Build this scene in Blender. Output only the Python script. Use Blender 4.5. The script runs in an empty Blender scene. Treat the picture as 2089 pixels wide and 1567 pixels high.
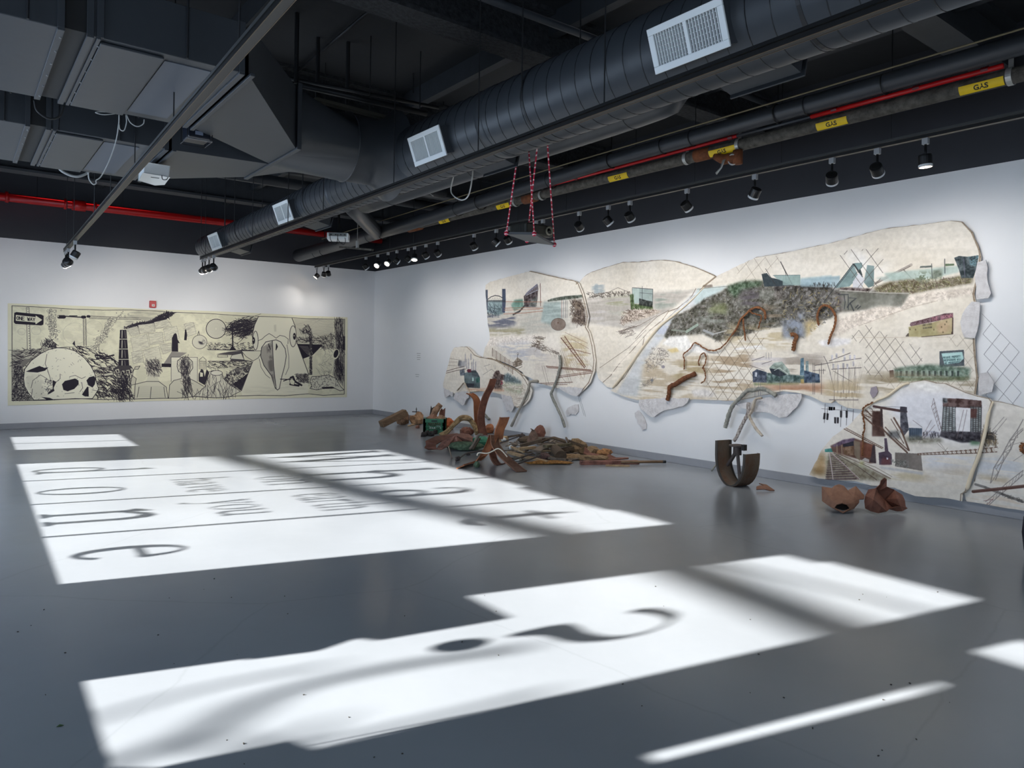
import bpy, bmesh, math, random
import numpy as np
from mathutils import Vector, Matrix, Euler
random.seed(7)
RNG = np.random.default_rng(11)
SC = bpy.context.scene
COL = SC.collection
V = Vector
PI = math.pi
# ------------------------------------------------------------------ camera solve (pixels are 2089 x 1567)
CAMH = 1.55
FPX, CXP, CYP = 1470.8, 1044.5, 721.2
YAW, ROLL = math.radians(37.85), math.radians(0.89)
WX, WY = 8.29, 16.27          # right wall plane, back wall plane
HW = 3.538                    # top of the white paint
DECK = 4.9                    # underside of the roof deck
fwd = np.array([math.sin(YAW), math.cos(YAW), 0.0])
_r = np.array([math.cos(YAW), -math.sin(YAW), 0.0]); _u = np.array([0, 0, 1.0])
rgt = _r*math.cos(ROLL)+_u*math.sin(ROLL); upv = -_r*math.sin(ROLL)+_u*math.cos(ROLL)
CC = np.array([0, 0, CAMH])
def ray(u, v): return fwd+rgt*(u-CXP)/FPX-upv*(v-CYP)/FPX
def onz(u, v, z=0.0):
    d = ray(u, v); return V(CC+d*((z-CAMH)/d[2]))
def onx(u, v, x=WX):
    d = ray(u, v); return V(CC+d*(x/d[0]))
def ony(u, v, y=WY):
    d = ray(u, v); return V(CC+d*(y/d[1]))
def near(u, v, p):
    """the point on the sight line of (u,v) that is as deep as world point p"""
    d = ray(u, v); t = float(np.dot(np.array(p)-CC, fwd)); return V(CC+d*t)
def depth(p): return float(np.dot(np.array(p)-CC, fwd))
def s2l(c):
    return tuple((x/12.92 if x <= .04045 else ((x+.055)/1.055)**2.4) for x in [q/255 for q in c])
# ------------------------------------------------------------------ materials
MATS = {}
def mat(name, rgb, rough=.6, metal=0.0, var=0.0, scale=6.0, bump=0.0, bscale=30.0, spec=.5, rgb2=None, detail=4, stretch=None, emit=None):
    if name in MATS: return MATS[name]
    m = bpy.data.materials.new(name); m.use_nodes = True
    nt = m.node_tree; b = nt.nodes['Principled BSDF']
    c = s2l(rgb)
    b.inputs['Base Color'].default_value = (*c, 1)
    b.inputs['Roughness'].default_value = rough; b.inputs['Metallic'].default_value = metal
    b.inputs['Specular IOR Level'].default_value = spec
    if var or rgb2 or bump:
        tc = nt.nodes.new('ShaderNodeTexCoord'); src = tc.outputs['Object']
        if stretch:
            mp = nt.nodes.new('ShaderNodeMapping'); mp.inputs['Scale'].default_value = stretch
            nt.links.new(src, mp.inputs[0]); src = mp.outputs[0]
    if var or rgb2:
        n = nt.nodes.new('ShaderNodeTexNoise'); n.inputs['Scale'].default_value = scale; n.inputs['Detail'].default_value = detail
        n.inputs['Roughness'].default_value = .65
        nt.links.new(src, n.inputs['Vector'])
        r = nt.nodes.new('ShaderNodeValToRGB')
        c2 = s2l(rgb2) if rgb2 else tuple(min(1, x*(1+var)) for x in c)
        c1 = c if rgb2 else tuple(x*(1-var) for x in c)
        r.color_ramp.elements[0].position = .35; r.color_ramp.elements[1].position = .68
        r.color_ramp.elements[0].color = (*c1, 1); r.color_ramp.elements[1].color = (*c2, 1)
        nt.links.new(n.outputs[0], r.inputs[0]); nt.links.new(r.outputs[0], b.inputs['Base Color'])
    if bump:
        n2 = nt.nodes.new('ShaderNodeTexNoise'); n2.inputs['Scale'].default_value = bscale; n2.inputs['Detail'].default_value = 5
        nt.links.new(src, n2.inputs['Vector'])
        bp = nt.nodes.new('ShaderNodeBump'); bp.inputs['Strength'].default_value = bump; bp.inputs['Distance'].default_value = .02
        nt.links.new(n2.outputs[0], bp.inputs['Height']); nt.links.new(bp.outputs[0], b.inputs['Normal'])
    if emit:
        b.inputs['Emission Color'].default_value = (*s2l(emit[0]), 1); b.inputs['Emission Strength'].default_value = emit[1]
    MATS[name] = m
    return m
# ------------------------------------------------------------------ mesh building
ORG = {}
SPLIT = {'joint_sleeve', 'hanger_straps', 'flange', 'hanger_rods', 'coupling', 'seam_band', 'clevis_hanger', 'pipe_clamp', 'pipe_sleeve', 'joint_ring', 'port', 'rail_edge', 'sticker', 'rim', 'spoke', 'hub', 'body', 'flange_screws', 'wire_grip', 'valve_handle', 'vent_slots', 'valve_body'}
class MB:
    def __init__(s): s.v = []; s.f = []; s.mi = []; s.cur = 0
    def add(s, vs, fs):
        o = len(s.v); s.v += [tuple(p) for p in vs]
        for f in fs: s.f.append(tuple(i+o for i in f)); s.mi.append(s.cur)
        return s
    def box(s, c, size, rot=None):
        hx, hy, hz = size[0]/2, size[1]/2, size[2]/2
        vs = [V((x, y, z)) for z in (-hz, hz) for y in (-hy, hy) for x in (-hx, hx)]
        if rot is not None:
            R = rot if isinstance(rot, Matrix) else Euler(rot).to_matrix()
            vs = [R @ p for p in vs]
        c = V(c); vs = [p+c for p in vs]
        return s.add(vs, [(0, 2, 3, 1), (4, 5, 7, 6), (0, 1, 5, 4), (2, 6, 7, 3), (0, 4, 6, 2), (1, 3, 7, 5)])
    def box2(s, a, b): 
        a = V(a); b = V(b)
        return s.box((a+b)/2, [abs(q) for q in (b-a)])
    def bar(s, p0, p1, w, h, up=(0, 0, 1)):
        p0 = V(p0); p1 = V(p1); d = (p1-p0); L = d.length; d.normalize()
        u = V(up)
        if abs(d.dot(u)) > .98: u = V((1, 0, 0))
        x = d.cross(u).normalized(); z = x.cross(d).normalized()
        R = Matrix((x, d, z)).transposed()
        return s.box((p0+p1)/2, (w, L, h), R)
    def tube(s, pts, r, n=8, caps=True, closed=False, flat=1.0, twist=0.0):
        pts = [V(p) for p in pts]; N = len(pts)
        rs = r if isinstance(r, (list, tuple)) else [r]*N
        o = len(s.v); prev = None; rings = []
        for i, p in enumerate(pts):
            if closed: t = pts[(i+1) % N]-pts[i-1]
            else: t = pts[min(i+1, N-1)]-pts[max(i-1, 0)]
            if t.length < 1e-9: t = V((0, 0, 1))
            t.normalize()
            if prev is None:
                a = V((0, 0, 1)) if abs(t.z) < .9 else V((1, 0, 0))
                x = t.cross(a).normalized()
            else:
                x = prev-t*prev.dot(t)
                x = x.normalized() if x.length > 1e-6 else prev
            prev = x; y = t.cross(x)
            for k in range(n):
                an = 2*PI*k/n+twist*i
                rings.append(p+x*math.cos(an)*rs[i]+y*math.sin(an)*rs[i]*flat)
        fs = []
        M = N if closed else N-1
        for i in range(M):
            for k in range(n):
                a = i*n+k; b = i*n+(k+1) % n; j = ((i+1) % N)*n
                fs.append((a, b, j+(k+1) % n, j+k))
        if caps and not closed:
            fs.append(tuple(range(n-1, -1, -1))); fs.append(tuple((N-1)*n+k for k in range(n)))
        return s.add(rings, fs)
    def ring(s, c, ax, R, r, n=24, m=6):
        ax = V(ax).normalized(); a = V((0, 0, 1)) if abs(ax.z) < .9 else V((1, 0, 0))
        x = ax.cross(a).normalized(); y = ax.cross(x)
        return s.tube([V(c)+x*math.cos(2*PI*k/n)*R+y*math.sin(2*PI*k/n)*R for k in range(n)], r, m, closed=True)
    def lathe(s, prof, c=(0, 0, 0), n=20, ax=(0, 0, 1), cap=True):
        """prof: (radius, height) pairs along ax"""
        ax = V(ax).normalized(); a = V((0, 0, 1)) if abs(ax.z) < .9 else V((1, 0, 0))
        x = ax.cross(a).normalized(); y = ax.cross(x); c = V(c)
        vs = []
        for r, h in prof:
            for k in range(n):
                t = 2*PI*k/n; vs.append(c+ax*h+(x*math.cos(t)+y*math.sin(t))*r)
        fs = []
        for i in range(len(prof)-1):
            for k in range(n):
                fs.append((i*n+k, i*n+(k+1) % n, (i+1)*n+(k+1) % n, (i+1)*n+k))
        if cap:
            fs.append(tuple(range(n-1, -1, -1))); fs.append(tuple((len(prof)-1)*n+k for k in range(n)))
        return s.add(vs, fs)
    def prism(s, poly, thick):
        """poly: list of 3D points (planar); thick: extrusion vector"""
        poly = [V(p) for p in poly]; t = V(thick); n = len(poly)
        from mathutils.geometry import tessellate_polygon
        tri = tessellate_polygon([poly])
        vs = poly+[p+t for p in poly]
        nrm = V((0, 0, 0))
        for i in range(n): nrm += poly[i].cross(poly[(i+1) % n])
        out = nrm.dot(t) < 0      # first ring faces -t
        fs = []
        for a, b, c in tri:
            fn = (poly[b]-poly[a]).cross(poly[c]-poly[a])
            if fn.dot(t) > 0: fs += [(c, b, a), (a+n, b+n, c+n)]
            else: fs += [(a, b, c), (c+n, b+n, a+n)]
        for i in range(n):
            j = (i+1) % n
            fs.append((i, i+n, j+n, j) if not out else (i, j, j+n, i+n))
        return s.add(vs, fs)
    def grid(s, P):
        """P: rows of points"""
        h = len(P); w = len(P[0]); fs = []
        for i in range(h-1):
            for j in range(w-1): fs.append((i*w+j, i*w+j+1, (i+1)*w+j+1, (i+1)*w+j))
        return s.add([p for row in P for p in row], fs)
    def pieces(s):
        par = list(range(len(s.v)))
        def find(i):
            while par[i] != i: par[i] = par[par[i]]; i = par[i]
            return i
        for f in s.f:
            a = find(f[0])
            for i in f[1:]: par[find(i)] = a
        g = {}
        for f, k in zip(s.f, s.mi): g.setdefault(find(f[0]), []).append((f, k))
        out = []
        for fl in g.values():
            idx = sorted({i for f, k in fl for i in f}); mp = {i: j for j, i in enumerate(idx)}
            q = MB(); q.v = [s.v[i] for i in idx]; q.f = [tuple(mp[i] for i in f) for f, k in fl]; q.mi = [k for f, k in fl]; out.append(q)
        return out
    def build(s, name, m, parent=None, smooth=False, bevel=0, solid=0, kind=None, origin=None):
        if name in SPLIT and parent is not None:
            ps = s.pieces()
            if len(ps) > 1: return [q.build(name, m, parent, smooth, bevel, solid, kind, origin) for q in ps][0]
        me = bpy.data.meshes.new(name)
        vs = [V(p) for p in s.v]
        if parent is not None: o = ORG[parent.name]
        elif origin is not None: o = V(origin)
        else:
            lo = V([min(p[i] for p in vs) for i in range(3)]); hi = V([max(p[i] for p in vs) for i in range(3)])
            o = V(((lo.x+hi.x)/2, (lo.y+hi.y)/2, lo.z))
        me.from_pydata([p-o for p in vs], [], s.f)
        ms = m if isinstance(m, (list, tuple)) else [m]
        for q in ms: me.materials.append(q)
        if len(ms) > 1: me.polygons.foreach_set('material_index', s.mi)
        if smooth: me.polygons.foreach_set('use_smooth', [True]*len(me.polygons))
        me.update()
        ob = bpy.data.objects.new(name, me); COL.objects.link(ob)
        if parent is not None: ob.parent = parent
        else: ob.location = o
        ORG[ob.name] = o
        if solid:
            q = ob.modifiers.new('solid', 'SOLIDIFY'); q.thickness = solid; q.offset = 0
        if bevel:
            q = ob.modifiers.new('bevel', 'BEVEL'); q.width = bevel; q.segments = 2; q.limit_method = 'ANGLE'
        if kind: ob['kind'] = kind
        return ob
def tag(o, label, cat, group=None, kind=None):
    o['label'] = label; o['category'] = cat
    if group: o['group'] = group
    o['kind'] = kind or 'thing'
    return o
def thing(name, loc, label=None, cat=None, group=None, rz=0):
    o = bpy.data.objects.new(name, None); COL.objects.link(o); o.empty_display_size = .1
    o.location = loc; o.rotation_euler = (0, 0, rz); ORG[o.name] = V(loc)
    if label: tag(o, label, cat, group)
    return o
def copy_tree(o, parent=None):
    c = o.copy(); COL.objects.link(c)
    if parent is not None: c.parent = parent
    for ch in list(o.children): copy_tree(ch, c)
    return c
def smooth_path(pts, n=6):
    """Catmull-Rom through the points"""
    P = [V(p) for p in pts]; out = []
    for i in range(len(P)-1):
        a = P[max(i-1, 0)]; b = P[i]; c = P[i+1]; d = P[min(i+2, len(P)-1)]
        for k in range(n):
            t = k/n
            out.append(.5*((2*b)+(c-a)*t+(2*a-5*b+4*c-d)*t*t+(3*b-3*c+d-a)*t**3))
    out.append(P[-1]); return out
def jit(a): return random.uniform(-a, a)
# ================================================================== camera
cam = bpy.data.cameras.new('camera'); co = bpy.data.objects.new('camera', cam); COL.objects.link(co)
cam.sensor_width = 36; cam.lens = FPX*36/2089; cam.shift_y = -(783.5-CYP)/2089; cam.clip_end = 300
co.matrix_world = Matrix((( rgt[0], upv[0], -fwd[0], 0), (rgt[1], upv[1], -fwd[1], 0), (rgt[2], upv[2], -fwd[2], CAMH), (0, 0, 0, 1)))
SC.camera = co
# ================================================================== materials of the room
m_wall = mat('white wall paint', (226, 227, 228), .55, var=.012, scale=1.5, bump=.03, bscale=60)
m_dark = mat('charcoal wall paint', (47, 49, 55), .5, var=.06, scale=2, bump=.03, bscale=40)
m_deck = mat('charcoal deck paint', (34, 36, 39), .7, var=.12, scale=1.2, bump=.1, bscale=12)
m_base = mat('grey baseboard paint', (150, 152, 157), .45, var=.03)
m_duct = mat('charcoal duct paint', (56, 60, 65), .42, var=.05, scale=3, bump=.03, bscale=10)
m_ductd = mat('dark duct seam paint', (24, 25, 28), .5)
m_pipe = mat('charcoal pipe paint', (52, 55, 60), .4, var=.08, scale=5)
m_black = mat('black enamel', (18, 18, 19), .4)
m_blackm = mat('black matte', (26, 27, 28), .65)
m_steel = mat('galvanised steel', (150, 153, 156), .35, .8, var=.1)
m_white = mat('white enamel', (222, 226, 226), .35)
m_red = mat('red pipe paint', (176, 8, 12), .35, var=.08, scale=5)
def floor_material():
    m = bpy.data.materials.new('grey epoxy floor'); m.use_nodes = True; nt = m.node_tree; N = nt.nodes; L = nt.links
    b = N['Principled BSDF']; tc = N.new('ShaderNodeTexCoord')
    n = N.new('ShaderNodeTexNoise'); n.inputs['Scale'].default_value = .7; n.inputs['Detail'].default_value = 6; L.new(tc.outputs['Object'], n.inputs['Vector'])
    r = N.new('ShaderNodeValToRGB'); e = r.color_ramp.elements; e[0].position = .3; e[1].position = .75
    e[0].color = (*s2l((134, 139, 144)), 1); e[1].color = (*s2l((146, 151, 156)), 1)
    L.new(n.outputs[0], r.inputs[0])
    # hairline cracks
    vo = N.new('ShaderNodeTexVoronoi'); vo.feature = 'DISTANCE_TO_EDGE'; vo.inputs['Scale'].default_value = .33
    nz = N.new('ShaderNodeTexNoise'); nz.inputs['Scale'].default_value = 2.2; nz.inputs['Detail'].default_value = 6
    L.new(tc.outputs['Object'], nz.inputs['Vector'])
    mx = N.new('ShaderNodeMixRGB'); mx.inputs[0].default_value = .14; L.new(tc.outputs['Object'], mx.inputs[1]); L.new(nz.outputs['Color'], mx.inputs[2])
    L.new(mx.outputs[0], vo.inputs['Vector'])
    cr = N.new('ShaderNodeValToRGB'); cr.color_ramp.elements[0].position = 0; cr.color_ramp.elements[0].color = (.72, .72, .72, 1)
    cr.color_ramp.elements[1].position = .0012; cr.color_ramp.elements[1].color = (1, 1, 1, 1); L.new(vo.outputs['Distance'], cr.inputs[0])
    mm = N.new('ShaderNodeMixRGB'); mm.blend_type = 'MULTIPLY'; mm.inputs[0].default_value = .25; L.new(r.outputs[0], mm.inputs[1]); L.new(cr.outputs[0], mm.inputs[2])
    L.new(mm.outputs[0], b.inputs['Base Color'])
    # gloss and the trowelled unevenness
    n3 = N.new('ShaderNodeTexNoise'); n3.inputs['Scale'].default_value = 1.6; n3.inputs['Detail'].default_value = 5; L.new(tc.outputs['Object'], n3.inputs['Vector'])
    mr = N.new('ShaderNodeMapRange'); mr.inputs['To Min'].default_value = .16; mr.inputs['To Max'].default_value = .30; L.new(n3.outputs[0], mr.inputs['Value']); L.new(mr.outputs[0], b.inputs['Roughness'])
    n2 = N.new('ShaderNodeTexNoise'); n2.inputs['Scale'].default_value = 9; n2.inputs['Detail'].default_value = 8; L.new(tc.outputs['Object'], n2.inputs['Vector'])
    bp = N.new('ShaderNodeBump'); bp.inputs['Strength'].default_value = .06; bp.inputs['Distance'].default_value = .01
    L.new(n2.outputs[0], bp.inputs['Height']); L.new(bp.outputs[0], b.inputs['Normal'])
    b.inputs['Specular IOR Level'].default_value = .5
    return m
XL, YB = -4.2, -4.5
# ================================================================== shell
f = MB(); f.box2((-2.2, YB, -.1), (WX+.3, WY+.3, 0)); f.build('floor', floor_material(), kind='structure')
f = MB(); f.box2((-2.2, YB, DECK), (WX+.3, WY+.3, DECK+.15)); f.build('ceiling', m_deck, kind='structure')
f = MB(); f.box2((-2.2, WY, 0), (WX+.3, WY+.3, HW)); f.cur = 1; f.box2((-2.2, WY, HW), (WX+.3, WY+.3, DECK)); f.build('wall_back', [m_wall, m_dark], kind='structure')
f = MB(); f.box2((WX, YB, 0), (WX+.3, WY, HW)); f.cur = 1; f.box2((WX, YB, HW), (WX+.3, WY, DECK)); f.build('wall_right', [m_wall, m_dark], kind='structure')
f = MB(); f.box2((-2.2, YB-.3, 0), (WX+.3, YB, HW)); f.cur = 1; f.box2((-2.2, YB-.3, HW), (WX+.3, YB, DECK)); f.build('wall_front', [m_wall, m_dark], kind='structure')
f = MB(); f.box2((-1.5, WY-.015, 0), (WX-.015, WY, .108)); f.build('baseboard_back', m_base, kind='structure', bevel=.004)
f = MB(); f.box2((WX-.015, YB, 0), (WX, WY, .108)); f.build('baseboard_right', m_base, kind='structure', bevel=.004)
# ================================================================== street side: the glazed wall the sun comes through
SKW, XW = .02, -1.6
SUNK = 2.175                       # horizontal x-run of the sun per metre of height
SUNS = V((-1, .25, 1/SUNK))        # towards the sun, per metre of x
def wallx(y): return XW+SKW*(y-8)
def to_win(P):
    t = (P[0]-XW-SKW*(P[1]-8))/(1+SKW*.25)
    return (P[1]+.25*t, t/SUNK)    # (y, z) on the window plane
def winp(u, v): return to_win(onz(u, v, 0))
def w3(y, z, off=0.0): return V((wallx(y)+off, y, z))
m_frame = mat('dark window frame', (52, 54, 58), .4)
def wq(mb, y0, z0, y1, z1, th=.05):
    """a flat wall piece on the window plane between two corners"""
    mb.prism([w3(y0, z0), w3(y1, z0), w3(y1, z1), w3(y0, z1)], (-th, 0, 0))

def pane_mat():
    m = bpy.data.materials.new('window glass'); m.use_nodes = True; nt = m.node_tree; N = nt.nodes
    N.remove(N['Principled BSDF']); t = N.new('ShaderNodeBsdfTransparent'); g = N.new('ShaderNodeBsdfGlossy'); g.inputs['Roughness'].default_value = .02
    fr = N.new('ShaderNodeFresnel'); mx = N.new('ShaderNodeMixShader'); nt.links.new(fr.outputs[0], mx.inputs[0]); nt.links.new(t.outputs[0], mx.inputs[1]); nt.links.new(g.outputs[0], mx.inputs[2])
    nt.links.new(mx.outputs[0], N['Material Output'].inputs[0]); return m
m_glass = pane_mat()
f = MB()
for q in [(YB, 0, WY, 1.0), (15.45, 1, WY, HW), (13.51, 1.8, 15.45, HW), (12.0, 1, 13.51, HW), (6.05, 3.2, 12.0, HW), (4.87, 1, 6.05, HW), (3.56, 3.22, 4.87, HW),
          (2.55, 2.97, 3.03, HW), (2.55, 2.53, 3.03, 2.77), (2.85, 1.0, 3.03, 2.53), (2.55, 1.0, 2.78, 2.53), (2.78, 1.0, 2.85, 1.77),
          (0.6, 1, 2.55, HW), (-3.4, 3.2, .6, HW), (YB, 1, -3.4, HW)]: wq(f, *q)
f.prism([w3(*q) for q in [(4.87, 1), (4.4, 1), (4.38, 1.33), (4.36, 1.34), (4.34, 1.48), (4.44, 1.59), (4.36, 1.63), (4.4, 1.97), (4.87, 1.97)]], (-.05, 0, 0))  # blocking piece, edge notched to shape the sun patch on the floor
f.prism([w3(*q) for q in [(3.03, 1), (3.54, 1), (3.47, 1.06), (3.48, 1.28), (3.37, 1.3), (3.49, 2.6), (3.56, 3.22), (3.56, HW), (3.03, HW)]], (-.05, 0, 0))  # jamb edge slanted and stepped to shape the same sun patch
f.cur = 1; wq(f, YB, HW, WY, DECK)
f.build('wall_left', [m_wall, m_dark], kind='structure')
def window(n, y0, z0, y1, z1, mull, fw=.03):
    m = MB()
    for q in [(y0, z0, y0+fw, z1), (y1-fw, z0, y1, z1), (y0, z0, y1, z0+fw), (y0, z1-fw, y1, z1)]: wq(m, *q, th=.03)
    for y in mull: wq(m, y-.022, z0, y+.022, z1, th=.03)
    w = m.build('window_%d' % n, m_frame, kind='structure')
    ys = [y0]+sorted(mull)+[y1]
    for a, b in zip(ys, ys[1:]):
        p = MB(); p.add([w3(a, z0, -.02), w3(b, z0, -.02), w3(b, z1, -.02), w3(a, z1, -.02)], [(0, 1, 2, 3)]); p.build('pane', m_glass, w)
    return w
window(1, 13.51, 1.01, 15.45, 1.8, [14.4])
win_main = window(2, 6.03, .99, 12.0, 3.21, [7.49, 8.98, 10.49])
win_q = window(3, 3.4, .99, 4.87, 3.23, [], .004)
window(4, -3.4, 1, .6, 3.2, [-1.4])  # unseen window behind the camera, added for fill light
# ---- vinyl lettering on the panes; the sun throws it on the floor
m_vinyl = mat('white vinyl', (200, 202, 204), .6)
def ell(cx, cy, rx, ry, n=28, a0=0, a1=2*PI): return [(cx+rx*math.cos(a0+(a1-a0)*i/n), cy+ry*math.sin(a0+(a1-a0)*i/n)) for i in range(n+1)]
def band(outer, inner): return [[outer[i], outer[i+1], inner[i+1], inner[i]] for i in range(len(outer)-1)]
def G(ch):
    """serif letters as polygons; x-height 1, baseline 0, returns (width, polygons)"""
    S = .09
    if ch == 'o': return 1.05, band(ell(.52, .5, .50, .52), ell(.52, .5, .32, .47))
    if ch == 'n': return 1.2, [[(.0, 0), (.0, .05), (.12, .1), (.12, .8), (.0, .88), (.02, .93), (.3, 1.05), (.3, .1), (.42, .05), (.42, 0)],
                             [(.3, .72), (.3, .85), (.5, 1.0), (.75, 1.04), (.95, .95), (1.05, .72), (.87, .65), (.8, .82), (.62, .9)],
                             [(.87, .66), (1.05, .73), (1.05, .1), (1.17, .05), (1.17, 0), (.76, 0), (.76, .05), (.87, .1)]]
    if ch == 'h': w, p = G('n'); p = p+[[(.12, .8), (.12, 1.5), (.0, 1.58), (.3, 1.75), (.3, .8)]]; return w, p
    if ch == 'd': return 1.15, band(ell(.45, .5, .45, .52), ell(.47, .5, .27, .45))+[[(.74, .02), (.74, 1.5), (.6, 1.58), (.92, 1.75), (.92, .12), (1.08, .07), (1.08, .02)]]
    if ch == 'e': return .95, band(ell(.47, .5, .47, .52, 30, .12, 5.6), ell(.5, .52, .28, .44, 30, .0, 5.55))+[[(.12, .55), (.94, .55), (.94, .64), (.12, .64)]]
    if ch == 'a': return 1.0, band(ell(.34, .26, .34, .29), ell(.38, .27, .19, .19))+[[(.58, .1), (.58, .72), (.5, .9), (.34, .97), (.2, .92), (.17, .72), (.04, .74), (.1, .92), (.24, 1.02), (.46, 1.04), (.68, .96), (.76, .76), (.76, .16), (.84, .1), (.98, .12), (.9, .0), (.74, -.03), (.62, .03)]]
    if ch == 't': return .72, [[(.2, .25), (.2, .9), (.0, .9), (.0, .97), (.2, 1.05), (.38, 1.4), (.38, 1.0), (.66, 1.0), (.66, .9), (.38, .9), (.38, .3)],
                              [(.2, .3), (.38, .3), (.42, .16), (.52, .1), (.68, .14), (.72, .08), (.56, -.03), (.36, -.02), (.24, .08)]]
    if ch == 'v': return 1.0, [[(.0, 1), (.4, 1), (.4, .95), (.3, .92), (.55, .25), (.5, 0), (.44, 0), (.1, .92), (0, .95)], [(.5, 0), (.55, .25), (.78, .9), (.68, .95), (.68, 1), (1, 1), (1, .95), (.9, .9)]]
    if ch == 'y': return 1.0, [[(.0, 1), (.4, 1), (.4, .95), (.3, .92), (.58, .2), (.5, 0), (.44, 0), (.1, .92), (0, .95)], [(.43, -.1), (.55, .1), (.78, .9), (.68, .95), (.68, 1), (1, 1), (1, .95), (.9, .9), (.5, -.2), (.36, -.5), (.14, -.52), (.08, -.38), (.2, -.34), (.32, -.38)]]
    if ch == 'u': return 1.2, [[(.0, 1), (.28, 1.02), (.28, .3), (.4, .12), (.6, .12), (.8, .26), (.8, .18), (.62, .0), (.4, -.04), (.18, .06), (.1, .3), (.1, .9), (0, .94)], [(.7, 1), (.98, 1.02), (.98, .12), (1.12, .08), (1.12, .03), (.8, -.02), (.8, .9), (.7, .94)]]
    if ch == 'r': return .8, [[(.0, 0), (.0, .05), (.12, .1), (.12, .8), (.0, .88), (.02, .93), (.3, 1.05), (.3, .1), (.44, .05), (.44, 0)], [(.3, .7), (.3, .84), (.44, 1.0), (.62, 1.04), (.76, .96), (.7, .8), (.56, .86), (.44, .84)]]
    if ch == 'W': return 2.3, [[(0, 1.6), (.5, 1.6), (.5, 1.53), (.38, 1.5), (.72, .4), (.66, 0), (.58, 0), (.12, 1.5), (0, 1.53)], [(.66, 0), (.72, .4), (1.1, 1.5), (1.18, 1.4)],
                              [(.82, 1.6), (1.34, 1.6), (1.34, 1.53), (1.24, 1.5), (1.58, .4), (1.52, 0), (1.44, 0), (.96, 1.5), (.82, 1.53)], [(1.5, 0), (1.58, .4), (2.0, 1.5), (1.86, 1.53), (1.86, 1.6), (2.28, 1.6), (2.28, 1.53), (2.12, 1.5)]]
def glyph(ch, y_l, y_r, zb, zt, win):
    w, ps = G(ch); xs = [p[0] for q in ps for p in q]; ys = [p[1] for q in ps for p in q]
    x0, x1, h0, h1 = min(xs), max(xs), min(ys), max(ys)
    m = MB()
    for q in ps:
        m.prism([w3(y_l+(x-x0)/(x1-x0)*(y_r-y_l), zb+(h-h0)/(h1-h0)*(zt-zb), .003) for x, h in q], (.002, 0, 0))
    m.build('letter', m_vinyl, win)
def word(t, y_l, y_r, zb, zt, win, base=None):
    W = [G(c)[0] for c in t]; T = sum(W)+.12*(len(t)-1); k = (y_r-y_l)/T; y = y_l
    lo = min(min(p[1] for q in G(c)[1] for p in q) for c in t); hi = max(max(p[1] for q in G(c)[1] for p in q) for c in t); s = (zt-zb)/(hi-lo)
    for c, w in zip(t, W):
        m = MB()
        for q in G(c)[1]: m.prism([w3(y+x*k, zb+(h-lo)*s, .003) for x, h in q], (.002, 0, 0))
        m.build('letter', m_vinyl, win); y += (w+.12)*k
for a in [('W', 11.92, 10.62, 2.36, 3.12), ('h', 10.0, 9.3, 2.34, 3.1), ('a', 8.56, 8.0, 2.4, 2.88), ('t', 7.06, 6.6, 2.42, 3.0),
          ('d', 11.42, 10.95, 1.07, 1.67), ('o', 9.85, 9.4, 1.05, 1.42), ('n', 8.45, 7.9, 1.03, 1.44), ('e', 6.95, 6.56, 1.07, 1.42)]: glyph(*a, win_main)
for a in [('have', 10.08, 9.12, 1.66, 1.95), ('on', 9.92, 9.28, 2.05, 2.26), ('you', 8.6, 7.78, 1.56, 1.85), ('earth', 8.64, 7.7, 2.05, 2.38)]: word(*a, win_main)
# the question mark is traced from its own shadow on the floor
m = MB(); m.prism([w3(*winp(935+62*math.cos(a)+2, 1316.5+11.5*math.sin(a)-8*math.cos(a)), .003) for a in [2*PI*i/28 for i in range(28)]], (.002, 0, 0)); m.build('letter', m_vinyl, win_q)
hk = [(640, 362), (760, 330), (960, 288), (1120, 268), (1180, 285), (1260, 335), (1380, 362), (1500, 366), (1620, 350), (1740, 320), (1830, 285), (1870, 255), (1840, 225), (1760, 203), (1680, 193), (1560, 188), (1620, 163), (1740, 150), (1850, 160), (1930, 185), (1950, 210), (1915, 255), (1840, 300), (1700, 350), (1520, 388), (1350, 410), (1180, 416), (1060, 402), (980, 378), (900, 363), (780, 366), (680, 376)]
m = MB(); m.prism([w3(*winp(860+x/3.73, 1200+y/3.73), .003) for x, y in hk], (.002, 0, 0)); m.build('letter', m_vinyl, win_q)
# ---- a street cable and bare twigs beyond the glass, far enough away to blur
def outside(P, s):
    return V((P[0], P[1], 0))+SUNS*s
m = MB(); m.tube([outside(p, 17) for p in [(3.0, 12.4), (3.2, 10.6), (3.37, 9.21), (3.6, 7.05), (3.92, 5.7), (4.11, 4.66), (4.25, 3.5), (4.0, 1.9), (3.9, .6)]], .12, 8)
tag(m.build('street_cable', m_blackm), 'dark overhead street cable crossing outside the glazed wall', 'cable')
for i, (pts, r) in enumerate([([(.2, 3.0), (.8, 3.05), (1.15, 3.2), (1.7, 3.15), (2.4, 2.95)], .04), ([(.8, 3.05), (1.0, 2.75), (1.6, 2.6), (2.2, 2.5)], .025), ([(.3, 3.4), (.9, 3.45), (1.5, 3.35)], .02), ([(4.6, 3.3), (4.7, 2.6), (4.75, 1.9)], .022), ([(.3, 2.7), (.8, 2.75), (1.3, 2.85)], .02)]):
    m = MB(); m.tube([outside(p, 14) for p in smooth_path([(a, b, 0) for a, b in pts], 4)], r, 6)
    tag(m.build('tree_branch', m_blackm), 'bare tree branch outside the glazed wall', 'branch', 'bare branches outside the glazed wall')
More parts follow.
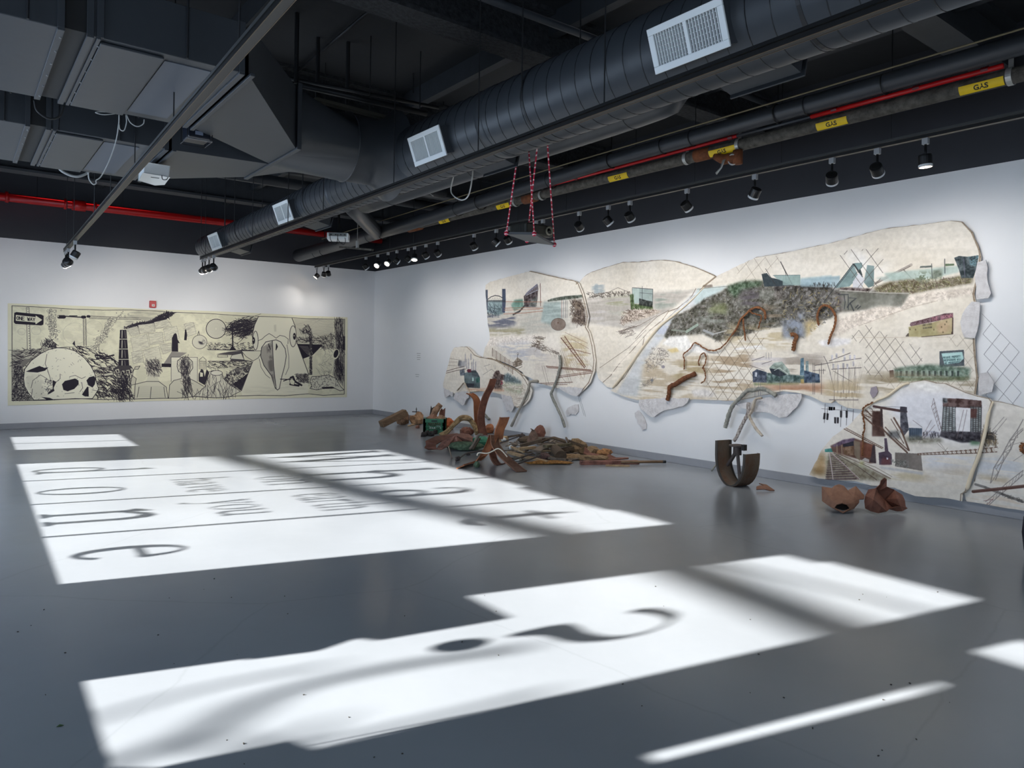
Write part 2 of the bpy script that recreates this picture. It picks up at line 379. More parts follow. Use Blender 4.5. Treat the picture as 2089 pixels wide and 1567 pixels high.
# ================================================================== light
w = bpy.data.worlds.new('sky'); SC.world = w; w.use_nodes = True
bg = w.node_tree.nodes['Background']; bg.inputs[0].default_value = (.62, .78, 1.0, 1); bg.inputs[1].default_value = 5.0
sl = bpy.data.lights.new('sun', 'SUN'); sl.energy = 27; sl.angle = math.radians(.6); sl.color = (1, .97, .93)
so = bpy.data.objects.new('sun', sl); COL.objects.link(so); so.rotation_euler = SUNS.to_track_quat('Z', 'Y').to_euler()
for (y0, z0, y1, z1) in [(6.03, 1, 12, 3.2), (3.4, 1, 4.9, 3.2), (-3.4, 1, .6, 3.2), (13.5, 1, 15.5, 1.8)]:
    al = bpy.data.lights.new('window_portal', 'AREA'); al.shape = 'RECTANGLE'; al.size = z1-z0; al.size_y = y1-y0; al.cycles.is_portal = True
    ao = bpy.data.objects.new('window_portal', al); COL.objects.link(ao); ao.location = w3((y0+y1)/2, (z0+z1)/2, -.1); ao.rotation_euler = (0, -PI/2, 0)
SC.view_settings.view_transform = 'Standard'; SC.view_settings.look = 'None'; SC.view_settings.gamma = 1; SC.view_settings.use_curve_mapping = False
SC.view_settings.exposure = 0.14
SC.cycles.use_denoising = True; SC.cycles.max_bounces = 10; SC.cycles.diffuse_bounces = 6
# ================================================================== round spiral duct
DX = 3.78
root = thing('spiral_duct', (DX, 5, 3.2), 'large charcoal spiral duct with white grilles running the length of the ceiling', 'duct')
prof = [(-4.4, .305, 3.57), (7.3, .305, 3.57), (7.75, .25, 3.52), (11, .225, 3.49), (14.3, .21, 3.46), (14.36, .19, 3.46)]
def duct_at(y):
    for (a, r0, z0_), (b, r1, z1_) in zip(prof, prof[1:]):
        if y <= b:
            t = (y-a)/(b-a); return r0+(r1-r0)*t, z0_+(z1_-z0_)*t
    return prof[-1][1], prof[-1][2]
m = MB(); m.tube([(DX, y, z) for y, r, z in prof], [r for y, r, z in prof], 40); body = m.build('body', m_duct, root, smooth=True)
m = MB(); pts = []; y = -1.0
while y < 14.2:
    r, z = duct_at(y); a = (y/.155)*2*PI; pts.append(V((DX+math.cos(a)*(r+.001), y, z+math.sin(a)*(r+.001)))); y += .155/28
m.tube(pts, .0035, 4); m.build('spiral_seam', m_ductd, body)
m = MB()
for y in (1.2, 5.0, 8.3, 11.3):
    r, z = duct_at(y); m.lathe([(r+.001, -.05), (r+.006, -.045), (r+.006, .045), (r+.001, .05)], (DX, y, z), 36, (0, 1, 0), cap=False)
m.build('joint_sleeve', m_duct, body, smooth=True)
m_slot = mat('grille shadow grey', (70, 74, 76), .6)
def grille(y, L=.55, Hh=.27, side=-1, a=20):
    r, z = duct_at(y); an = math.radians(a); nrm = V((side*math.cos(an), 0, -math.sin(an))); up = V((side*math.sin(an)*-1*-1 if False else -nrm.z*nrm.x/abs(nrm.x), 0, abs(nrm.x)))
    up = V((0, 0, 1))-nrm*nrm.z; up.normalize(); ax = V((0, 1, 0)); c = V((DX, y, z)); f = c+nrm*(r+.075 if side < 0 else r+.17)
    R = Matrix((ax, up, nrm)).transposed()
    m = MB(); m.box(c+nrm*(r*.75+(.03 if side < 0 else .08)), (L-.03, Hh-.03, r*.4+(.06 if side < 0 else .16)), R)
    g = m.build('air_grille', m_duct, root)
    m = MB(); b = .042
    for dx, dy, sx, sy in [(0, Hh/2-b/2, L, b), (0, -Hh/2+b/2, L, b), (-L/2+b/2, 0, b, Hh-2*b), (L/2-b/2, 0, b, Hh-2*b)]:
        m.box(f+ax*dx+up*dy, (sx, sy, .014), R)
    m.build('grille_frame', m_white if side < 0 else m_duct, g, bevel=.003)
    m = MB(); n = 22
    for k in range(n):
        x = -L/2+b+(L-2*b)*(k+.5)/n
        m.box(f+ax*x-nrm*.008, (.0045, Hh-2*b, .018), R)
    for k in range(6): m.box(f+up*(-(Hh/2-b)+(Hh-2*b)*(k+.5)/6)-nrm*.016, (L-2*b, .003, .01), R)
    m.box(f-nrm*.004, (.02, Hh-2*b, .012), R)
    m.build('grille_blades', m_white if side < 0 else m_duct, g)
    m = MB(); m.box(f-nrm*.03, (L-2*b, Hh-2*b, .006), R); m.build('grille_backing', m_slot, g)
for y in (2.76, 5.73, 9.55, 12.8): grille(y)
for y in (2.74, 5.66, 9.75, 13.1): grille(y, .55, .3, 1, 12)
m = MB()
for y in (-.5, 2.1, 4.4, 7.0, 9.0, 11.9, 13.9):
    r, z = duct_at(y)
    for s in (-1, 1): m.tube([(DX+s*r, y, z+.02), (DX+s*r, y, DECK)], .006, 6)
    m.lathe([(r+.002, -.012), (r+.004, -.012), (r+.004, .012), (r+.002, .012)], (DX, y, z), 36, (0, 1, 0), cap=False)
m.build('hanger_straps', m_ductd, root)
# ================================================================== the two rectangular ducts and the wye that joins them to the round one
ZB, ZT = 3.3, 3.62
def rect_duct(y0, y1, label, xend):
    t = thing('rectangular_duct', (0, (y0+y1)/2, ZB), label, 'duct', None)
    xs = [(-2.0, .46), (.60, xend-.05)]
    m = MB()
    for a, b in xs: m.box2((a, y0, ZB), (b, y1, ZT))
    m.build('body', m_duct, t, bevel=.004)
    m = MB(); m.box2((.46, y0+.01, ZB+.012), (.60, y1-.01, ZT-.012)); m.build('joint_gasket', m_blackm, t)
    for x in (.435, .575, .625, xend-.06):
        m = MB(); m.box2((x, y0-.012, ZB-.014), (x+.035 if x != .625 else x+.02, y1+.012, ZB+.0)); m.box2((x, y0-.012, ZB), (x+.035, y0, ZT)); m.box2((x, y1, ZB), (x+.035, y1+.012, ZT))
        m.build('flange', m_duct, t, bevel=.002)
    m = MB()
    for k in range(6):
        for x in (.45, .635): m.lathe([(.006, 0), (.006, -.004), (.003, -.006)], (x+.01, y0+.1+(y1-y0-.2)*k/5, ZB-.014), 8, cap=True)
    m.build('flange_screws', m_steel, t)
    m = MB(); m.box2((.65, y0+.04, ZB-.02), (.985, y1-.02, ZB-.004)); m.build('access_panel', m_duct, t, bevel=.004)
    m = MB(); m.box2((1.0, y0+.1, ZB-.006), (1.27, y1-.12, ZB-.001)); m.build('patch_plate', mat('bluish duct patch', (84, 90, 100), .5), t)
    m = MB()
    for x in (-.6, .3, 1.1):
        for y in (y0-.02, y1+.02): m.tube([(x, y, ZB), (x, y, DECK)], .007, 6)
        m.bar((x, y0-.04, ZB-.02), (x, y1+.04, ZB-.02), .03, .02) if x < 0 else None
    m.build('hanger_rods', m_ductd, t)
    return t
rect_duct(4.67, 6.07, 'wide flat grey duct nearer the camera, crossing to the round duct', 1.47)
rect_duct(6.88, 8.32, 'wide flat grey duct farther back, above the white projector', 1.51)
t = thing('duct_wye', (2.4, 6.8, ZB), 'grey sheet-metal wye joining two flat ducts to the round duct', 'duct')
def loft(m, A, B):
    o = len(A); m.add(A+B, [(i, (i+1) % o, o+(i+1) % o, o+i) for i in range(o)])
def rect(x, y0, y1, z0, z1): return [(x, y0, z0), (x, y1, z0), (x, y1, z1), (x, y0, z1)]
m = MB(); loft(m, rect(1.47, 4.67, 6.07, ZB, ZT), rect(2.33, 6.1, 6.77, ZB, 3.83)); m.build('near_branch', m_duct, t)
m = MB(); loft(m, rect(1.51, 6.88, 8.32, ZB, ZT), rect(2.33, 6.79, 7.46, ZB, 3.83)); m.build('far_branch', m_duct, t)
m = MB()
for a, b in [((2.33, 6.06, ZB-.016), (2.37, 7.5, ZB)), ((2.33, 6.06, ZB), (2.37, 6.1, 3.85)), ((2.33, 7.46, ZB), (2.37, 7.5, 3.85)), ((2.33, 6.06, 3.83), (2.37, 7.5, 3.86)),
             ((1.47, 4.63, ZB-.02), (1.5, 6.1, ZB)), ((1.51, 6.84, ZB-.02), (1.54, 8.36, ZB))]: m.box2(a, b)
m.build('flange', m_duct, t, bevel=.003)
n = 40; A = []; B = []; cz = 3.6; cy = 6.78
for k in range(n):
    a = 2*PI*(k+.5)/n; c, s = math.cos(a), math.sin(a); q = max(abs(c)/.68, abs(s)/.265)
    A.append((2.37, cy+c/q, 3.565+s/q)); B.append((3.1, cy+.34*c, cz+.34*s))
m = MB(); loft(m, A, B); m.build('square_to_round', m_duct, t, smooth=True)
m = MB(); m.lathe([(.335, 0), (.35, .01), (.335, .02), (.335, .32), (.37, .42), (.47, .52)], (3.09, cy, cz), 40, (1, 0, 0), cap=False); m.build('collar', m_duct, t, smooth=True)
# ================================================================== the smaller ducts and pipes
def add_pipe(name, pts, r, m_, label, cat, group=None, n=16, smooth=True, parent=None):
    m = MB(); m.tube(pts, r, n); o = m.build(name, m_, parent, smooth=smooth)
    if label: tag(o, label, cat, group)
    return o
t = thing('round_duct', (4.72, 6, 3.55), 'slimmer round duct behind the big spiral duct, turning up at its near end', 'duct')
m = MB(); m.tube(smooth_path([(4.72, 9.6, 3.72), (4.72, 7, 3.72), (4.72, 4.3, 3.72), (4.74, 3.98, 3.8), (4.9, 3.9, 4.1), (5.1, 3.88, 4.9)], 5), .165, 20); m.build('body', m_duct, t, smooth=True)
m = MB()
for y in (4.4, 4.75, 6.8, 8.8): m.ring((4.72, y, 3.72), (0, 1, 0), .166, .004, 24, 5)
m.build('joint_ring', m_ductd, t)
t = thing('drain_pipe', (4.42, 6, 3.6), 'pale grey pipe with couplings tucked beside the big duct', 'pipe')
m = MB(); m.tube([(4.42, 8.6, 3.6), (4.42, 4.25, 3.64)], .05, 14); m.build('body', mat('pale pipe grey', (104, 108, 118), .4), t, smooth=True)
m = MB()
for y in (4.3, 4.5, 4.72): m.tube([(4.42, y, 3.639), (4.42, y+.07, 3.639)], .058, 14)
m.build('coupling', m_pipe, t)
add_pipe('branch_duct', [onz(700, 400, 3.75), onz(722, 426, 3.74), onz(768, 474, 3.74)], .13, m_duct, 'short round duct slanting down to the grey main beside the white hanging projector', 'duct', n=18)
t = thing('insulated_pipe', (6.2, 8, 3.65), 'wide grey insulated pipe high along the right wall', 'pipe')
m = MB(); m.tube([(6.2, 15.95, 3.70), (6.2, 11, 3.75), (6.2, 6.3, 3.875), (6.2, 3, 3.885), (6.2, -2, 3.9)], [.14, .105, .082, .08, .08], 22); b = m.build('body', m_pipe, t, smooth=True)
m = MB()
for y in (14.9, 12.4, 9.4, 7.2, 5.3, 4.9, 3.6, 2.9): m.ring((6.2, y, 3.875 if y < 7 else 3.75+(11-y)*.024), (0, 1, 0), .086 if y < 7 else .11, .005, 24, 5)
m.build('seam_band', m_ductd, b)
m = MB()
for y in (14.5, 11.9, 8.8, 6.1, 3.9):
    z = 3.876 if y < 7 else 3.75+(11-y)*.024; m.ring((6.2, y, z), (0, 1, 0), .09 if y < 7 else .115, .007, 24, 5); m.tube([(6.2, y, z+.13), (6.2, y, DECK)], .008, 6)
m.build('clevis_hanger', m_black, t)
m = MB(); m.tube([(6.14, 14.5, 3.9), (6.14, 7, 3.97), (6.14, 1, 3.98)], .008, 6); m.build('wire', mat('tan wire', (120, 110, 84), .6), t)
GX, GZ = 6.36, 3.725
t = thing('gas_pipe', (GX, 7, GZ-.06), 'old mottled gas pipe with yellow bands under the grey pipe', 'pipe')
m_gas = mat('mottled old pipe', (52, 48, 42), .7, rgb2=(92, 88, 80), scale=14, bump=.3, bscale=40)
m = MB(); m.tube([(GX, 13.2, GZ+.02), (GX, 10, GZ+.02), (GX, 5, GZ), (GX, -2, GZ)], .062, 18); m.build('body', m_gas, t, smooth=True)
m_clamp = mat('bright pipe clamp', (176, 176, 172), .35, .5)
m = MB()
for y in (8.14, 7.56, 5.1, 4.43, 2.03):
    m.lathe([(.064, -.02), (.069, -.02), (.069, .02), (.064, .02)], (GX, y, GZ), 24, (0, 1, 0), cap=False); m.bar((GX, y, GZ+.06), (GX, y, GZ+.26), .035, .006)
m.build('pipe_clamp', m_clamp, t)
m_rust = mat('rusty sleeve', (112, 62, 30), .8, var=.3, scale=20, bump=.3)
m = MB()
for y0, y1 in ((7.95, 7.7), (4.98, 4.78), (11.2, 10.8)): m.tube([(GX, y0, GZ), (GX, y1, GZ)], .068, 16)
m.build('pipe_sleeve', m_rust, t, smooth=True)
m = MB(); vy = 4.55; m.tube([(GX-.02, vy+.16, GZ-.06), (GX-.03, vy+.05, GZ-.12), (GX-.03, vy-.12, GZ-.13)], [.04, .055, .05], 12); m.tube([(GX-.03, vy-.12, GZ-.06), (GX-.03, vy-.12, GZ-.2)], .05, 12); m.build('valve_body', m_rust, t, smooth=True)
m = MB(); m.tube([(GX-.05, vy, GZ-.12), (GX-.09, vy+.01, GZ-.15), (GX-.1, vy+.03, GZ-.22), (GX-.1, vy+.09, GZ-.27)], [.012, .022, .014, .02], 8, flat=.5); m.ring((GX-.06, vy-.08, GZ-.15), (1, 0, .2), .05, .01, 18, 6); m.build('valve_handle', m_clamp, t, smooth=True)
m_yel = mat('yellow label', (226, 190, 10), .5, var=.05)
m_txt = mat('black lettering', (14, 14, 14), .6)
def text_mesh(body, size, R, c, m_, name, parent, ext=.001):
    cu = bpy.data.curves.new('lettering', 'FONT'); cu.body = body; cu.size = size; cu.align_x = 'CENTER'; cu.align_y = 'CENTER'; cu.extrude = ext; cu.offset = .0016; cu.resolution_u = 3
    o = bpy.data.objects.new('lettering', cu); COL.objects.link(o)
    dg = bpy.context.evaluated_depsgraph_get(); me = bpy.data.meshes.new_from_object(o.evaluated_get(dg)); COL.objects.unlink(o); bpy.data.objects.remove(o); bpy.data.curves.remove(cu)
    me.materials.clear(); me.materials.append(m_)
    off = V(c)-ORG[parent.name]
    me.transform(Matrix.Translation(off) @ R.to_4x4())
    ob = bpy.data.objects.new(name, me); COL.objects.link(ob); ob.parent = parent; ORG[ob.name] = ORG[parent.name]; return ob
for y0, y1 in ((2.37, 2.06), (3.57, 3.28), (4.77, 4.45), (6.25, 5.94), (8.54, 8.24), (10.13, 9.83)):
    m = MB(); P = []
    for k in range(9):
        a = math.radians(183+k*8); c, s = math.cos(a)*.0665, math.sin(a)*.0665
        P.append([(GX+c, y0, GZ+s), (GX+c, y1, GZ+s)])
    m.grid(P); lb = m.build('gas_label', m_yel, t, solid=.003)
    nr = V((math.cos(math.radians(215)), 0, math.sin(math.radians(215)))); R = Matrix((V((0, -1, 0)), V((-nr.z, 0, nr.x))*-1, nr)).transposed()
    if R.determinant() < 0: R = Matrix((V((0, -1, 0)), V((-nr.z, 0, nr.x)), nr)).transposed()
    o = text_mesh('GAS', .055, R, V((GX, (y0+y1)/2, GZ))+nr*.0, m_txt, 'lettering', lb, .0006)
    for v in o.data.vertices:      # wrap the letters round the pipe
        w = v.co+ORG[lb.name]; d = w-V((GX, w.y, GZ)); h = d.dot(V((nr.z, 0, -nr.x)))*-1; an = math.radians(215)-h/.068*(-1 if R.col[1].z > 0 else 1)
        rr = .0690+d.dot(nr); v.co = V((GX+math.cos(an)*rr, w.y, GZ+math.sin(an)*rr))-ORG[lb.name]
t = thing('red_conduit', (6.27, 6, 3.78), 'thin red conduit running above the gas pipe', 'pipe')
m = MB(); m.tube([(6.27, 11.5, 3.80), (6.27, 4.4, 3.795)], .017, 10); m.tube([(6.27, 3.6, 3.79), (6.27, 2.05, 3.79)], .021, 10); m.build('body', m_red, t, smooth=True)
m = MB(); m.tube([(6.27, 4.4, 3.795), (6.27, 3.6, 3.79)], .016, 10); m.build('bare_length', m_pipe, t, smooth=True)
m = MB()
for y in (9.0, 6.8, 4.5, 3.4, 2.7, 2.2): m.tube([(6.27, y, 3.795), (6.27, y-.05, 3.795)], .024, 10)
m.build('coupling', mat('dark red paint', (90, 6, 10), .4), t)
t = thing('sprinkler_main', (2.4, 15.8, 4.1), 'thick red sprinkler main high on the back wall', 'pipe')
m = MB(); m.tube([(-2, 15.8, 4.2), (8.2, 15.8, 4.24)], .075, 18); m.build('body', m_red, t, smooth=True)
m = MB()
for x, w in ((.72, .05), (1.62, .04), (1.75, .22), (2.1, .05)): m.tube([(x, 15.8, 4.215), (x+w, 15.8, 4.215)], .1, 18)
m.build('coupling', m_red, t, smooth=True)
m = MB()
for x in (-.5, 1.2, 2.6, 4.3, 5.6, 7.1): m.tube([(x, 15.8, 4.2), (x, 15.8, DECK)], .008, 6)
m.build('hanger_rods', m_ductd, t)
add_pipe('ceiling_pipe', [(-2, 12.2, 4.42), (8.0, 12.2, 4.42)], .09, m_pipe, 'grey pipe crossing the ceiling behind the far flat duct', 'pipe')
add_pipe('ceiling_pipe', [(-2, 9.35, 3.95), (5.9, 9.35, 4.0)], .11, m_pipe, 'grey pipe just behind the far flat duct above the white projector', 'pipe')
add_pipe('ceiling_pipe', [(1.2, 5.02, 4.55), (8.0, 4.9, 4.55)], .035, m_pipe, 'thin pipe alongside the rough sprayed beam near the camera', 'pipe')
# beams under the deck
m_fire = mat('sprayed fireproofing', (40, 42, 45), .9, var=.5, scale=22, bump=1.0, bscale=24)
m_beam = mat('charcoal beam paint', (50, 53, 57), .6, var=.1)
for i, (y, zb, w, r) in enumerate([(5.3, 4.42, .3, 1), (2.6, 4.42, .3, 0), (8.3, 4.42, .3, 1), (11.3, 4.42, .3, 0), (14.3, 4.42, .3, 0), (.0, 4.42, .3, 0)]):
    m = MB(); m.box2((-2.1, y, zb), (WX, y+w, zb+.04)); m.box2((-2.1, y+w/2-.03, zb+.04), (WX, y+w/2+.03, DECK)); m.box2((-2.1, y, DECK-.04), (WX, y+w, DECK))
    o = m.build('beam', m_fire if r else m_beam, kind='structure'); o.name = 'trim_%d' % (i+1)
for i, x in enumerate((2.2, 4.6, 7.0)):
    m = MB(); m.box2((x, YB, DECK-.22), (x+.1, WY, DECK)); o = m.build('joist', m_beam, kind='structure'); o.name = 'trim_%d' % (i+7)
for x, y, z1_, g in ((5.0, 3.4, 4.5, .3), (5.6, 3.05, 4.52, .3), (6.9, 2.2, 4.2, .22), (7.0, 3.1, 3.95, .18)): pass
for lab, P, r in [('thin dark conduit slanting across the open ceiling deck near the left track', [onz(780, 0, 4.83), onz(610, 143, 4.83)], .016),
                  ('dark conduit running behind the flat ducts toward the big duct', [onz(590, 160, 4.35), onz(895, 220, 4.35)], .02),
                  ('dark conduit lying lower beside its twin behind the flat ducts', [onz(605, 172, 4.2), onz(870, 232, 4.2)], .03)]:
    add_pipe('conduit', P, r, m_ductd, lab, 'conduit')
m = MB(); a = onz(640, 203, 4.0); b = onz(815, 248, 4.0); m.bar(a, b, .09, .03); tag(m.build('cable_tray', mat('olive cable tray', (70, 68, 58), .6)), 'olive strip of cable tray seen behind the wye', 'tray')
for i, (u, v0, v1, y) in enumerate([(707, 90, 300, 7.3), (647, 138, 200, 7.4), (604, 112, 170, 7.0), (815, 62, 128, 7.9), (843, 45, 190, 7.6), (905, 145, 215, 8.2), (722, 140, 225, 8.4), (752, 170, 265, 8.8)]):
    p = ony(u, v1, y); m = MB(); m.tube([(p.x, p.y, p.z), (p.x, p.y, DECK)], .022 if i in (0, 1, 2) else .007, 6)
    tag(m.build('hanger_rod', m_ductd), 'dark rod hanging from the open deck around the duct wye', 'rod', 'hanger rods around the wye')
# ================================================================== track lights
m_lens = mat('lamp lens', (255, 240, 220), .3, emit=((255, 232, 205), 14))
m_lensoff = mat('lamp lens rim', (205, 208, 210), .25)
proto = thing('track_spotlight', (0, 0, 0))
m = MB(); m.box2((-.02, -.025, -.055), (.02, .025, 0)); m.build('adapter', mat('grey adapter', (150, 152, 154), .4), proto, bevel=.003)
m = MB(); m.tube([(0, 0, -.055), (0, 0, -.19)], .011, 8); m.build('stem', m_black, proto, smooth=True)
hd = bpy.data.objects.new('lamp_head', None)
m = MB(); m.lathe([(.03, .062), (.052, .055), (.055, .04), (.055, -.05), (.05, -.052), (.05, -.03)], (0, 0, 0), 20, (0, 0, 1), cap=True); hd = m.build('lamp_head', m_black, proto, smooth=False, origin=(0, 0, 0)); hd.location = (0, 0, -.2)
m = MB(); m.lathe([(.049, -.047), (.049, -.05)], (0, 0, 0), 20, (0, 0, 1)); ln = m.build('lens', m_lens, hd)
m = MB(); m.lathe([(.0555, -.05), (.0565, -.05), (.0565, -.03), (.0555, -.03)], (0, 0, 0), 20, (0, 0, 1), cap=False); m.build('trim_ring', m_lensoff, hd)
used_lamp = [False]
def lamp(P, aim, label, group, spot=0, size=62, col=(1, .94, .87)):
    o = proto if not used_lamp[0] else copy_tree(proto); used_lamp[0] = True
    o.location = P; tag(o, label, 'lamp', group)
    h = [c for c in o.children if c.name.startswith('lamp_head')][0]
    d = V(aim)-(V(P)+V((0, 0, -.2))); h.rotation_euler = (-d).to_track_quat('Z', 'Y').to_euler()
    if spot:
        l = bpy.data.lights.new('spot', 'SPOT'); l.energy = spot; l.spot_size = math.radians(size); l.spot_blend = .9; l.color = col; l.shadow_soft_size = .05
        q = bpy.data.objects.new('spot', l); COL.objects.link(q); q.location = V(P)+V((0, 0, -.2))+d.normalized()*.075; q.rotation_euler = (-d).to_track_quat('Z', 'Y').to_euler()
    return o
def track(P, Q, label, rods, w=.036, h=.03, ch=(66, 67, 66)):
    P = V(P); Q = V(Q); t = thing('light_track', (P+Q)/2, label, 'track'); 
    m = MB(); m.bar(P, Q, w, h); m.build('rail', m_black, t, bevel=.002)
    m = MB(); up = V((0, 0, h/2+.016)); m.bar(P+up, Q+up, w*1.1, .02); m.build('support_channel', mat('channel grey %d' % ch[0], ch, .45, .3), t)
    m = MB(); d = (Q-P).normalized(); sd = d.cross(V((0, 0, 1)))*(w*.5+.001)
    for s in (-1, 1): m.bar(P+sd*s+V((0, 0, -h/2)), Q+sd*s+V((0, 0, -h/2)), .003, .003)
    m.build('rail_edge', mat('bronze edge', (104, 88, 70), .4, .4), t)
    for k in rods:
        p = P+(Q-P)*k; m = MB(); m.tube([p+V((0, 0, .03)), V((p.x, p.y, DECK))], .005, 6); m.build('hanger_rod', m_ductd, t)
    return t
TX, TZ = 6.6, 3.475
track((TX, 15.95, TZ), (TX, -2, TZ), 'black light track hung along the muralled right wall', (.03, .12, .2, .25, .33, .42, .48, .55, .6, .66, .72, .78))
us = [747, 771, 792, 810, 833, 846, 869, 893, 967, 1012, 1036, 1093, 1107, 1181, 1240, 1284, 1400, 1538, 1695, 1787, 1885]
words = ['first lamp from the corner', 'second lamp from the corner, glowing at the wall corner', 'third lamp from the corner, half lit', 'fourth lamp from the corner', 'fifth lamp from the corner', 'sixth lamp from the corner, with its lit face showing', 'seventh lamp from the corner',
         'eighth lamp from the corner', 'ninth from the corner, after the gap', 'lamp just left of the roped projector', 'lamp hidden partly behind the roped projector platform', 'lamp behind the left rope of the projector', 'lamp behind the roped projector',
         'first lamp to the right of the roped projector', 'second lamp to the right of the roped projector', 'third lamp to the right of the roped projector', 'lamp above the middle of the mural, alone', 'lamp tilted down to the left above the mural', 'third lamp from the right end', 'second lamp from the right end', 'rightmost lamp, pointing straight down']
rr = random.Random(3)
for i, (u, wd) in enumerate(zip(us, words)):
    d = ray(u, 500); y = TX/d[0]*d[1]; z = 1.9+rr.uniform(-.5, .4); aim = (WX, y+rr.uniform(-.9, .9), z)
    if i in (1, 2): aim = (TX-.9, y-.5, 2.4)
    if i == 5: aim = (TX-.25, y-.35, 2.2)
    if i == 20: aim = (TX+.1, y-.1, 1.0)
    if i == 17: aim = (TX+.6, y+1.6, 1.2)
    lamp((TX, y, TZ-.015), aim, 'right wall track spotlight, '+wd, 'spotlights on the right wall track', 0)
    if i not in (1, 2, 5, 11):
        l = bpy.data.lights.new('spot', 'SPOT'); l.energy = 40 if i == 0 else 33 if i > 9 else 23; l.spot_size = math.radians(115); l.spot_blend = 1; l.color = (1, .97, .94); l.shadow_soft_size = .06
        q = bpy.data.objects.new('spot', l); COL.objects.link(q); q.location = (TX+.08, y, TZ-.3); q.rotation_euler = (-(V((WX, y+rr.uniform(-.3, .3), 1.5))-q.location)).to_track_quat('Z', 'Y').to_euler()
for i, (x, y, aim, wd) in enumerate([(TX, 15.85, (5.6, 16.2, 2), 'left one'), (TX, 15.45, (6.6, 16.2, 2), 'middle one'), (TX, 15.2, (7.4, 16.2, 2), 'right one')]):
    lamp((x, y, TZ-.015), aim, 'black spotlight in the trio at the far end of the right track, '+wd, 'trio at the far end of the right track', 12, 90)
A, B = V((1.39, 13.3, 3.05)), V((1.09, 2.2, 3.05))
track(A, B, 'left light track hung low under the flat ducts', (.02, .12, .33, .45, .58, .72, .86), .045)
for k, aim, wd in [(.012, (1.0, 16.2, 1.8), 'leftmost of the end trio'), (.03, (2.4, 16.2, 1.7), 'middle of the end trio'), (.05, (3.4, 16.2, 1.8), 'rightmost of the end trio'), (.14, (.6, 12.0, 1.4), 'single one set back from the trio')]:
    lamp(A+(B-A)*k-V((0, 0, .015)), aim, 'black spotlight on the left track, '+wd, 'spotlights on the left track', 70, 80)
A, B = V((3.47, 13.5, 3.14)), V((3.27, -1, 3.14))
track(A, B, 'black light track slung just under the big spiral duct', (.02, .1, .2, .3, .38, .5, .6, .7), .04, .03, (20, 20, 21))
for k, aim, wd in [(.008, (3.0, 16.2, 1.8), 'far left'), (.02, (4.0, 16.2, 1.8), 'second from left'), (.038, (5.0, 16.2, 1.7), 'third from left'), (.058, (5.8, 16.2, 1.8), 'nearest the duct')]:
    lamp(A+(B-A)*k-V((0, 0, .015)), aim, 'black spotlight under the end of the big duct, '+wd, 'spotlights under the big duct', 70, 80)
# ================================================================== projectors, cables, oddments under the ceiling
t = thing('projector', (1.54, 7.74, 3.12), 'white projector mounted upside down under the far flat duct', 'projector')
P = [onz(u, v, 3.14) for u, v in ((293, 353), (345, 362), (334, 377), (316, 378), (283, 367))]
m = MB(); m.prism(P, (0, 0, .1)); m.build('case', m_white, t, bevel=.008)
c = onz(316, 366, 3.14); m = MB(); m.tube([c+V((0, 0, .1)), c+V((0, 0, .2))], .03, 10); m.build('mount', m_black, t)
m = MB(); m.box2((c.x-.05, c.y-.09, c.z-.003), (c.x+.02, c.y-.07, c.z)); m.build('vent_slot', m_slot, t)
m = MB(); m.tube(smooth_path([onz(330, 358, 3.13), onz(332, 366, 3.1), onz(340, 366, 3.1), onz(343, 360, 3.16)], 5), .004, 6); m.build('cable', m_black, t, smooth=True)
t = thing('projector', (1.57, 6.3, 3.3), 'black projector in a wire cage beneath the wye', 'projector')
c = V((1.57, 6.3, 3.33)); m = MB(); m.box(c, (.17, .2, .14)); m.build('case', mat('dark navy plastic', (20, 26, 38), .3), t, bevel=.01)
m = MB()
for x in (-.095, .095):
    for y in (-.11, .11): m.tube([c+V((x, y, -.085)), c+V((x, y, .09))], .004, 6)
for z in (-.085, .09): m.tube([c+V((a*.095, b*.11, z)) for a, b in ((-1, -1), (1, -1), (1, 1), (-1, 1))], .004, 6, closed=True)
m.build('wire_cage', m_black, t)
m = MB(); m.box(c+V((0, -.112, -.085)), (.19, .012, .012)); m.build('front_bar', m_steel, t)
m = MB(); m.box(c+V((-.005, -.1015, -.03)), (.06, .003, .03)); m.box(c+V((-.02, -.1015, .01)), (.015, .003, .035)); m.build('sticker', mat('pale sticker', (130, 140, 160), .5), t)
m = MB(); m.box2((c.x-.02, c.y-.02, c.z+.07), (c.x+.02, c.y+.02, 3.3+.12)); m.build('mount', m_black, t)
t = thing('projector', (4.94, 11.0, 3.34), 'white projector hanging on a black pole beyond the big duct', 'projector')
c = V((4.94, 11.0, 3.395)); R = Matrix.Rotation(math.radians(-30), 3, 'Z'); m = MB(); m.box(c, (.34, .27, .11), R); m.build('case', m_white, t, bevel=.012)
m = MB(); m.tube([c+V((0, 0, .05)), (c.x, c.y, DECK)], .022, 8); m.build('pole', m_black, t)
m = MB(); m.box(c+R @ V((0, -.136, .02)), (.28, .004, .05), R); m.build('port_panel', mat('port panel grey', (120, 124, 124), .5), t)
m = MB()
for x in (-.1, -.03, .05, .11): m.box(c+R @ V((x, -.139, .02)), (.025, .003, .015), R)
m.build('port', m_black, t)
for a in ((-.12, -.02), (0, .1)):
    m = MB(); m.tube(smooth_path([c+R @ V((a[0], -.14, .03)), c+R @ V((a[0]+.02, -.2, -.08)), c+R @ V((a[1], -.18, -.14)), c+R @ V((a[1]+.02, -.14, -.04)), c+V((0, 0, .25))], 6), .005, 6); m.build('cable', m_black, t, smooth=True)
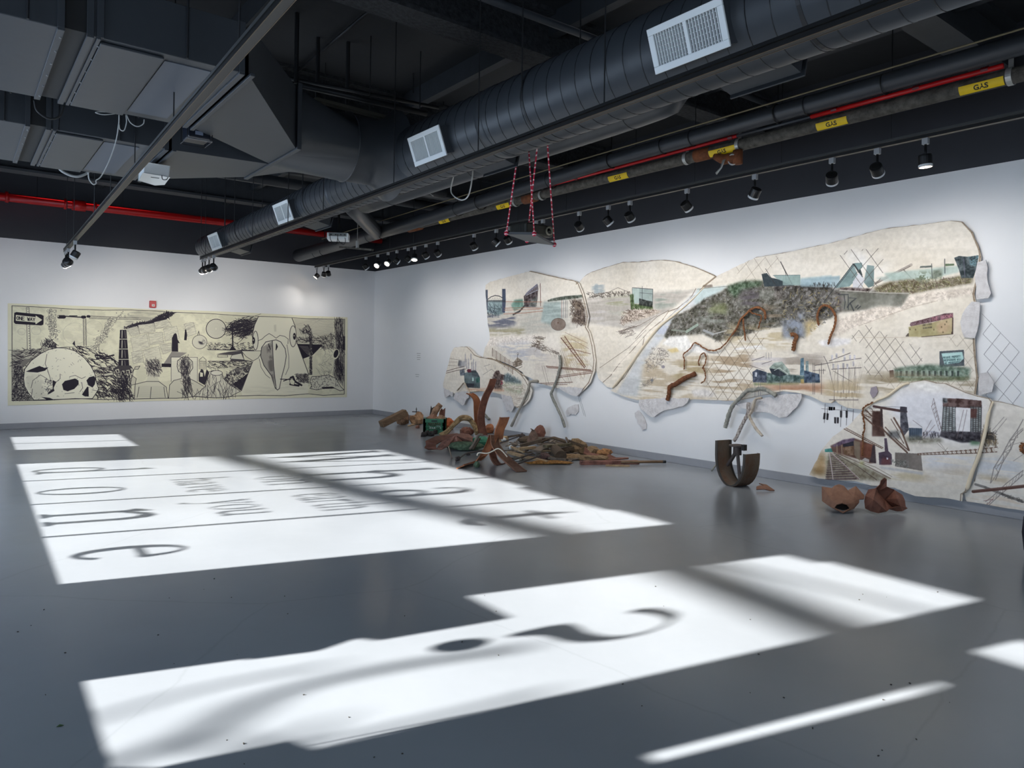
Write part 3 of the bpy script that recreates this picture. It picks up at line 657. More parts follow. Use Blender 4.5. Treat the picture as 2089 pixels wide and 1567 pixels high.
# the roped projector
t = thing('hanging_platform', (5.2, 6.25, 2.83), 'grey board slung on red and white ropes above the mural', 'platform')
cn = [onz(u, v, 2.85) for u, v in ((1033, 478), (1075, 493), (1131, 501), (1090, 479))]
m = MB(); m.prism(cn, (0, 0, .025)); m.build('board', mat('grey board', (84, 88, 92), .5), t, bevel=.003)
def rope_mat():
    m = bpy.data.materials.new('red and white rope'); m.use_nodes = True; nt = m.node_tree; b = nt.nodes['Principled BSDF']; tc = nt.nodes.new('ShaderNodeTexCoord'); wv = nt.nodes.new('ShaderNodeTexWave')
    wv.bands_direction = 'Z'; wv.inputs['Scale'].default_value = 9; wv.inputs['Distortion'].default_value = 3; nt.links.new(tc.outputs['Object'], wv.inputs[0]); r = nt.nodes.new('ShaderNodeValToRGB')
    r.color_ramp.elements[0].position = .78; r.color_ramp.elements[0].color = (*s2l((178, 22, 56)), 1); r.color_ramp.elements[1].position = .86; r.color_ramp.elements[1].color = (*s2l((226, 200, 204)), 1)
    nt.links.new(wv.outputs[0], r.inputs[0]); nt.links.new(r.outputs[0], b.inputs[0]); b.inputs['Roughness'].default_value = .8; return m
m_rope = rope_mat()
tops = [onz(u, v, 3.52) for u, v in ((1058, 303), (1097, 290), (1117, 296), (1079, 310))]
for a, b in zip(cn, tops):
    m = MB(); m.tube([a+V((0, 0, .01)), b], .0075, 8); o = m.build('rope', m_rope, t, smooth=True)
    k = MB(); k.lathe([(.003, -.03), (.022, -.018), (.026, .005), (.014, .03), (.003, .036)], a+V((0, 0, .012)), 10); k.build('knot', m_rope, o, smooth=True)
t = thing('projector', (5.2, 6.25, 2.88), 'black projector with a round lens sitting on the roped board', 'projector')
ctr = sum(cn, V())/4+V((0, 0, .09)); ax = (cn[1]-cn[2]).normalized(); R = Matrix.Rotation(math.atan2(ax.y, ax.x), 3, 'Z')
m = MB(); m.box(ctr, (.4, .3, .13), R); m.build('case', mat('olive black plastic', (44, 44, 38), .35), t, bevel=.02)
front = R @ V((0, -1, 0)); front = front if front.dot(-V(fwd)) > 0 else -front
side = R @ V((1, 0, 0)); side = side if side.dot(V(rgt)) > 0 else -side
m = MB(); lc = ctr+front*.152+side*.13
m.lathe([(.05, 0), (.05, .02), (.04, .022), (.038, .006)], lc, 22, front); l1 = m.build('lens_barrel', mat('lens rim', (150, 146, 130), .35, .4), t, smooth=False)
m = MB(); m.lathe([(.037, .0), (.03, .006), (.01, .01)], lc, 22, front); m.build('lens_glass', mat('lens glass', (8, 10, 12), .08), l1, smooth=True)
m = MB()
for k in range(9): m.box(ctr-side*.202+R @ V((0, -.1+.025*k, 0)), (.004, .006, .09), R)
m.build('vent_slots', m_black, t)
# loose cables
m_cab = mat('white cable', (196, 198, 196), .5)
def cable(pts, r, label, m_=None, group=None): 
    m = MB(); m.tube(smooth_path(pts, 7), r, 6); tag(m.build('cable', m_ or m_cab, smooth=True), label, 'cable', group)
Y5 = 6.12
cable([ony(243, 232, Y5), ony(242, 255, Y5), ony(236, 290, Y5), ony(222, 330, Y5), ony(206, 360, Y5), ony(196, 368, Y5), ony(196, 374, Y5), ony(190, 376, Y5), ony(182, 366, Y5), ony(180, 352, Y5)], .0045, 'long white cable trailing down between the two flat ducts')
cable([ony(257, 234, Y5), ony(258, 250, Y5), ony(253, 266, Y5), ony(245, 264, Y5), ony(243, 254, Y5)], .004, 'short white cable loop under the near flat duct, left of its twin')
cable([ony(258, 234, Y5), ony(266, 250, Y5), ony(280, 258, Y5), ony(292, 253, Y5), ony(294, 244, Y5)], .004, 'wide white cable loop under the near flat duct, right of its twin')
cable([ony(236, 232, Y5), ony(212, 234, Y5), ony(195, 230, Y5), ony(204, 228, Y5), ony(226, 229, Y5)], .003, 'thin white cable looped flat under the near flat duct')
Y8 = 8.4
cable([ony(118, 340, Y8), ony(128, 350, Y8), ony(145, 358, Y8), ony(160, 360, Y8), ony(175, 355, Y8), ony(183, 348, Y8)], .014, 'coiled grey cable bundle under the far flat duct', mat('grey cable', (150, 152, 150), .5))
cable([onx(928, 350, 4.6), onx(920, 385, 4.6), onx(926, 400, 4.6), onx(943, 408, 4.6), onx(956, 398, 4.6), onx(963, 365, 4.6), onx(965, 338, 4.6)], .008, 'white cable hanging in a loop below the big duct')
cable([ony(70, 205, 6.3), ony(76, 226, 6.3), ony(100, 242, 6.3), ony(122, 237, 6.3), ony(130, 215, 6.3)], .008, 'black cable drooping between the flat ducts at far left', m_blackm)
# a scrap of unistrut with a lamp holder hanging near the corner
t = thing('hanging_strut', onx(735, 507, 5.4), 'short mottled metal strut hanging on a wire near the corner', 'strut')
m = MB(); a, b = onx(694, 504, 5.4), onx(760, 510, 5.4); m.bar(a, b, .04, .03); m.build('strut', m_gas, t)
p = onx(729, 506, 5.4); m = MB(); m.tube([p, p+V((0, 0, .12))], .03, 8); m.tube([p+V((0, 0, .12)), V((p.x, p.y, DECK))], .006, 6); m.build('wire_grip', m_clamp, t)
cable([onx(852, 352, 5.0), onx(860, 370, 5.0), onx(872, 390, 5.0), onx(884, 400, 5.0)], .004, 'thin pale wire drooping below the big duct', m_cab)
# ================================================================== painter: draws the two artworks into images made here
def noise_field(h, w, cells, seed, stretch=1.0, octaves=4):
    r = np.random.default_rng(seed); out = np.zeros((h, w), np.float32); amp = 1.0; tot = 0
    cy, cx = cells, max(2, int(cells*w/h/stretch))
    for o in range(octaves):
        g = r.random((min(cy, h)+2, min(cx, w)+2)).astype(np.float32)
        yy = np.linspace(0, g.shape[0]-1.001, h); xx = np.linspace(0, g.shape[1]-1.001, w)
        yi = yy.astype(int); xi = xx.astype(int); fy = (yy-yi)[:, None]; fx = (xx-xi)[None, :]
        fy = fy*fy*(3-2*fy); fx = fx*fx*(3-2*fx)
        a = g[yi][:, xi]; b = g[yi][:, xi+1]; c = g[yi+1][:, xi]; d = g[yi+1][:, xi+1]
        out += amp*((a*(1-fx)+b*fx)*(1-fy)+(c*(1-fx)+d*fx)*fy); tot += amp; amp *= .6; cy *= 2; cx *= 2
    out /= tot
    return np.clip((out-.5)*2.2+.5, 0, 1)
class Paint:
    def __init__(s, W, H, fmap, scale, base):
        s.W, s.H, s.fmap, s.scale = W, H, fmap, scale; s.pen = .55; s.sat = 1.0; s.grain = 0
        s.im = np.empty((H, W, 3), np.float32); s.im[:] = base
        s.nf = noise_field(H, W, 90, 1, octaves=3); s.nm = noise_field(H, W, 14, 2); s.ns = noise_field(H, W, 70, 3, 9.0, 3); s.nl = noise_field(H, W, 4, 4)
        s.r = np.random.default_rng(5)
    def pts(s, P): return np.array([s.fmap(u, v) for u, v in P], float)
    def mask(s, P, feather=0):
        Q = s.pts(P); pad = int(feather*2+2)
        x0 = max(0, int(Q[:, 0].min())-pad); x1 = min(s.W, int(Q[:, 0].max())+pad+1); y0 = max(0, int(Q[:, 1].min())-pad); y1 = min(s.H, int(Q[:, 1].max())+pad+1)
        if x1 <= x0 or y1 <= y0: return None
        acc = np.zeros((y1-y0, x1-x0), np.float32)
        for oy in (.25, .75):
            for ox in (.25, .75):
                X = np.arange(x0, x1)[None, :]+ox; Y = np.arange(y0, y1)[:, None]+oy; ins = np.zeros(acc.shape, bool)
                for i in range(len(Q)):
                    xa, ya = Q[i-1]; xb, yb = Q[i]
                    if ya == yb: continue
                    c = ((ya > Y) != (yb > Y)); xs = (xb-xa)*(Y-ya)/(yb-ya)+xa
                    ins ^= c & (X < xs)
                acc += ins
        acc /= 4
        if feather >= 1:
            k = int(feather)
            for ax in (0, 1):
                for _ in range(2):
                    c = np.cumsum(np.pad(acc, [(k+1, k) if a == ax else (0, 0) for a in (0, 1)], mode='edge'), axis=ax)
                    acc = (c[2*k+1:]-c[:-2*k-1])/(2*k+1) if ax == 0 else (c[:, 2*k+1:]-c[:, :-2*k-1])/(2*k+1)
        return (slice(y0, y1), slice(x0, x1)), acc
    def fill(s, P, c, a=1.0, feather=0, n=0, nf='nf', c2=None, thr=None):
        m = s.mask(P, feather)
        if m is None: return
        sl, k = m; c = np.array(c, np.float32); t = s.im[sl]; N = getattr(s, nf)[sl][..., None]
        if c2 is not None:
            w = np.clip((N-.5)*(thr or 4)+.5, 0, 1); col = c*(1-w)+np.array(c2, np.float32)*w
        else: col = np.broadcast_to(c, t.shape)
        if n: col = col+n*(N-.5)*2
        k = (k*a)[..., None]; s.im[sl] = t*(1-k)+col*k
    def wash(s, P, c, a=.6, feather=14, nf='ns', thr=3):
        """an uneven brushed wash"""
        m = s.mask(P, feather)
        if m is None: return
        sl, k = m; N = getattr(s, nf)[sl]; k = (k*a*np.clip((N-.5)*thr+.55, 0, 1))[..., None]; s.im[sl] = s.im[sl]*(1-k)+np.array(c, np.float32)*k
    def line(s, P, w, c, a=1.0, closed=False):
        Q = s.pts(P)
        if closed: Q = np.vstack([Q, Q[:1]])
        u, v = P[0]; hw = max(.22, w*s.scale(u, v)/2)
        for (xa, ya), (xb, yb) in zip(Q, Q[1:]):
            x0 = max(0, int(min(xa, xb)-hw-2)); x1 = min(s.W, int(max(xa, xb)+hw+3)); y0 = max(0, int(min(ya, yb)-hw-2)); y1 = min(s.H, int(max(ya, yb)+hw+3))
            if x1 <= x0 or y1 <= y0: continue
            X = np.arange(x0, x1)[None, :]+.5; Y = np.arange(y0, y1)[:, None]+.5; dx, dy = xb-xa, yb-ya; L = dx*dx+dy*dy+1e-9
            t = np.clip(((X-xa)*dx+(Y-ya)*dy)/L, 0, 1); d = np.hypot(X-xa-t*dx, Y-ya-t*dy)
            k = (np.clip(hw+.5-d, 0, 1)*a)[..., None]; s.im[y0:y1, x0:x1] = s.im[y0:y1, x0:x1]*(1-k)+np.array(c, np.float32)*k
    def ellipse(s, cx, cy, rx, ry, n=26, rot=0):
        return [(cx+rx*math.cos(t)*math.cos(rot)-ry*math.sin(t)*math.sin(rot), cy+rx*math.cos(t)*math.sin(rot)+ry*math.sin(t)*math.cos(rot)) for t in [2*PI*i/n for i in range(n)]]
    def strokes(s, P, n, L, ang, w, cols, a=.8, jitter=.3):
        """random pen strokes with their middles inside the polygon (photo pixels)"""
        A = np.array(P); lo, hi = A.min(0), A.max(0); k = 0; tries = 0
        while k < n and tries < n*8:
            tries += 1; p = lo+(hi-lo)*s.r.random(2); ins = False
            for i in range(len(A)):
                xa, ya = A[i-1]; xb, yb = A[i]
                if (ya > p[1]) != (yb > p[1]) and p[0] < (xb-xa)*(p[1]-ya)/(yb-ya)+xa: ins = not ins
            if not ins: continue
            k += 1; t = ang+s.r.normal()*jitter; l = L*(.5+s.r.random())/2; d = np.array([math.cos(t), math.sin(t)])*l
            mid = p+s.r.normal(size=2)*l*.12
            s.line([tuple(p-d), tuple(mid), tuple(p+d)], w*s.pen*(.6+.8*s.r.random()), cols[s.r.integers(len(cols))], a)
    def fence(s, P, a, b, ang1, ang2, w, c, al=.8, drop=0.0):
        """chain-link diamonds inside the polygon: two families of lines, a, b = spacing"""
        A = np.array(P); ctr = A.mean(0); R = np.hypot(*(A.max(0)-A.min(0)))
        for ang, sp in ((ang1, a), (ang2, b)):
            d = np.array([math.cos(ang), math.sin(ang)]); nn = np.array([-d[1], d[0]])
            for k in range(int(-R/sp), int(R/sp)+1):
                o = ctr+nn*k*sp; ts = []
                for i in range(len(A)):
                    e = A[i]-A[i-1]; den = d[0]*e[1]-d[1]*e[0]
                    if abs(den) < 1e-9: continue
                    q = A[i-1]-o; t = (q[0]*e[1]-q[1]*e[0])/den; m = (q[0]*d[1]-q[1]*d[0])/den
                    if 0 <= m <= 1: ts.append(t)
                ts.sort()
                for t0, t1 in zip(ts[::2], ts[1::2]):
                    if s.r.random() < drop: t1 = t0+(t1-t0)*s.r.random()
                    s.line([tuple(o+d*t0), tuple(o+d*t1)], w, c, al)
    GL = {'A': '0,0 .5,1 1,0|.2,.4 .8,.4', 'B': '0,0 0,1 .8,.9 .8,.55 0,.5|.8,.5 .9,.1 0,0', 'C': '1,.85 .6,1 .1,.8 0,.4 .3,0 .7,0 1,.15', 'D': '0,0 0,1 .6,.95 1,.5 .6,.05 0,0', 'E': '1,1 0,1 0,0 1,0|0,.5 .8,.5', 'G': '1,.85 .6,1 .1,.8 0,.4 .3,0 .9,.1 .9,.45 .6,.45',
          'H': '0,0 0,1|1,0 1,1|0,.5 1,.5', 'I': '.5,0 .5,1', 'K': '0,0 0,1|1,1 0,.45 1,0', 'L': '0,1 0,0 .9,0', 'M': '0,0 0,1 .5,.4 1,1 1,0', 'N': '0,0 0,1 1,0 1,1', 'O': '.5,1 .1,.8 0,.5 .1,.2 .5,0 .9,.2 1,.5 .9,.8 .5,1', 'P': '0,0 0,1 .9,.95 .9,.55 0,.5', 'R': '0,0 0,1 .9,.95 .9,.55 0,.5 1,0',
          'S': '1,.85 .6,1 .1,.9 .1,.6 .9,.4 .9,.1 .4,0 0,.15', 'T': '0,1 1,1|.5,1 .5,0', 'U': '0,1 0,.2 .5,0 1,.2 1,1', 'V': '0,1 .5,0 1,1', 'W': '0,1 .25,0 .5,.7 .75,0 1,1', 'X': '0,0 1,1|0,1 1,0', 'Y': '0,1 .5,.5 1,1|.5,.5 .5,0', ' ': ''}
    def text(s, t, p0, p1, up, w, c, a=.9, gap=.3):
        """stroke capitals from p0 to p1, up = vector of the letter height, all in photo pixels"""
        p0 = np.array(p0, float); d = (np.array(p1)-p0)/(len(t)+gap*(len(t)-1)); up = np.array(up, float)
        for i, ch in enumerate(t):
            o = p0+d*i*(1+gap)
            for st in s.GL[ch].split('|'):
                if st:
                    q = [tuple(map(float, x.split(','))) for x in st.split()]; s.line([tuple(o+d*x+up*y) for x, y in q], w, c, a)
    def image(s, name):
        g_ = s.im.mean(2, keepdims=True); s.im = g_+(s.im-g_)*s.sat+(s.nf[..., None]-.5)*s.grain; a = np.ones((s.H, s.W, 4), np.float32); a[..., :3] = np.clip(s.im/255, 0, 1)
        im = bpy.data.images.new(name, s.W, s.H, alpha=False); im.pixels.foreach_set(a[::-1].ravel()); im.update(); return im
def art_material(name, img, rough=.75, bump=.15, bscale=70):
    m = bpy.data.materials.new(name); m.use_nodes = True; nt = m.node_tree; b = nt.nodes['Principled BSDF']; t = nt.nodes.new('ShaderNodeTexImage'); t.image = img; t.extension = 'EXTEND'
    uv = nt.nodes.new('ShaderNodeUVMap'); uv.uv_map = 'paint'; nt.links.new(uv.outputs[0], t.inputs[0]); nt.links.new(t.outputs[0], b.inputs[0]); b.inputs['Roughness'].default_value = rough; b.inputs['Specular IOR Level'].default_value = .2
    tc = nt.nodes.new('ShaderNodeTexCoord'); n = nt.nodes.new('ShaderNodeTexNoise'); n.inputs['Scale'].default_value = bscale; nt.links.new(tc.outputs['Object'], n.inputs[0])
    bp = nt.nodes.new('ShaderNodeBump'); bp.inputs['Strength'].default_value = bump; bp.inputs['Distance'].default_value = .004; nt.links.new(n.outputs[0], bp.inputs['Height']); nt.links.new(bp.outputs[0], b.inputs['Normal']); return m
def add_uv(o, f):
    me = o.data; og = ORG[o.name]; uv = me.uv_layers.new(name='paint')
    for l in me.loops: uv.data[l.index].uv = f(me.vertices[l.vertex_index].co+og)
def Z(ox, oy, s): return lambda *q: [(ox+q[i]/s, oy+q[i+1]/s) for i in range(0, len(q), 2)]
# ================================================================== the long ink drawing on the back wall
MX0, MX1, MZ0, MZ1 = .70, 7.75, .38, 2.46; PP = 270
def map1(u, v): p = ony(u, v, WY); return ((p.x-MX0)*PP, (MZ1-p.z)*PP)
p1 = Paint(int((MX1-MX0)*PP), int((MZ1-MZ0)*PP), map1, lambda u, v: PP*depth(ony(u, v, WY))/FPX, (221, 218, 192))
INK = (44, 40, 50); PAP = (219, 216, 192); GRY = (150, 148, 138)
p1.im += (p1.nl[..., None]-.5)*6
a = Z(0, 600, 5.2225); b = Z(360, 600, 5.2225)
frame_top = a(128, 125, 360, 135, 760, 160, 1100, 172, 1400, 170, 1650, 180, 1850, 195)+b(0, 195, 350, 208, 700, 232, 1050, 242, 1400, 262, 1790, 268)
frame_bot = b(1785, 1065, 1560, 1078, 1400, 1062, 1150, 1082, 880, 1078, 640, 1085, 430, 1105, 200, 1090, 0, 1110)+a(1700, 1110, 1400, 1118, 1100, 1122, 800, 1112, 500, 1130, 128, 1135)
inner = frame_top+frame_bot
p1.wash(inner, (196, 193, 170), .5, 4, 'nm', 3)
p1.strokes(inner, 700, 14, .1, .5, [(170, 166, 148), (150, 146, 132)], .4, .4)
# hatched sky stripes, craters
for x, y, r in ((385, 390, 50), (800, 420, 130), (1180, 290, 40), (1000, 360, 90), (230, 400, 40)): p1.line(p1.ellipse(*a(x, y)[0], r/5.2, r/6), .5, GRY, .6, True); p1.wash(p1.ellipse(*a(x, y)[0], r/6, r/7), (205, 201, 180), .5, 5)
# one way sign
p1.fill(a(280, 145, 310, 145, 325, 595, 292, 600), PAP); p1.line(a(280, 145, 310, 145, 325, 595, 292, 600), .7, INK, 1, True)
for k in range(17): p1.fill(p1.ellipse(*a(296+k*1.2, 160+26*k)[0], .8, 1, 8), INK)
p1.fill(a(152, 200, 175, 192, 440, 218, 465, 232, 462, 325, 440, 334, 165, 318, 146, 300), INK)
p1.fill(a(168, 222, 380, 245, 380, 228, 450, 275, 380, 322, 375, 302, 168, 284), PAP)
p1.text('ONE WAY', a(178, 272)[0], a(372, 290)[0], (0, -6.6), 1.3, INK)
# tower crane
for q, w in ((a(630, 243, 680, 243), 7), (a(680, 235, 880, 248), 2.2), (a(740, 232, 820, 232), 1.6), (a(880, 245, 900, 245), 6), (a(935, 238, 948, 238), 5)): p1.line(q, w, INK)
for q in (a(950, 232, 1480, 255), a(950, 262, 1500, 275)): p1.line(q, .6, INK, .9)
for k in range(40): x = 950+k*13; p1.line(a(x, 233+k*.5, x+7, 262+k*.3, x+13, 234+k*.5), .35, INK, .7)
for q in (a(885, 262, 892, 550), a(915, 262, 920, 550)): p1.line(q, .7, INK)
for k in range(18): y = 262+k*16; p1.line(a(887, y, 917, y+16), .4, INK, .8); p1.line(a(917, y, 887, y+16), .4, INK, .8)
# bubble columns
for P0, P1_, n in ((a(560, 180)[0], a(560, 450)[0], 120), (a(1180, 300)[0], a(1010, 600)[0], 130), (a(1290, 200)[0], a(1180, 300)[0], 25)):
    for k in range(n):
        t = p1.r.random(); c = np.array(P0)*(1-t)+np.array(P1_)*t+p1.r.normal(size=2)*(5.5, 3); r = .6+p1.r.random()*2; q = p1.ellipse(c[0], c[1], r, r, 10); p1.fill(q, PAP, .8); p1.line(q, .4, INK, .75, True)
# horizon, ground with dashes
p1.fill(a(135, 590, 270, 600, 420, 590, 600, 640, 300, 700, 240, 780, 250, 1000, 350, 1128, 130, 1130), (176, 172, 156)); p1.strokes(a(135, 590, 420, 590, 500, 610, 240, 780, 135, 770), 160, 13, .1, .9, [INK], .9); p1.strokes(a(140, 770, 260, 770, 260, 1000, 350, 1125, 135, 1130), 500, 5, .3, 1.2, [INK], .9, 1.2)
p1.line(a(480, 580, 700, 565, 950, 560), .8, INK); p1.strokes(a(700, 565, 950, 560, 1270, 700, 1250, 850, 1420, 1110, 1000, 1120, 1050, 980, 1000, 850, 900, 680), 190, 12, .45, 2.0, [INK], .95, .35)
p1.strokes(a(1040, 780, 1250, 800, 1420, 1110, 1040, 1115), 140, 13, .4, 1.6, [INK], .95)
p1.fill(a(800, 545, 770, 530, 795, 495), INK)
for q in (a(1015, 655, 1060, 650, 1110, 675, 1210, 650), a(1030, 680, 1120, 690, 1180, 680, 1230, 715), a(1060, 660, 1090, 690)): p1.line(q, 3, INK)
# wrecked hut and wave of cloth
p1.fill(a(400, 520, 520, 460, 600, 520, 595, 580, 470, 590), PAP); p1.strokes(a(430, 540, 530, 465, 600, 525, 595, 580, 460, 585), 90, 9, .6, 1.3, [INK], .95, .8)
p1.fill(a(240, 620, 440, 575, 590, 590, 560, 625, 420, 640, 330, 700, 260, 770, 215, 740, 300, 660), (120, 116, 110)); p1.strokes(a(250, 620, 450, 580, 580, 595, 420, 640, 300, 690), 90, 13, -.35, 1.2, [INK, PAP], .9)
# skull
skull = a(250, 900, 262, 800, 330, 710, 430, 635, 520, 590, 610, 572, 700, 575, 800, 605, 900, 680, 970, 770, 1010, 850, 1025, 930, 1050, 1010, 1020, 1060, 985, 1112, 700, 1118, 500, 1125, 360, 1128, 300, 1050, 262, 980)
p1.fill(skull, (228, 225, 204)); p1.line(skull, 1.3, INK, 1, True)
p1.wash(a(260, 830, 420, 860, 520, 1000, 480, 1110, 340, 1110, 280, 1000), (176, 172, 158), .4, 8, 'nm')
for q in (a(660, 960, 690, 925, 800, 898, 835, 920, 838, 960, 790, 1010, 720, 1035, 675, 1020), a(920, 920, 950, 885, 1000, 872, 1020, 900, 1010, 960, 985, 995, 940, 970), a(905, 1020, 930, 985, 942, 990, 945, 1090, 905, 1090, 872, 1070), a(275, 825, 330, 800, 420, 765, 470, 785, 515, 780, 480, 815, 400, 835, 320, 830), a(560, 915, 600, 935, 570, 1000, 580, 1030, 530, 1060, 505, 1070, 515, 1045, 560, 1010), a(440, 1095, 530, 1105, 590, 1130, 500, 1125)): p1.fill(q, INK)
for q in (a(500, 640, 480, 740, 500, 790, 520, 850, 545, 930), a(330, 1000, 350, 920, 430, 860, 500, 900), a(640, 850, 640, 900, 600, 935), a(740, 880, 800, 865, 870, 900, 910, 880), a(870, 940, 880, 1000, 850, 1040), a(690, 1060, 790, 1050), a(980, 1020, 1030, 1030), a(345, 1010, 335, 1090)): p1.line(q, .8, INK, .9)
p1.strokes(skull, 90, 3, 0, .8, [INK], .7, 2); p1.strokes(a(480, 900, 560, 920, 540, 1060, 480, 1020), 60, 4, .5, .9, [INK], .8, 1)
# smokestack on a turtle, smoke
p1.fill(a(1310, 365, 1400, 320, 1600, 280, 1780, 190, 1870, 195, 1800, 250, 1640, 320, 1480, 345, 1380, 375), (120, 116, 112)); p1.strokes(a(1310, 365, 1400, 325, 1600, 285, 1760, 195, 1870, 198, 1800, 250, 1640, 320, 1480, 345), 340, 7, -.5, 1.7, [INK], .9, .8)
p1.wash(a(1320, 340, 1380, 200, 1480, 175, 1750, 185, 1600, 280), (150, 146, 136), .6, 8)
p1.fill(a(1278, 378, 1345, 378, 1378, 795, 1258, 795), INK)
for y in (378, 480, 585, 695): p1.line(a(1272-(y-378)*.05, y, 1350+(y-378)*.08, y), 1.2, PAP)
for y0 in (390, 495, 600, 710): p1.line(a(1300, y0, 1298, y0+75), 1.6, (190, 186, 170)); p1.line(a(1328, y0, 1336, y0+75), .8, (140, 136, 128))
p1.fill(a(1200, 800, 1260, 760, 1390, 760, 1430, 810, 1400, 845, 1240, 850), (70, 66, 70))
for q in (a(1230, 810, 1260, 800, 1270, 835, 1245, 840), a(1290, 820, 1320, 820, 1320, 845, 1290, 845), a(1345, 815, 1375, 810, 1380, 838, 1350, 840), a(1395, 795, 1415, 800, 1405, 825)): p1.line(q, 1.3, PAP, 1, True)
for q in (a(1440, 775, 1490, 765, 1470, 800, 1430, 800), a(1100, 850, 1200, 830, 1210, 860, 1110, 875), a(1400, 860, 1450, 900, 1440, 960, 1370, 975, 1400, 920), a(1160, 780, 1220, 765, 1230, 790)): p1.fill(q, (196, 192, 172)); p1.line(q, .9, INK, 1, True)
p1.strokes(a(1240, 860, 1400, 860, 1360, 980, 1420, 1100, 1200, 1110, 1280, 980), 120, 22, 1.2, 1.5, [INK], .95, .35)
# drifting sheets of paper
for q in (a(1350, 370, 1460, 340, 1490, 430, 1400, 450), a(1470, 330, 1640, 310, 1650, 400, 1490, 420), a(1390, 470, 1560, 425, 1590, 560, 1420, 620), a(1580, 420, 1730, 405, 1740, 520, 1600, 540), a(1400, 620, 1510, 600, 1530, 720, 1420, 740), a(1520, 600, 1690, 555, 1720, 690, 1560, 720), a(1640, 300, 1780, 270, 1830, 340, 1660, 370), a(1740, 370, 1880, 340, 1910, 470, 1760, 500), a(1960, 320, 2060, 300, 2089, 420, 2000, 450), a(1700, 540, 1820, 520, 1830, 600, 1740, 640)): p1.fill(q, (212, 209, 188), 1); p1.strokes(q, 60, 12, -.2, .5, [(130, 126, 118)], .5, .3); p1.line(q, .5, (120, 116, 110), .8, True)
# two figures and pendant
p1.fill(a(1852, 425, 1870, 415, 1882, 430, 1890, 480, 1915, 525, 1895, 520, 1897, 615, 1828, 610, 1830, 470), INK); p1.fill(a(1960, 490, 1970, 380, 1982, 375, 1992, 440, 1986, 492), INK)
p1.fill(a(1830, 610, 1895, 618, 1990, 625, 1800, 745, 1740, 745), (140, 136, 130)); p1.fill(a(1720, 740, 1822, 740, 1818, 778, 1720, 776), INK)
q = p1.ellipse(*b(245, 510)[0], 15, 14); p1.fill(q, (206, 203, 184)); p1.line(q, .8, INK, .9, True); p1.wash(p1.ellipse(*b(270, 505)[0], 7, 6), INK, .9, 3, 'nm'); p1.line(b(225, 435, 235, 395, 245, 435), .9, INK)
# viewer with glasses, viewer with ponytail
p1.fill(a(1430, 1110, 1440, 960, 1560, 930, 1570, 880, 1680, 880, 1690, 930, 1770, 990, 1790, 1110), (206, 203, 182)); p1.line(a(1430, 1110, 1440, 960, 1560, 930, 1690, 930, 1770, 990, 1790, 1110), 1, INK)
p1.fill(a(1545, 760, 1580, 715, 1650, 700, 1700, 720, 1715, 760, 1720, 810, 1700, 880, 1600, 885, 1560, 840), (196, 192, 174)); p1.strokes(a(1535, 740, 1650, 700, 1720, 730, 1660, 880, 1580, 860), 90, 14, 1.0, 1.0, [INK], .9, .5); p1.line(a(1660, 800, 1720, 805, 1725, 830), 1.1, INK)
for k in range(12): p1.line(a(1470, 980+10*k, 1760, 985+10*k), .4, GRY, .7)
for q in (a(1610, 990, 1600, 1110), a(1480, 990, 1460, 1100), a(1745, 990, 1760, 1100)): p1.line(q, .9, INK)
p1.fill(a(1822, 670, 2089, 672, 2089, 920, 1822, 920), (216, 213, 194)); p1.fill(b(100, 672, 222, 674, 222, 930, 100, 930), (216, 213, 194)); p1.line(a(1822, 930, 1822, 672)+b(222, 674, 222, 930), .8, INK, .9)
for k in range(13): p1.line(a(1825, 720+16*k)+b(220, 722+16*k), .35, GRY, .7)
p1.fill(a(1795, 1110, 1805, 970, 1850, 920, 1930, 900)+b(120, 890, 200, 930, 280, 980, 180, 1100), (200, 197, 178)); p1.line(a(1795, 1110, 1805, 970, 1850, 920, 1930, 900), 1, INK); p1.line(b(120, 890, 200, 930, 285, 980), 1, INK)
q = b(5, 770, 10, 710, 60, 672, 120, 672, 170, 720, 172, 790, 130, 850, 60, 850, 20, 820); p1.fill(q, (206, 203, 184)); p1.line(q, 1.1, INK, 1, True); p1.strokes(b(30, 780, 60, 700, 120, 700, 150, 790, 100, 850, 60, 845), 80, 20, 1.5, .9, [INK], .9, .35)
p1.strokes(b(60, 850, 130, 850, 150, 960, 170, 1070, 60, 1080, 70, 960), 80, 20, 1.4, 1.1, [INK], .9, .35)
# arched window, small people
p1.line(b(240, 800, 242, 700, 280, 668, 315, 700, 318, 800), .7, INK)
for i in range(5):
    for j in range(4): p1.fill(b(250+j*16, 710+i*20, 258+j*16, 710+i*20, 258+j*16, 722+i*20, 250+j*16, 722+i*20), INK, .8)
p1.fill(b(235, 850, 265, 795, 285, 810, 300, 880, 320, 800, 345, 830, 330, 900, 300, 970, 235, 930), INK, .95); p1.fill(b(250, 830, 280, 840, 280, 880, 250, 880), PAP)
# tree ring, tree blown sideways, striped land
q = p1.ellipse(*b(420, 370)[0], 20, 19.6, 40); p1.fill(q, (208, 205, 186)); p1.line(q, 1.3, INK, 1, True)
for r in (16.5, 13.5, 11, 8.5, 6, 3.5): p1.line(p1.ellipse(*b(420, 370)[0], r, r*.97, 30), .4, GRY, .9, True)
p1.strokes(b(540, 370, 620, 290, 840, 245, 830, 400, 720, 470, 610, 420), 260, 26, -.12, 1.1, [INK], .95, .3); p1.line(b(525, 365, 580, 300, 640, 275), 1.0, INK); p1.line(b(530, 375, 580, 420, 700, 470), 1.0, INK)
p1.fill(b(585, 330, 600, 330, 605, 560, 640, 600, 560, 600, 592, 550), INK)
p1.line(b(335, 592, 830, 600), 1.4, INK); p1.strokes(b(335, 520, 820, 515, 830, 595, 335, 588), 170, 5, .2, 1.1, [INK], .95, .5)
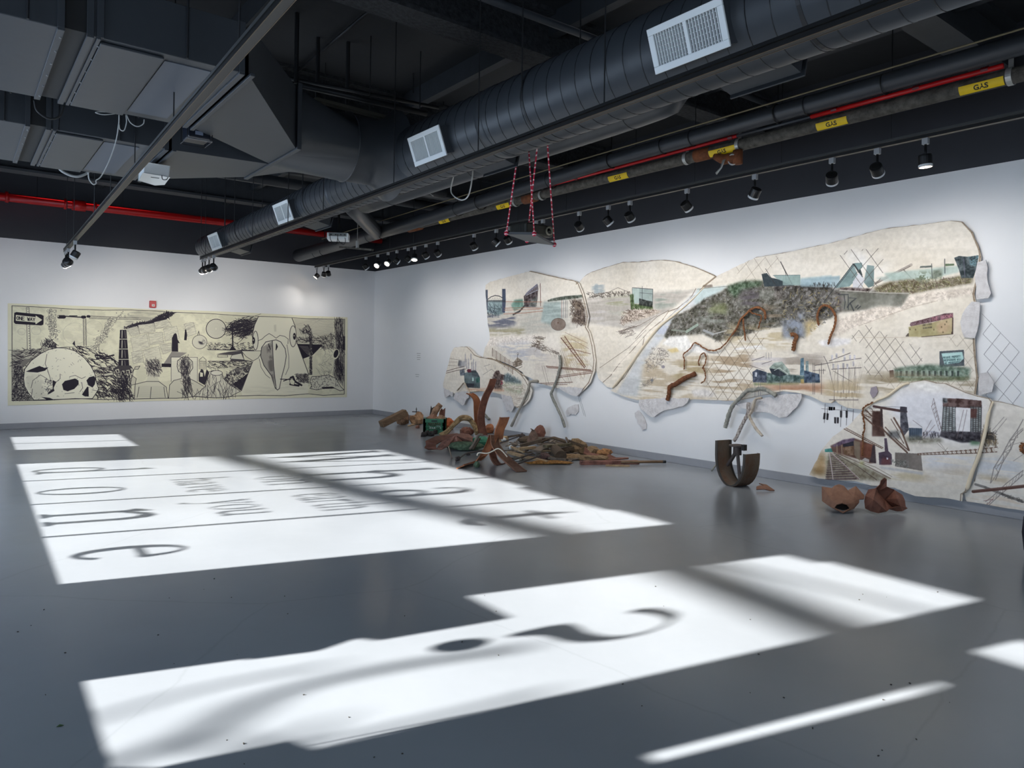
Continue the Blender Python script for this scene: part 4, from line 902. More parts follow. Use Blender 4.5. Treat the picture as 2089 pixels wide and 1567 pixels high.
p1.line(b(335, 715, 800, 715), 1.2, INK); p1.strokes(b(335, 720, 800, 720, 790, 790, 335, 790), 170, 6, .2, 1.1, [INK], .95, .4)
p1.fill(b(420, 640, 560, 615, 700, 600, 720, 700, 800, 715, 570, 712, 600, 650), (80, 76, 80)); p1.fill(b(570, 690, 590, 650, 690, 630, 720, 700), (206, 203, 186)); p1.line(b(570, 690, 590, 650, 690, 630, 720, 700), .9, INK, 1, True); p1.line(b(440, 650, 545, 652, 545, 670, 440, 672), .8, INK, 1, True)
# shrub, stump
p1.fill(b(520, 870, 600, 800, 790, 760, 800, 740, 690, 1030, 560, 960, 490, 930), (110, 106, 104)); p1.strokes(b(520, 860, 780, 790, 690, 1020, 540, 950), 170, 12, .8, 1.6, [INK, PAP], .9, 1.0); p1.fill(b(600, 960, 780, 830, 690, 1030), INK, .9)
q = b(180, 1090, 300, 990, 350, 870, 340, 830, 390, 815, 480, 830, 500, 900, 560, 960, 680, 1035, 560, 1095, 400, 1105); p1.fill(q, (212, 209, 190)); p1.line(q, 1, INK, 1, True); p1.strokes(q, 90, 22, 1.6, .9, [INK], .8, .35); q = p1.ellipse(*b(425, 840)[0], 12, 5); p1.fill(q, (216, 213, 196)); p1.line(q, .9, INK, 1, True)
# puffin-like bird head with great bill
head = b(870, 245, 1230, 258, 1265, 380, 1280, 530, 1350, 700, 1400, 850, 1400, 1062, 700, 1085, 685, 1030, 800, 740, 830, 580, 805, 440, 830, 330); p1.fill(head, (224, 221, 200))
for q in (b(870, 242, 830, 330, 805, 440, 830, 590), b(810, 720, 690, 1030), b(1230, 258, 1262, 340, 1275, 500, 1350, 700, 1405, 850)): p1.line(q, 1.3, INK)
q = b(690, 605, 915, 605, 870, 680, 815, 712, 740, 665); p1.fill(q, (214, 211, 190)); p1.line(q, .9, INK, 1, True)
p1.wash(b(700, 1010, 1380, 850, 1380, 1060, 720, 1080), (200, 197, 178), .4, 12)
for cx, cy, rx, ry, px in ((840, 495, 28, 100, 820), (1240, 450, 36, 112, 1255)):
    q = p1.ellipse(*b(cx, cy)[0], rx/5.2, ry/5.2); p1.fill(q, (216, 213, 194)); p1.line(q, 1.1, INK, 1, True); p1.fill(p1.ellipse(*b(px, cy)[0], 3, 7), INK); p1.fill(p1.ellipse(*b(px-3, cy-6)[0], 1, 1.4), PAP)
p1.line(b(870, 495, 910, 480, 940, 450, 985, 420, 1020, 440, 1060, 470, 1100, 440, 1150, 450, 1190, 480, 1185, 530), .9, INK)
bill = b(905, 570, 950, 510, 1020, 495, 1060, 487, 1110, 510, 1155, 580, 1168, 660, 1150, 770, 1120, 880, 1095, 1005, 1075, 1022, 1050, 1000, 1010, 870, 930, 760, 895, 660); p1.fill(bill, (222, 219, 200)); p1.fill(b(905, 570, 1020, 500, 1035, 780, 1060, 1000, 1010, 870, 930, 760, 895, 660), (164, 160, 150)); p1.line(bill, 1.3, INK, 1, True)
p1.wash(b(960, 560, 1010, 520, 1030, 780, 1040, 960, 980, 780), (100, 96, 94), .8, 4, 'nm'); p1.line(b(1020, 500, 1032, 760, 1060, 1005), 1.3, INK)
for q in (b(980, 530, 1000, 590, 985, 560), b(1062, 530, 1058, 595, 1075, 560)): p1.fill(q, INK); p1.line(q, 1.4, INK, 1, True)
p1.line(b(880, 690, 900, 780, 950, 860, 995, 895), .8, INK); p1.line(b(1175, 540, 1195, 660, 1195, 780, 1160, 860), .8, INK); p1.fill(b(1035, 330, 1060, 325, 1062, 400, 1040, 400), (190, 187, 170), .6, 2)
# right end: cliff, pole plant, sea, otter, trunk
p1.fill(b(1250, 262, 1670, 268, 1675, 450, 1560, 420, 1500, 470, 1290, 460), (196, 193, 174)); p1.strokes(b(1265, 265, 1670, 270, 1670, 430, 1290, 440), 60, 22, .05, .4, [GRY], .7)
p1.fill(b(1285, 460, 1500, 465, 1560, 425, 1675, 420, 1680, 580, 1560, 590, 1500, 530, 1285, 525), (184, 180, 162)); p1.strokes(b(1285, 460, 1560, 440, 1675, 420, 1680, 580, 1560, 590, 1500, 520, 1285, 520), 150, 8, .4, 1.1, [INK], .9, .8)
p1.fill(b(1283, 530, 1560, 538, 1450, 650, 1345, 690), INK)
for k in range(8): p1.line(b(1310+k*12, 555+k*13, 1400+k*6, 560+k*13), .7, (150, 146, 140), .9)
p1.strokes(b(1560, 590, 1660, 600, 1650, 860, 1480, 860, 1540, 700), 60, 9, .6, .8, [GRY, INK], .6, 1.2)
p1.fill(b(1415, 420, 1440, 420, 1445, 860, 1415, 860), (70, 66, 70)); p1.strokes(b(1410, 420, 1442, 420, 1445, 860, 1412, 860), 60, 5, 1.2, .8, [INK, PAP], .9, .8)
p1.strokes(b(1310, 400, 1380, 340, 1420, 350, 1420, 430, 1360, 410), 40, 9, 1.3, 1.2, [INK], .9, .5); p1.strokes(b(1400, 380, 1440, 400, 1445, 500, 1410, 500), 30, 6, .5, 1.1, [INK], .9, 1)
p1.fill(b(1675, 268, 1785, 270, 1790, 900, 1770, 980, 1660, 860, 1690, 600), (168, 164, 150)); p1.strokes(b(1675, 268, 1770, 270, 1780, 950, 1680, 870, 1700, 600), 330, 13, 1.5, 1.2, [INK], .9, .25)
q = p1.ellipse(*b(1695, 640)[0], 6.5, 11, rot=.3); p1.fill(q, PAP); p1.fill(p1.ellipse(*b(1698, 635)[0], 4.5, 8.5, rot=.3), INK); p1.fill(b(1775, 450, 1795, 450, 1795, 600, 1770, 590), INK)
q = b(1420, 930, 1440, 880, 1520, 875, 1620, 860, 1700, 900, 1750, 990, 1785, 1020, 1740, 1030, 1680, 1000, 1560, 1005, 1490, 1020, 1420, 1005, 1440, 970); p1.fill(q, (208, 205, 186)); p1.line(q, 1.1, INK, 1, True); p1.strokes(q, 90, 4, .5, 1.0, [INK], .9, 1); p1.fill(b(1540, 990, 1660, 985, 1690, 1005, 1560, 1010), INK)
p1.fill(b(1270, 850, 1400, 850, 1410, 945, 1300, 940), (140, 136, 128)); p1.strokes(b(1270, 850, 1410, 850, 1410, 945, 1280, 940), 80, 6, .4, 1.1, [INK], .9, 1)
for q, w in ((b(1105, 905, 1220, 910), 1.6), (b(1140, 925, 1210, 900), 2), (b(1215, 890, 1240, 880, 1260, 930, 1330, 970), 4), (b(1210, 960, 1300, 975), 4)): p1.line(q, w, INK)
p1.fill(b(1200, 920, 1230, 900, 1260, 930, 1250, 970, 1215, 960), PAP); p1.line(b(1200, 920, 1230, 900, 1260, 930, 1250, 970, 1215, 960), .8, INK, 1, True)
p1.line(frame_top, 1.0, INK); p1.line(frame_bot, 1.0, INK); p1.line(b(1790, 268, 1785, 1065), 1.2, INK); p1.line(a(128, 1135, 127, 125), 1.0, INK)
m_draw = art_material('ink drawing on paper', p1.image('ink drawing'), .8, .05, 20)
out = a(82, 98, 640, 118, 1180, 140, 1650, 165, 2000, 172)+b(300, 178, 900, 205, 1400, 232, 1822, 248, 1815, 1098, 1300, 1105, 700, 1118, 200, 1130)+a(1600, 1140, 1100, 1158, 600, 1172, 82, 1188)
mb = MB(); mb.prism([ony(u, v, WY-.004) for u, v in out], (0, -.003, 0)); o = mb.build('ink_drawing', m_draw); add_uv(o, lambda q: ((q.x-MX0)/(MX1-MX0), (q.z-MZ0)/(MZ1-MZ0)))
tag(o, 'long ink drawing on cream paper on the back wall, with skull and ONE WAY sign', 'drawing')
mb = MB(); c = ony(311, 621, WY)
t = thing('fire_alarm', (c.x, WY-.03, c.z-.07), 'small red fire alarm box on the back wall above the ink drawing', 'alarm')
mb = MB(); mb.box((c.x, WY-.025, c.z), (.125, .05, .145)); mb.build('case', mat('alarm red', (178, 24, 34), .4), t, bevel=.012)
mb = MB(); mb.box((c.x+.005, WY-.055, c.z-.022), (.055, .012, .05)); mb.build('strobe_lens', mat('strobe lens', (206, 190, 188), .3), t, bevel=.004)
mb = MB(); mb.box((c.x+.005, WY-.062, c.z-.022), (.02, .004, .015)); mb.build('strobe_lamp', mat('strobe lamp', (110, 90, 90), .3), t)
# ================================================================== the big painted canvases on the right wall
RY0, RY1, RZ1 = 1.85, 13.35, 3.2; RP = 235
def map2(u, v): p = onx(u, v, WX); return ((RY1-p.y)*RP, (RZ1-p.z)*RP)
P = Paint(int((RY1-RY0)*RP), int(RZ1*RP), map2, lambda u, v: RP*depth(onx(u, v, WX))/FPX, (226, 216, 199))
P.im += (P.nl[..., None]-.5)*np.array([10, 12, 16], np.float32)+(P.ns[..., None]-.5)*6
a = Z(880, 540, 4.61); b = Z(1200, 480, 3.918); c = Z(1600, 420, 4.123); d = Z(1600, 740, 4.272); e = Z(1840, 780, 5.803); g = Z(900, 690, 10.445); k1 = Z(1300, 540, 7.123); k2 = Z(1420, 700, 6.144); k3 = Z(1640, 780, 7.836); k4 = Z(1250, 740, 10.447)
W_ = (232, 230, 228); BR = (96, 62, 44); DK = (52, 56, 60)
# ---- left canvas: bridges over water
P.fill(a(530, 340, 1090, 350, 1440, 300, 1480, 560, 1300, 620, 900, 660, 560, 640, 530, 560), (196, 190, 178), .8, 6, 14, 'ns')
P.wash(a(530, 450, 800, 470, 820, 560, 700, 600, 540, 590), (92, 96, 116), .9, 10); P.wash(a(900, 480, 1100, 420, 1300, 520, 1150, 640, 820, 640), (170, 170, 160), .6, 10)
P.fill(a(1080, 355, 1240, 345, 1250, 540, 1150, 570, 1050, 540), (150, 172, 170), .8, 5, 18, 'ns'); P.wash(a(560, 600, 900, 600, 900, 670, 560, 660), (150, 140, 96), .7, 8)
P.fill(a(532, 340, 705, 340, 700, 460, 640, 480, 540, 450), (120, 146, 150), .9, 3, 20, 'nm'); P.strokes(a(535, 380, 705, 380, 690, 470, 560, 500), 50, 10, 1.4, 2, [(70, 84, 96), (60, 74, 80)], .8, .5)
P.fill(a(530, 238, 550, 238, 552, 430, 530, 430), (84, 92, 108)); P.fill(a(686, 230, 718, 230, 720, 350, 712, 455, 686, 450), (66, 76, 100))
P.line(a(548, 330, 580, 305, 620, 292, 660, 298, 692, 315), 1.6, DK); P.line(a(535, 342, 715, 342), 1.6, DK); P.line(a(535, 352, 715, 352), .8, DK)
for i in range(9): P.line(a(555+i*16, 340, 563+i*16, 305+abs(i-4)*3, 571+i*16, 340), .5, DK, .8)
P.fill(a(890, 300, 920, 260, 1015, 182, 1026, 200, 1020, 330, 1000, 400, 900, 400), (110, 100, 104)); P.fill(a(890, 295, 1020, 245, 1012, 320, 990, 390, 895, 400), (78, 66, 66), .95, 0, 30, 'nf')
for i in range(7): P.line(a(925+i*15, 275-i*12, 930+i*15, 225-i*4), .8, (206, 210, 226)); 
P.line(a(905, 285, 1018, 185), 1.2, (120, 126, 160)); P.line(a(915, 290, 1022, 240), 1.0, (190, 194, 206))
P.line(a(1045, 180, 1048, 390), 1.8, (120, 84, 70)); P.line(a(1045, 180, 1025, 240, 1010, 390), .8, (140, 110, 96))
P.fill(a(770, 380, 800, 335, 880, 325, 890, 395, 800, 440), (96, 140, 124), .9, 3, 24, 'nm'); P.line(a(790, 470, 850, 440, 900, 385), 4, (60, 62, 62), .9); P.fill(a(960, 330, 1015, 300, 1010, 395, 940, 395), (110, 116, 110), .8, 2, 20, 'nf')
for q in (a(705, 412, 900, 406, 1070, 412), a(705, 430, 1040, 420), a(700, 466, 900, 455, 1068, 438), a(720, 350, 1060, 352)): P.line(q, 1.1, (170, 106, 78), .9)
P.fill(a(1110, 340, 1150, 322, 1260, 300, 1440, 285, 1445, 310, 1260, 335, 1120, 348), (88, 96, 84), 1, 1, 30, 'nf')
P.fill(a(1335, 340, 1430, 330, 1470, 440, 1475, 570, 1330, 545, 1380, 440), (100, 84, 74), .95, 4, 40, 'nf'); P.strokes(a(1340, 345, 1440, 335, 1475, 570, 1335, 545), 90, 14, .9, 2, [(70, 58, 52), (128, 110, 92)], .8, .7)
for x, cl in ((1248, (150, 100, 96)), (1265, (90, 100, 116)), (1285, (80, 90, 100)), (1300, (120, 130, 130))): P.line(a(x, 340, x-4, 500), 1.5, cl, .8)
q = P.ellipse(*a(1215, 562)[0], 15, 12.5); P.fill(q, (134, 116, 104), 1, 0, 14, 'nm'); P.line(q, .8, (90, 74, 66), .9, True); P.fill(P.ellipse(*a(1212, 548)[0], 1.4, 1.2, 8), BR)
# plaster band, pilings, rusty trusses
P.fill(a(560, 690, 760, 670, 1000, 665, 1010, 730, 700, 770, 520, 770), (236, 226, 214), .9, 4, 8, 'nf'); P.strokes(a(560, 690, 1000, 670, 1000, 730, 560, 770), 110, 6, .3, .8, [(170, 152, 138)], .6, 1.5)
P.wash(a(620, 760, 900, 730, 1100, 800, 1100, 900, 820, 900), (176, 178, 190), .8, 14); P.wash(a(900, 760, 1300, 800, 1400, 1060, 1000, 1060), (208, 196, 184), .6, 16)
for i in range(16): x, y = 595+i*13, 800+i*9; P.line(a(x, y-10, x, y+60+i*2), 1.6 if i % 3 else 2.6, (116, 96, 80), .85); P.line(a(x+4, y-60, x+4, y), .5, (150, 140, 130), .6)
P.fill(a(800, 910, 830, 870, 880, 910, 870, 940, 790, 970), (140, 122, 104), .9, 0, 30, 'nf'); P.line(a(830, 870, 834, 845), 1.2, DK); P.line(P.ellipse(*a(834, 838)[0], 1.6, 2, 10), .7, DK, 1, True)
for i in range(4): P.line(a(785+i*10, 920+i*22, 875, 905+i*18), .9, (90, 76, 64))
P.strokes(a(1000, 690, 1080, 680, 1040, 760, 1180, 800, 1240, 850, 1120, 830, 980, 780), 60, 14, .3, 1.6, [(120, 100, 84), (90, 76, 66)], .8, .6); P.fill(a(1080, 700, 1180, 690, 1240, 790, 1120, 800), (238, 228, 214), .8, 5)
P.wash(a(1240, 640, 1480, 700, 1500, 1000, 1290, 1000), (196, 172, 116), .6, 14); P.strokes(a(1250, 830, 1480, 780, 1500, 1000, 1300, 1010), 90, 40, 1.3, .7, [(160, 130, 96)], .6, .3)
for q, w in ((a(1240, 690, 1460, 970), 2.2), (a(1275, 675, 1470, 960), 2.2), (a(1250, 700, 1330, 800), 1.2), (a(1100, 955, 1520, 990), 1.6), (a(1110, 968, 1530, 1000), 1.3), (a(1190, 1065, 1530, 1018), 1.4), (a(1190, 1050, 1540, 1004), 1.0), (a(980, 1118, 1350, 1105), 1.2), (a(990, 1130, 1300, 1128), 1.0), (a(1280, 640, 1490, 740), .6), (a(1340, 700, 1500, 790), .6), (a(1320, 790, 1520, 840), 1.0)): P.line(q, w, (118, 74, 58), .9)
for i in range(26): x = 1105+i*16; y = 957+i*1.6; P.line(a(x, y, x+8, y+13, x+16, y+2), .5, (118, 74, 58), .8)
for i in range(20): x = 990+i*17; P.line(a(x, 1118-i*.6, x+8, 1130-i*.4, x+17, 1117-i*.6), .5, (96, 80, 70), .8)
for i in range(15): t = i/14; P.line(a(1240+220*t, 690+280*t, 1280+190*t, 690+270*t), .6, (118, 74, 58), .9)
for q in (a(1060, 950, 1100, 1110, 1130, 1200), a(1080, 950, 1125, 1120), a(1235, 810, 1320, 1110), a(1255, 820, 1340, 1110), a(1200, 1000, 1290, 1110)): P.line(q, .7, (110, 92, 80), .85)
# ---- lower left canvas: small house, sledge, bush
P.fill(g(545, 740, 600, 730, 700, 690, 830, 730, 880, 830, 885, 1070, 580, 1050, 550, 900), (78, 96, 100), .95, 0, 22, 'nm'); P.fill(g(450, 690, 550, 640, 560, 790, 460, 800), (88, 98, 112), .9, 1, 20, 'nf'); P.fill(g(700, 690, 790, 680, 830, 740, 870, 830, 720, 800), (62, 70, 76), .95)
P.fill(g(600, 700, 620, 660, 690, 660, 700, 720, 640, 735), (108, 36, 56)); P.fill(g(715, 840, 750, 840, 752, 910, 712, 915), (180, 214, 206)); P.fill(g(790, 850, 880, 830, 880, 940, 800, 950), (50, 106, 94), .8, 1, 20, 'nf'); P.fill(g(580, 960, 760, 965, 750, 1050, 590, 1045), (50, 52, 62), .9)
for i in range(5): P.line(g(560, 745+i*25, 840, 745+i*28), .5, (150, 180, 190), .7)
for x, y0, y1 in ((600, 450, 650), (640, 440, 650), (710, 500, 680), (745, 450, 690), (790, 500, 690), (570, 340, 600), (690, 330, 460)): P.fill(g(x-10, y0, x+10, y0, x+12, y1, x-12, y1), (150, 148, 158), .7, 0, 20, 'nf'); P.line(g(x, y0-20, x, y1), .4, (120, 118, 130), .8)
P.fill(g(430, 470, 490, 480, 480, 600, 410, 590), (58, 60, 66), .8, 3); P.wash(g(440, 500, 560, 480, 560, 620, 450, 640), (150, 150, 160), .7, 4)
for q, w in ((g(160, 705, 380, 640, 550, 600), 1.2), (g(160, 745, 380, 690, 580, 655), 1.2), (g(220, 430, 420, 460), .5), (g(200, 510, 400, 505), .5), (g(200, 580, 390, 590), .5)): P.line(q, w, (92, 70, 60), .85)
for x in (240, 285, 320, 385, 430): P.line(g(x, 400, x+5, 900), .5, (150, 130, 112), .7)
for q in (g(945, 780, 1130, 660), g(970, 600, 1100, 560), g(1000, 620, 1040, 700), g(1180, 580, 1200, 660), g(1215, 580, 1215, 660), g(1360, 600, 1365, 670), g(1390, 600, 1395, 660), g(1130, 660, 1200, 720)): P.line(q, .7, (120, 112, 108), .85)
P.fill(g(1180, 750, 1230, 690, 1290, 690, 1320, 760, 1420, 790, 1420, 880, 1340, 900, 1360, 1110, 1140, 1080, 1150, 850), (98, 78, 74), .95, 1, 36, 'nf'); P.fill(g(1320, 910, 1360, 900, 1370, 980, 1330, 990), (190, 70, 90)); P.strokes(g(1160, 780, 1380, 800, 1350, 1110, 1160, 1080), 60, 7, .8, 1.4, [(60, 50, 50), (140, 120, 110)], .8, 1.2)
P.fill(g(1390, 800, 1480, 740, 1600, 830, 1770, 920, 1760, 980, 1400, 930), (110, 126, 134), .85, 4, 30, 'nf'); P.strokes(g(1400, 760, 1560, 800, 1770, 920, 1740, 980, 1400, 940), 110, 7, 1.4, 1, [(70, 92, 100), (96, 120, 120)], .7, .5); P.wash(g(1380, 940, 1780, 980, 1800, 1200, 1400, 1100), (150, 164, 120), .6, 8)
P.wash(g(560, 1060, 1400, 1080, 1400, 1140, 700, 1130), (214, 166, 132), .9, 4); P.strokes(g(1380, 1000, 1850, 1000, 1850, 1400, 1650, 1480, 1500, 1200), 170, 6, .5, .9, [(176, 150, 128), (150, 126, 108)], .6, 1.5)
# ---- centre: hill under a pale sky, far bridge, river, glass box
P.fill(b(0, 500, 340, 470, 520, 462, 870, 432, 660, 600, 400, 760, 280, 740, 0, 700), (186, 178, 168), .85, 4, 16, 'ns'); P.wash(b(130, 520, 340, 480, 330, 660, 180, 640), (150, 150, 110), .8, 12); P.wash(b(540, 470, 760, 460, 700, 560, 540, 600), (140, 150, 138), .9, 10); P.wash(b(0, 560, 300, 560, 250, 720, 0, 700), (190, 186, 186), .6, 10)
P.strokes(b(0, 470, 180, 455, 345, 455, 340, 485, 0, 500), 70, 5, .2, 2.4, [(84, 76, 66), (110, 100, 90)], .9, 1)
for q in (b(0, 455, 70, 470, 170, 455), b(170, 455, 245, 420, 345, 460), b(170, 468, 345, 468)): P.line(q, .9, (130, 118, 104))
for i in range(12): P.line(b(175+i*14, 465, 182+i*14, 445-abs(6-i)*-1.0), .5, (130, 118, 104), .9)
P.wash(b(40, 390, 130, 370, 140, 470, 40, 470), (140, 156, 164), .7, 6); P.fill(b(60, 390, 85, 390, 90, 470, 55, 470), (150, 166, 174), .6, 2)
P.fill(b(360, 425, 415, 420, 415, 545, 365, 545), (172, 190, 182)); P.fill(b(415, 425, 525, 435, 520, 560, 415, 545), (150, 166, 160)); P.fill(b(340, 475, 370, 470, 375, 550, 520, 560, 530, 600, 350, 595), (78, 98, 54), .95, 1, 26, 'nf'); P.fill(b(415, 505, 470, 520, 520, 530, 520, 575, 415, 560), (54, 58, 54), .95, 0, 20, 'nf')
P.line(b(360, 420, 525, 432), 1.0, DK); P.line(b(440, 410, 440, 520), .9, DK); P.line(b(525, 432, 522, 560), 1.0, DK); P.line(b(360, 425, 362, 550), .8, DK); P.line(b(420, 460, 520, 470), .6, DK)
P.fill(b(280, 680, 330, 600, 520, 590, 600, 610, 480, 660, 280, 710), (196, 176, 156), .9, 3, 20, 'nf'); P.strokes(b(280, 620, 340, 590, 560, 600, 420, 660, 270, 710), 150, 9, .3, 1.6, [(120, 98, 84), (222, 206, 190), (96, 80, 70)], .85, .9)
P.strokes(b(230, 770, 390, 720, 360, 800, 320, 810), 45, 14, -.4, 1.2, [(104, 92, 86), (150, 136, 126)], .8, .5)
# river right of the fold
P.fill(b(875, 435, 1130, 410, 1000, 500, 720, 640, 640, 790, 480, 980, 400, 1290, 230, 1270, 400, 1000, 660, 640), (196, 200, 204), .85, 5, 12, 'ns'); P.fill(b(880, 430, 1135, 408, 1000, 500, 860, 560), (176, 200, 198), .7, 4); P.wash(b(560, 700, 700, 640, 640, 800, 560, 830), (176, 184, 206), .7, 8); P.wash(b(380, 1150, 480, 1150, 430, 1300, 380, 1290), (176, 186, 184), .8, 8)
P.fill(b(925, 400, 1005, 395, 1010, 415, 925, 425), (130, 116, 104), .9, 1, 20, 'nf'); P.line(b(880, 432, 1135, 408), 1, (110, 124, 118), .9)
# crease shading and pale crest painted for the cloth fold between the two canvases
for q, w in ((b(868, 428, 840, 480, 810, 520, 720, 585, 650, 610, 600, 680, 500, 760, 420, 850, 350, 930, 270, 1010, 190, 1115), 1.4), (b(650, 602, 560, 650, 440, 765, 385, 830), 1.0), (b(455, 820, 440, 900, 400, 960, 385, 1005), 1.6), (b(385, 1005, 300, 1140, 180, 1240), 1.3), (b(195, 1115, 110, 1190), 1.3), (b(470, 760, 330, 900, 100, 1060), .9), (b(560, 640, 420, 720, 250, 770), .7)): P.line(q, w, (104, 84, 66), .9)
P.wash(b(660, 610, 700, 600, 420, 860, 180, 1230, 90, 1170, 400, 830), (244, 232, 214), .8, 8)
# dark bank
bank = b(620, 800, 700, 650, 830, 590, 950, 505, 1080, 450, 1140, 405, 1250, 370, 1400, 365, 1500, 410, 1700, 425, 1959, 430, 1959, 660, 1800, 690, 1730, 810, 1600, 720, 1480, 740, 1380, 760, 1250, 800, 1050, 850, 930, 790, 800, 800, 650, 850)
P.fill(bank, (104, 102, 90), .95, 3, 46, 'nf', (78, 76, 68), 3); P.strokes(bank, 900, 6, -.6, 2.0, [(62, 58, 50), (146, 140, 126), (92, 94, 74), (122, 112, 104), (84, 76, 72)], .75, .8)
P.fill(b(1130, 405, 1250, 372, 1400, 368, 1400, 400, 1250, 440, 1190, 500, 1130, 450), (70, 98, 68), .8, 5, 26, 'nf'); P.wash(b(1000, 560, 1120, 540, 1120, 640, 960, 620), (128, 136, 84), .7, 8); P.wash(b(1230, 440, 1380, 440, 1380, 600, 1230, 560), (96, 88, 96), .8, 10); P.wash(b(900, 620, 1100, 650, 1100, 740, 900, 720), (150, 156, 146), .6, 10); P.wash(b(1640, 560, 1760, 540, 1790, 690, 1640, 700), (150, 158, 168), .8, 8)
P.wash(b(1640, 580, 1760, 600, 1740, 640, 1640, 640), (200, 176, 110), .6, 6); P.wash(b(1400, 540, 1600, 620, 1500, 720, 1400, 700), (150, 126, 100), .6, 10)
P.fill(b(1378, 440, 1500, 445, 1480, 515, 1385, 520), (128, 128, 118), .9, 1, 22, 'nf'); P.fill(b(1505, 450, 1900, 445, 1900, 520, 1510, 520), (118, 110, 104), .8, 3, 26, 'nf'); P.fill(b(1500, 408, 1959, 400, 1959, 440, 1500, 445), (62, 56, 54), .95, 1, 30, 'nf')
P.fill(b(1398, 312, 1440, 304, 1470, 340, 1560, 360, 1640, 378, 1660, 405, 1420, 412), (54, 66, 72)); P.fill(b(1490, 322, 1705, 320, 1705, 405, 1640, 400, 1520, 350), (140, 168, 164), .85); P.line(b(1490, 322, 1705, 320, 1705, 405), .8, (90, 110, 110)); P.fill(b(1710, 345, 1959, 322, 1959, 400, 1712, 412), (150, 176, 182), .9, 2, 10, 'ns')
for q, w in ((b(1550, 215, 1640, 390), 1.6), (b(1550, 215, 1590, 300, 1595, 370), 1.0), (b(1430, 270, 1500, 385), 1.0), (b(1480, 350, 1730, 760), .9), (b(1590, 540, 1700, 700), .7)): P.line(q, w, (56, 52, 50), .9)
for i in range(20): P.line(b(1780+i*9, 400, 1780+i*9, 412), .8, (50, 46, 44), .9)
# guard rails
P.line(b(680, 758, 800, 770), 3, (128, 136, 122)); P.line(b(800, 772, 885, 718), 6, (146, 162, 146)); P.line(b(935, 760, 1010, 792), 5, (150, 152, 152)); P.line(b(1010, 792, 1120, 762), 2.4, (168, 168, 164)); P.line(b(805, 782, 890, 728), 1, (80, 84, 76)); P.line(b(885, 735, 930, 755), 1, (110, 104, 98))
# plaster white and sand
P.fill(b(600, 870, 660, 810, 800, 800, 830, 860, 930, 900, 980, 950, 780, 930, 700, 900), (238, 234, 228), .95, 3, 8, 'nf'); P.fill(b(1165, 920, 1260, 875, 1340, 880, 1420, 885, 1440, 915, 1300, 905), (236, 234, 234), .95, 1, 8, 'nf'); P.fill(b(640, 915, 720, 900, 740, 930, 680, 940), (222, 192, 116), .8, 2)
P.wash(b(450, 1000, 700, 950, 1000, 960, 1330, 920, 1350, 1330, 900, 1330, 430, 1310), (184, 162, 128), .7, 14, 'ns', 3); P.wash(b(1130, 720, 1600, 760, 1640, 900, 1300, 880, 1100, 850), (190, 170, 128), .8, 12, 'ns', 4); P.wash(b(1050, 940, 1330, 930, 1330, 1200, 1000, 1220), (164, 136, 104), .65, 14, 'ns', 3)
P.wash(b(650, 1040, 900, 1000, 950, 1130, 700, 1150), (170, 150, 104), .7, 10, 'ns', 4); P.wash(b(230, 1290, 500, 1290, 900, 1300, 780, 1330, 260, 1320), (200, 180, 140), .7, 6)
P.strokes(b(480, 1000, 520, 900, 620, 900, 660, 960, 600, 1040, 480, 1100), 210, 6, .5, 1.2, [(128, 116, 106), (100, 92, 88), (206, 196, 184)], .75, 1.4); P.strokes(b(440, 1180, 560, 1130, 530, 1190, 450, 1210), 60, 6, .5, 1.0, [(120, 110, 102)], .7, 1.4); P.fill(P.ellipse(*b(522, 1160)[0], 2.8, 2.6, 12), (120, 122, 128)); P.fill(P.ellipse(*b(612, 1052)[0], 3.6, 3.4, 12), (150, 142, 150))
P.fill(b(840, 1240, 960, 1230, 1040, 1270, 980, 1300, 850, 1290), (214, 208, 204), .8, 4, 14, 'nf')
# chain-link over the sand
fc = (120, 104, 84)
P.fence(b(1080, 800, 1200, 720, 1320, 700, 1440, 850, 1330, 960, 1330, 1200, 1180, 1335, 1010, 1330, 960, 1250, 960, 1080), 17, 17, 1.0, -.92+PI, .9, fc, .9); P.fence(b(1160, 280, 1280, 200, 1340, 180, 1420, 180, 1500, 160, 1560, 200, 1480, 260, 1370, 350, 1250, 350), 20, 20, 1.0, 2.3, .6, (130, 112, 90), .7, .3)
# factory, masts
P.wash(b(1300, 950, 1900, 960, 1880, 1060, 1320, 1060), (206, 198, 196), .9, 8); P.wash(b(1560, 950, 1900, 960, 1860, 1120, 1600, 1100), (156, 142, 124), .8, 12)
P.fill(b(1325, 1095, 1360, 1070, 1440, 1095, 1440, 1180, 1330, 1175), (66, 76, 96), .95, 0, 22, 'nf'); P.fill(b(1440, 1100, 1700, 1120, 1860, 1125, 1865, 1180, 1440, 1185), (82, 108, 106), .95, 1, 36, 'nf'); P.fill(b(1330, 1180, 1700, 1180, 1700, 1195, 1340, 1200), (120, 140, 86), .8, 2)
P.fill(b(1458, 1062, 1500, 1020, 1560, 1010, 1620, 1080, 1625, 1110, 1560, 1125), (140, 158, 146), .95, 0, 24, 'nf'); P.fill(b(1460, 1065, 1530, 1070, 1600, 1115, 1540, 1130, 1480, 1110), (48, 56, 66)); P.line(b(1500, 1080, 1540, 1060, 1610, 1110), 1.2, (206, 214, 206))
P.fill(b(1710, 985, 1735, 980, 1738, 1120, 1704, 1120), (90, 126, 146), .95, 0, 20, 'nf'); P.fill(b(1752, 1005, 1772, 1005, 1775, 1100, 1750, 1100), (110, 134, 138), .95, 0, 20, 'nf'); P.fill(b(1738, 1080, 1860, 1110, 1865, 1175, 1740, 1178), (58, 78, 104), .95, 0, 24, 'nf'); P.fill(b(1345, 1095, 1362, 1095, 1360, 1130, 1345, 1130), (206, 212, 224)); P.line(b(1352, 1095, 1352, 1130), .6, DK)
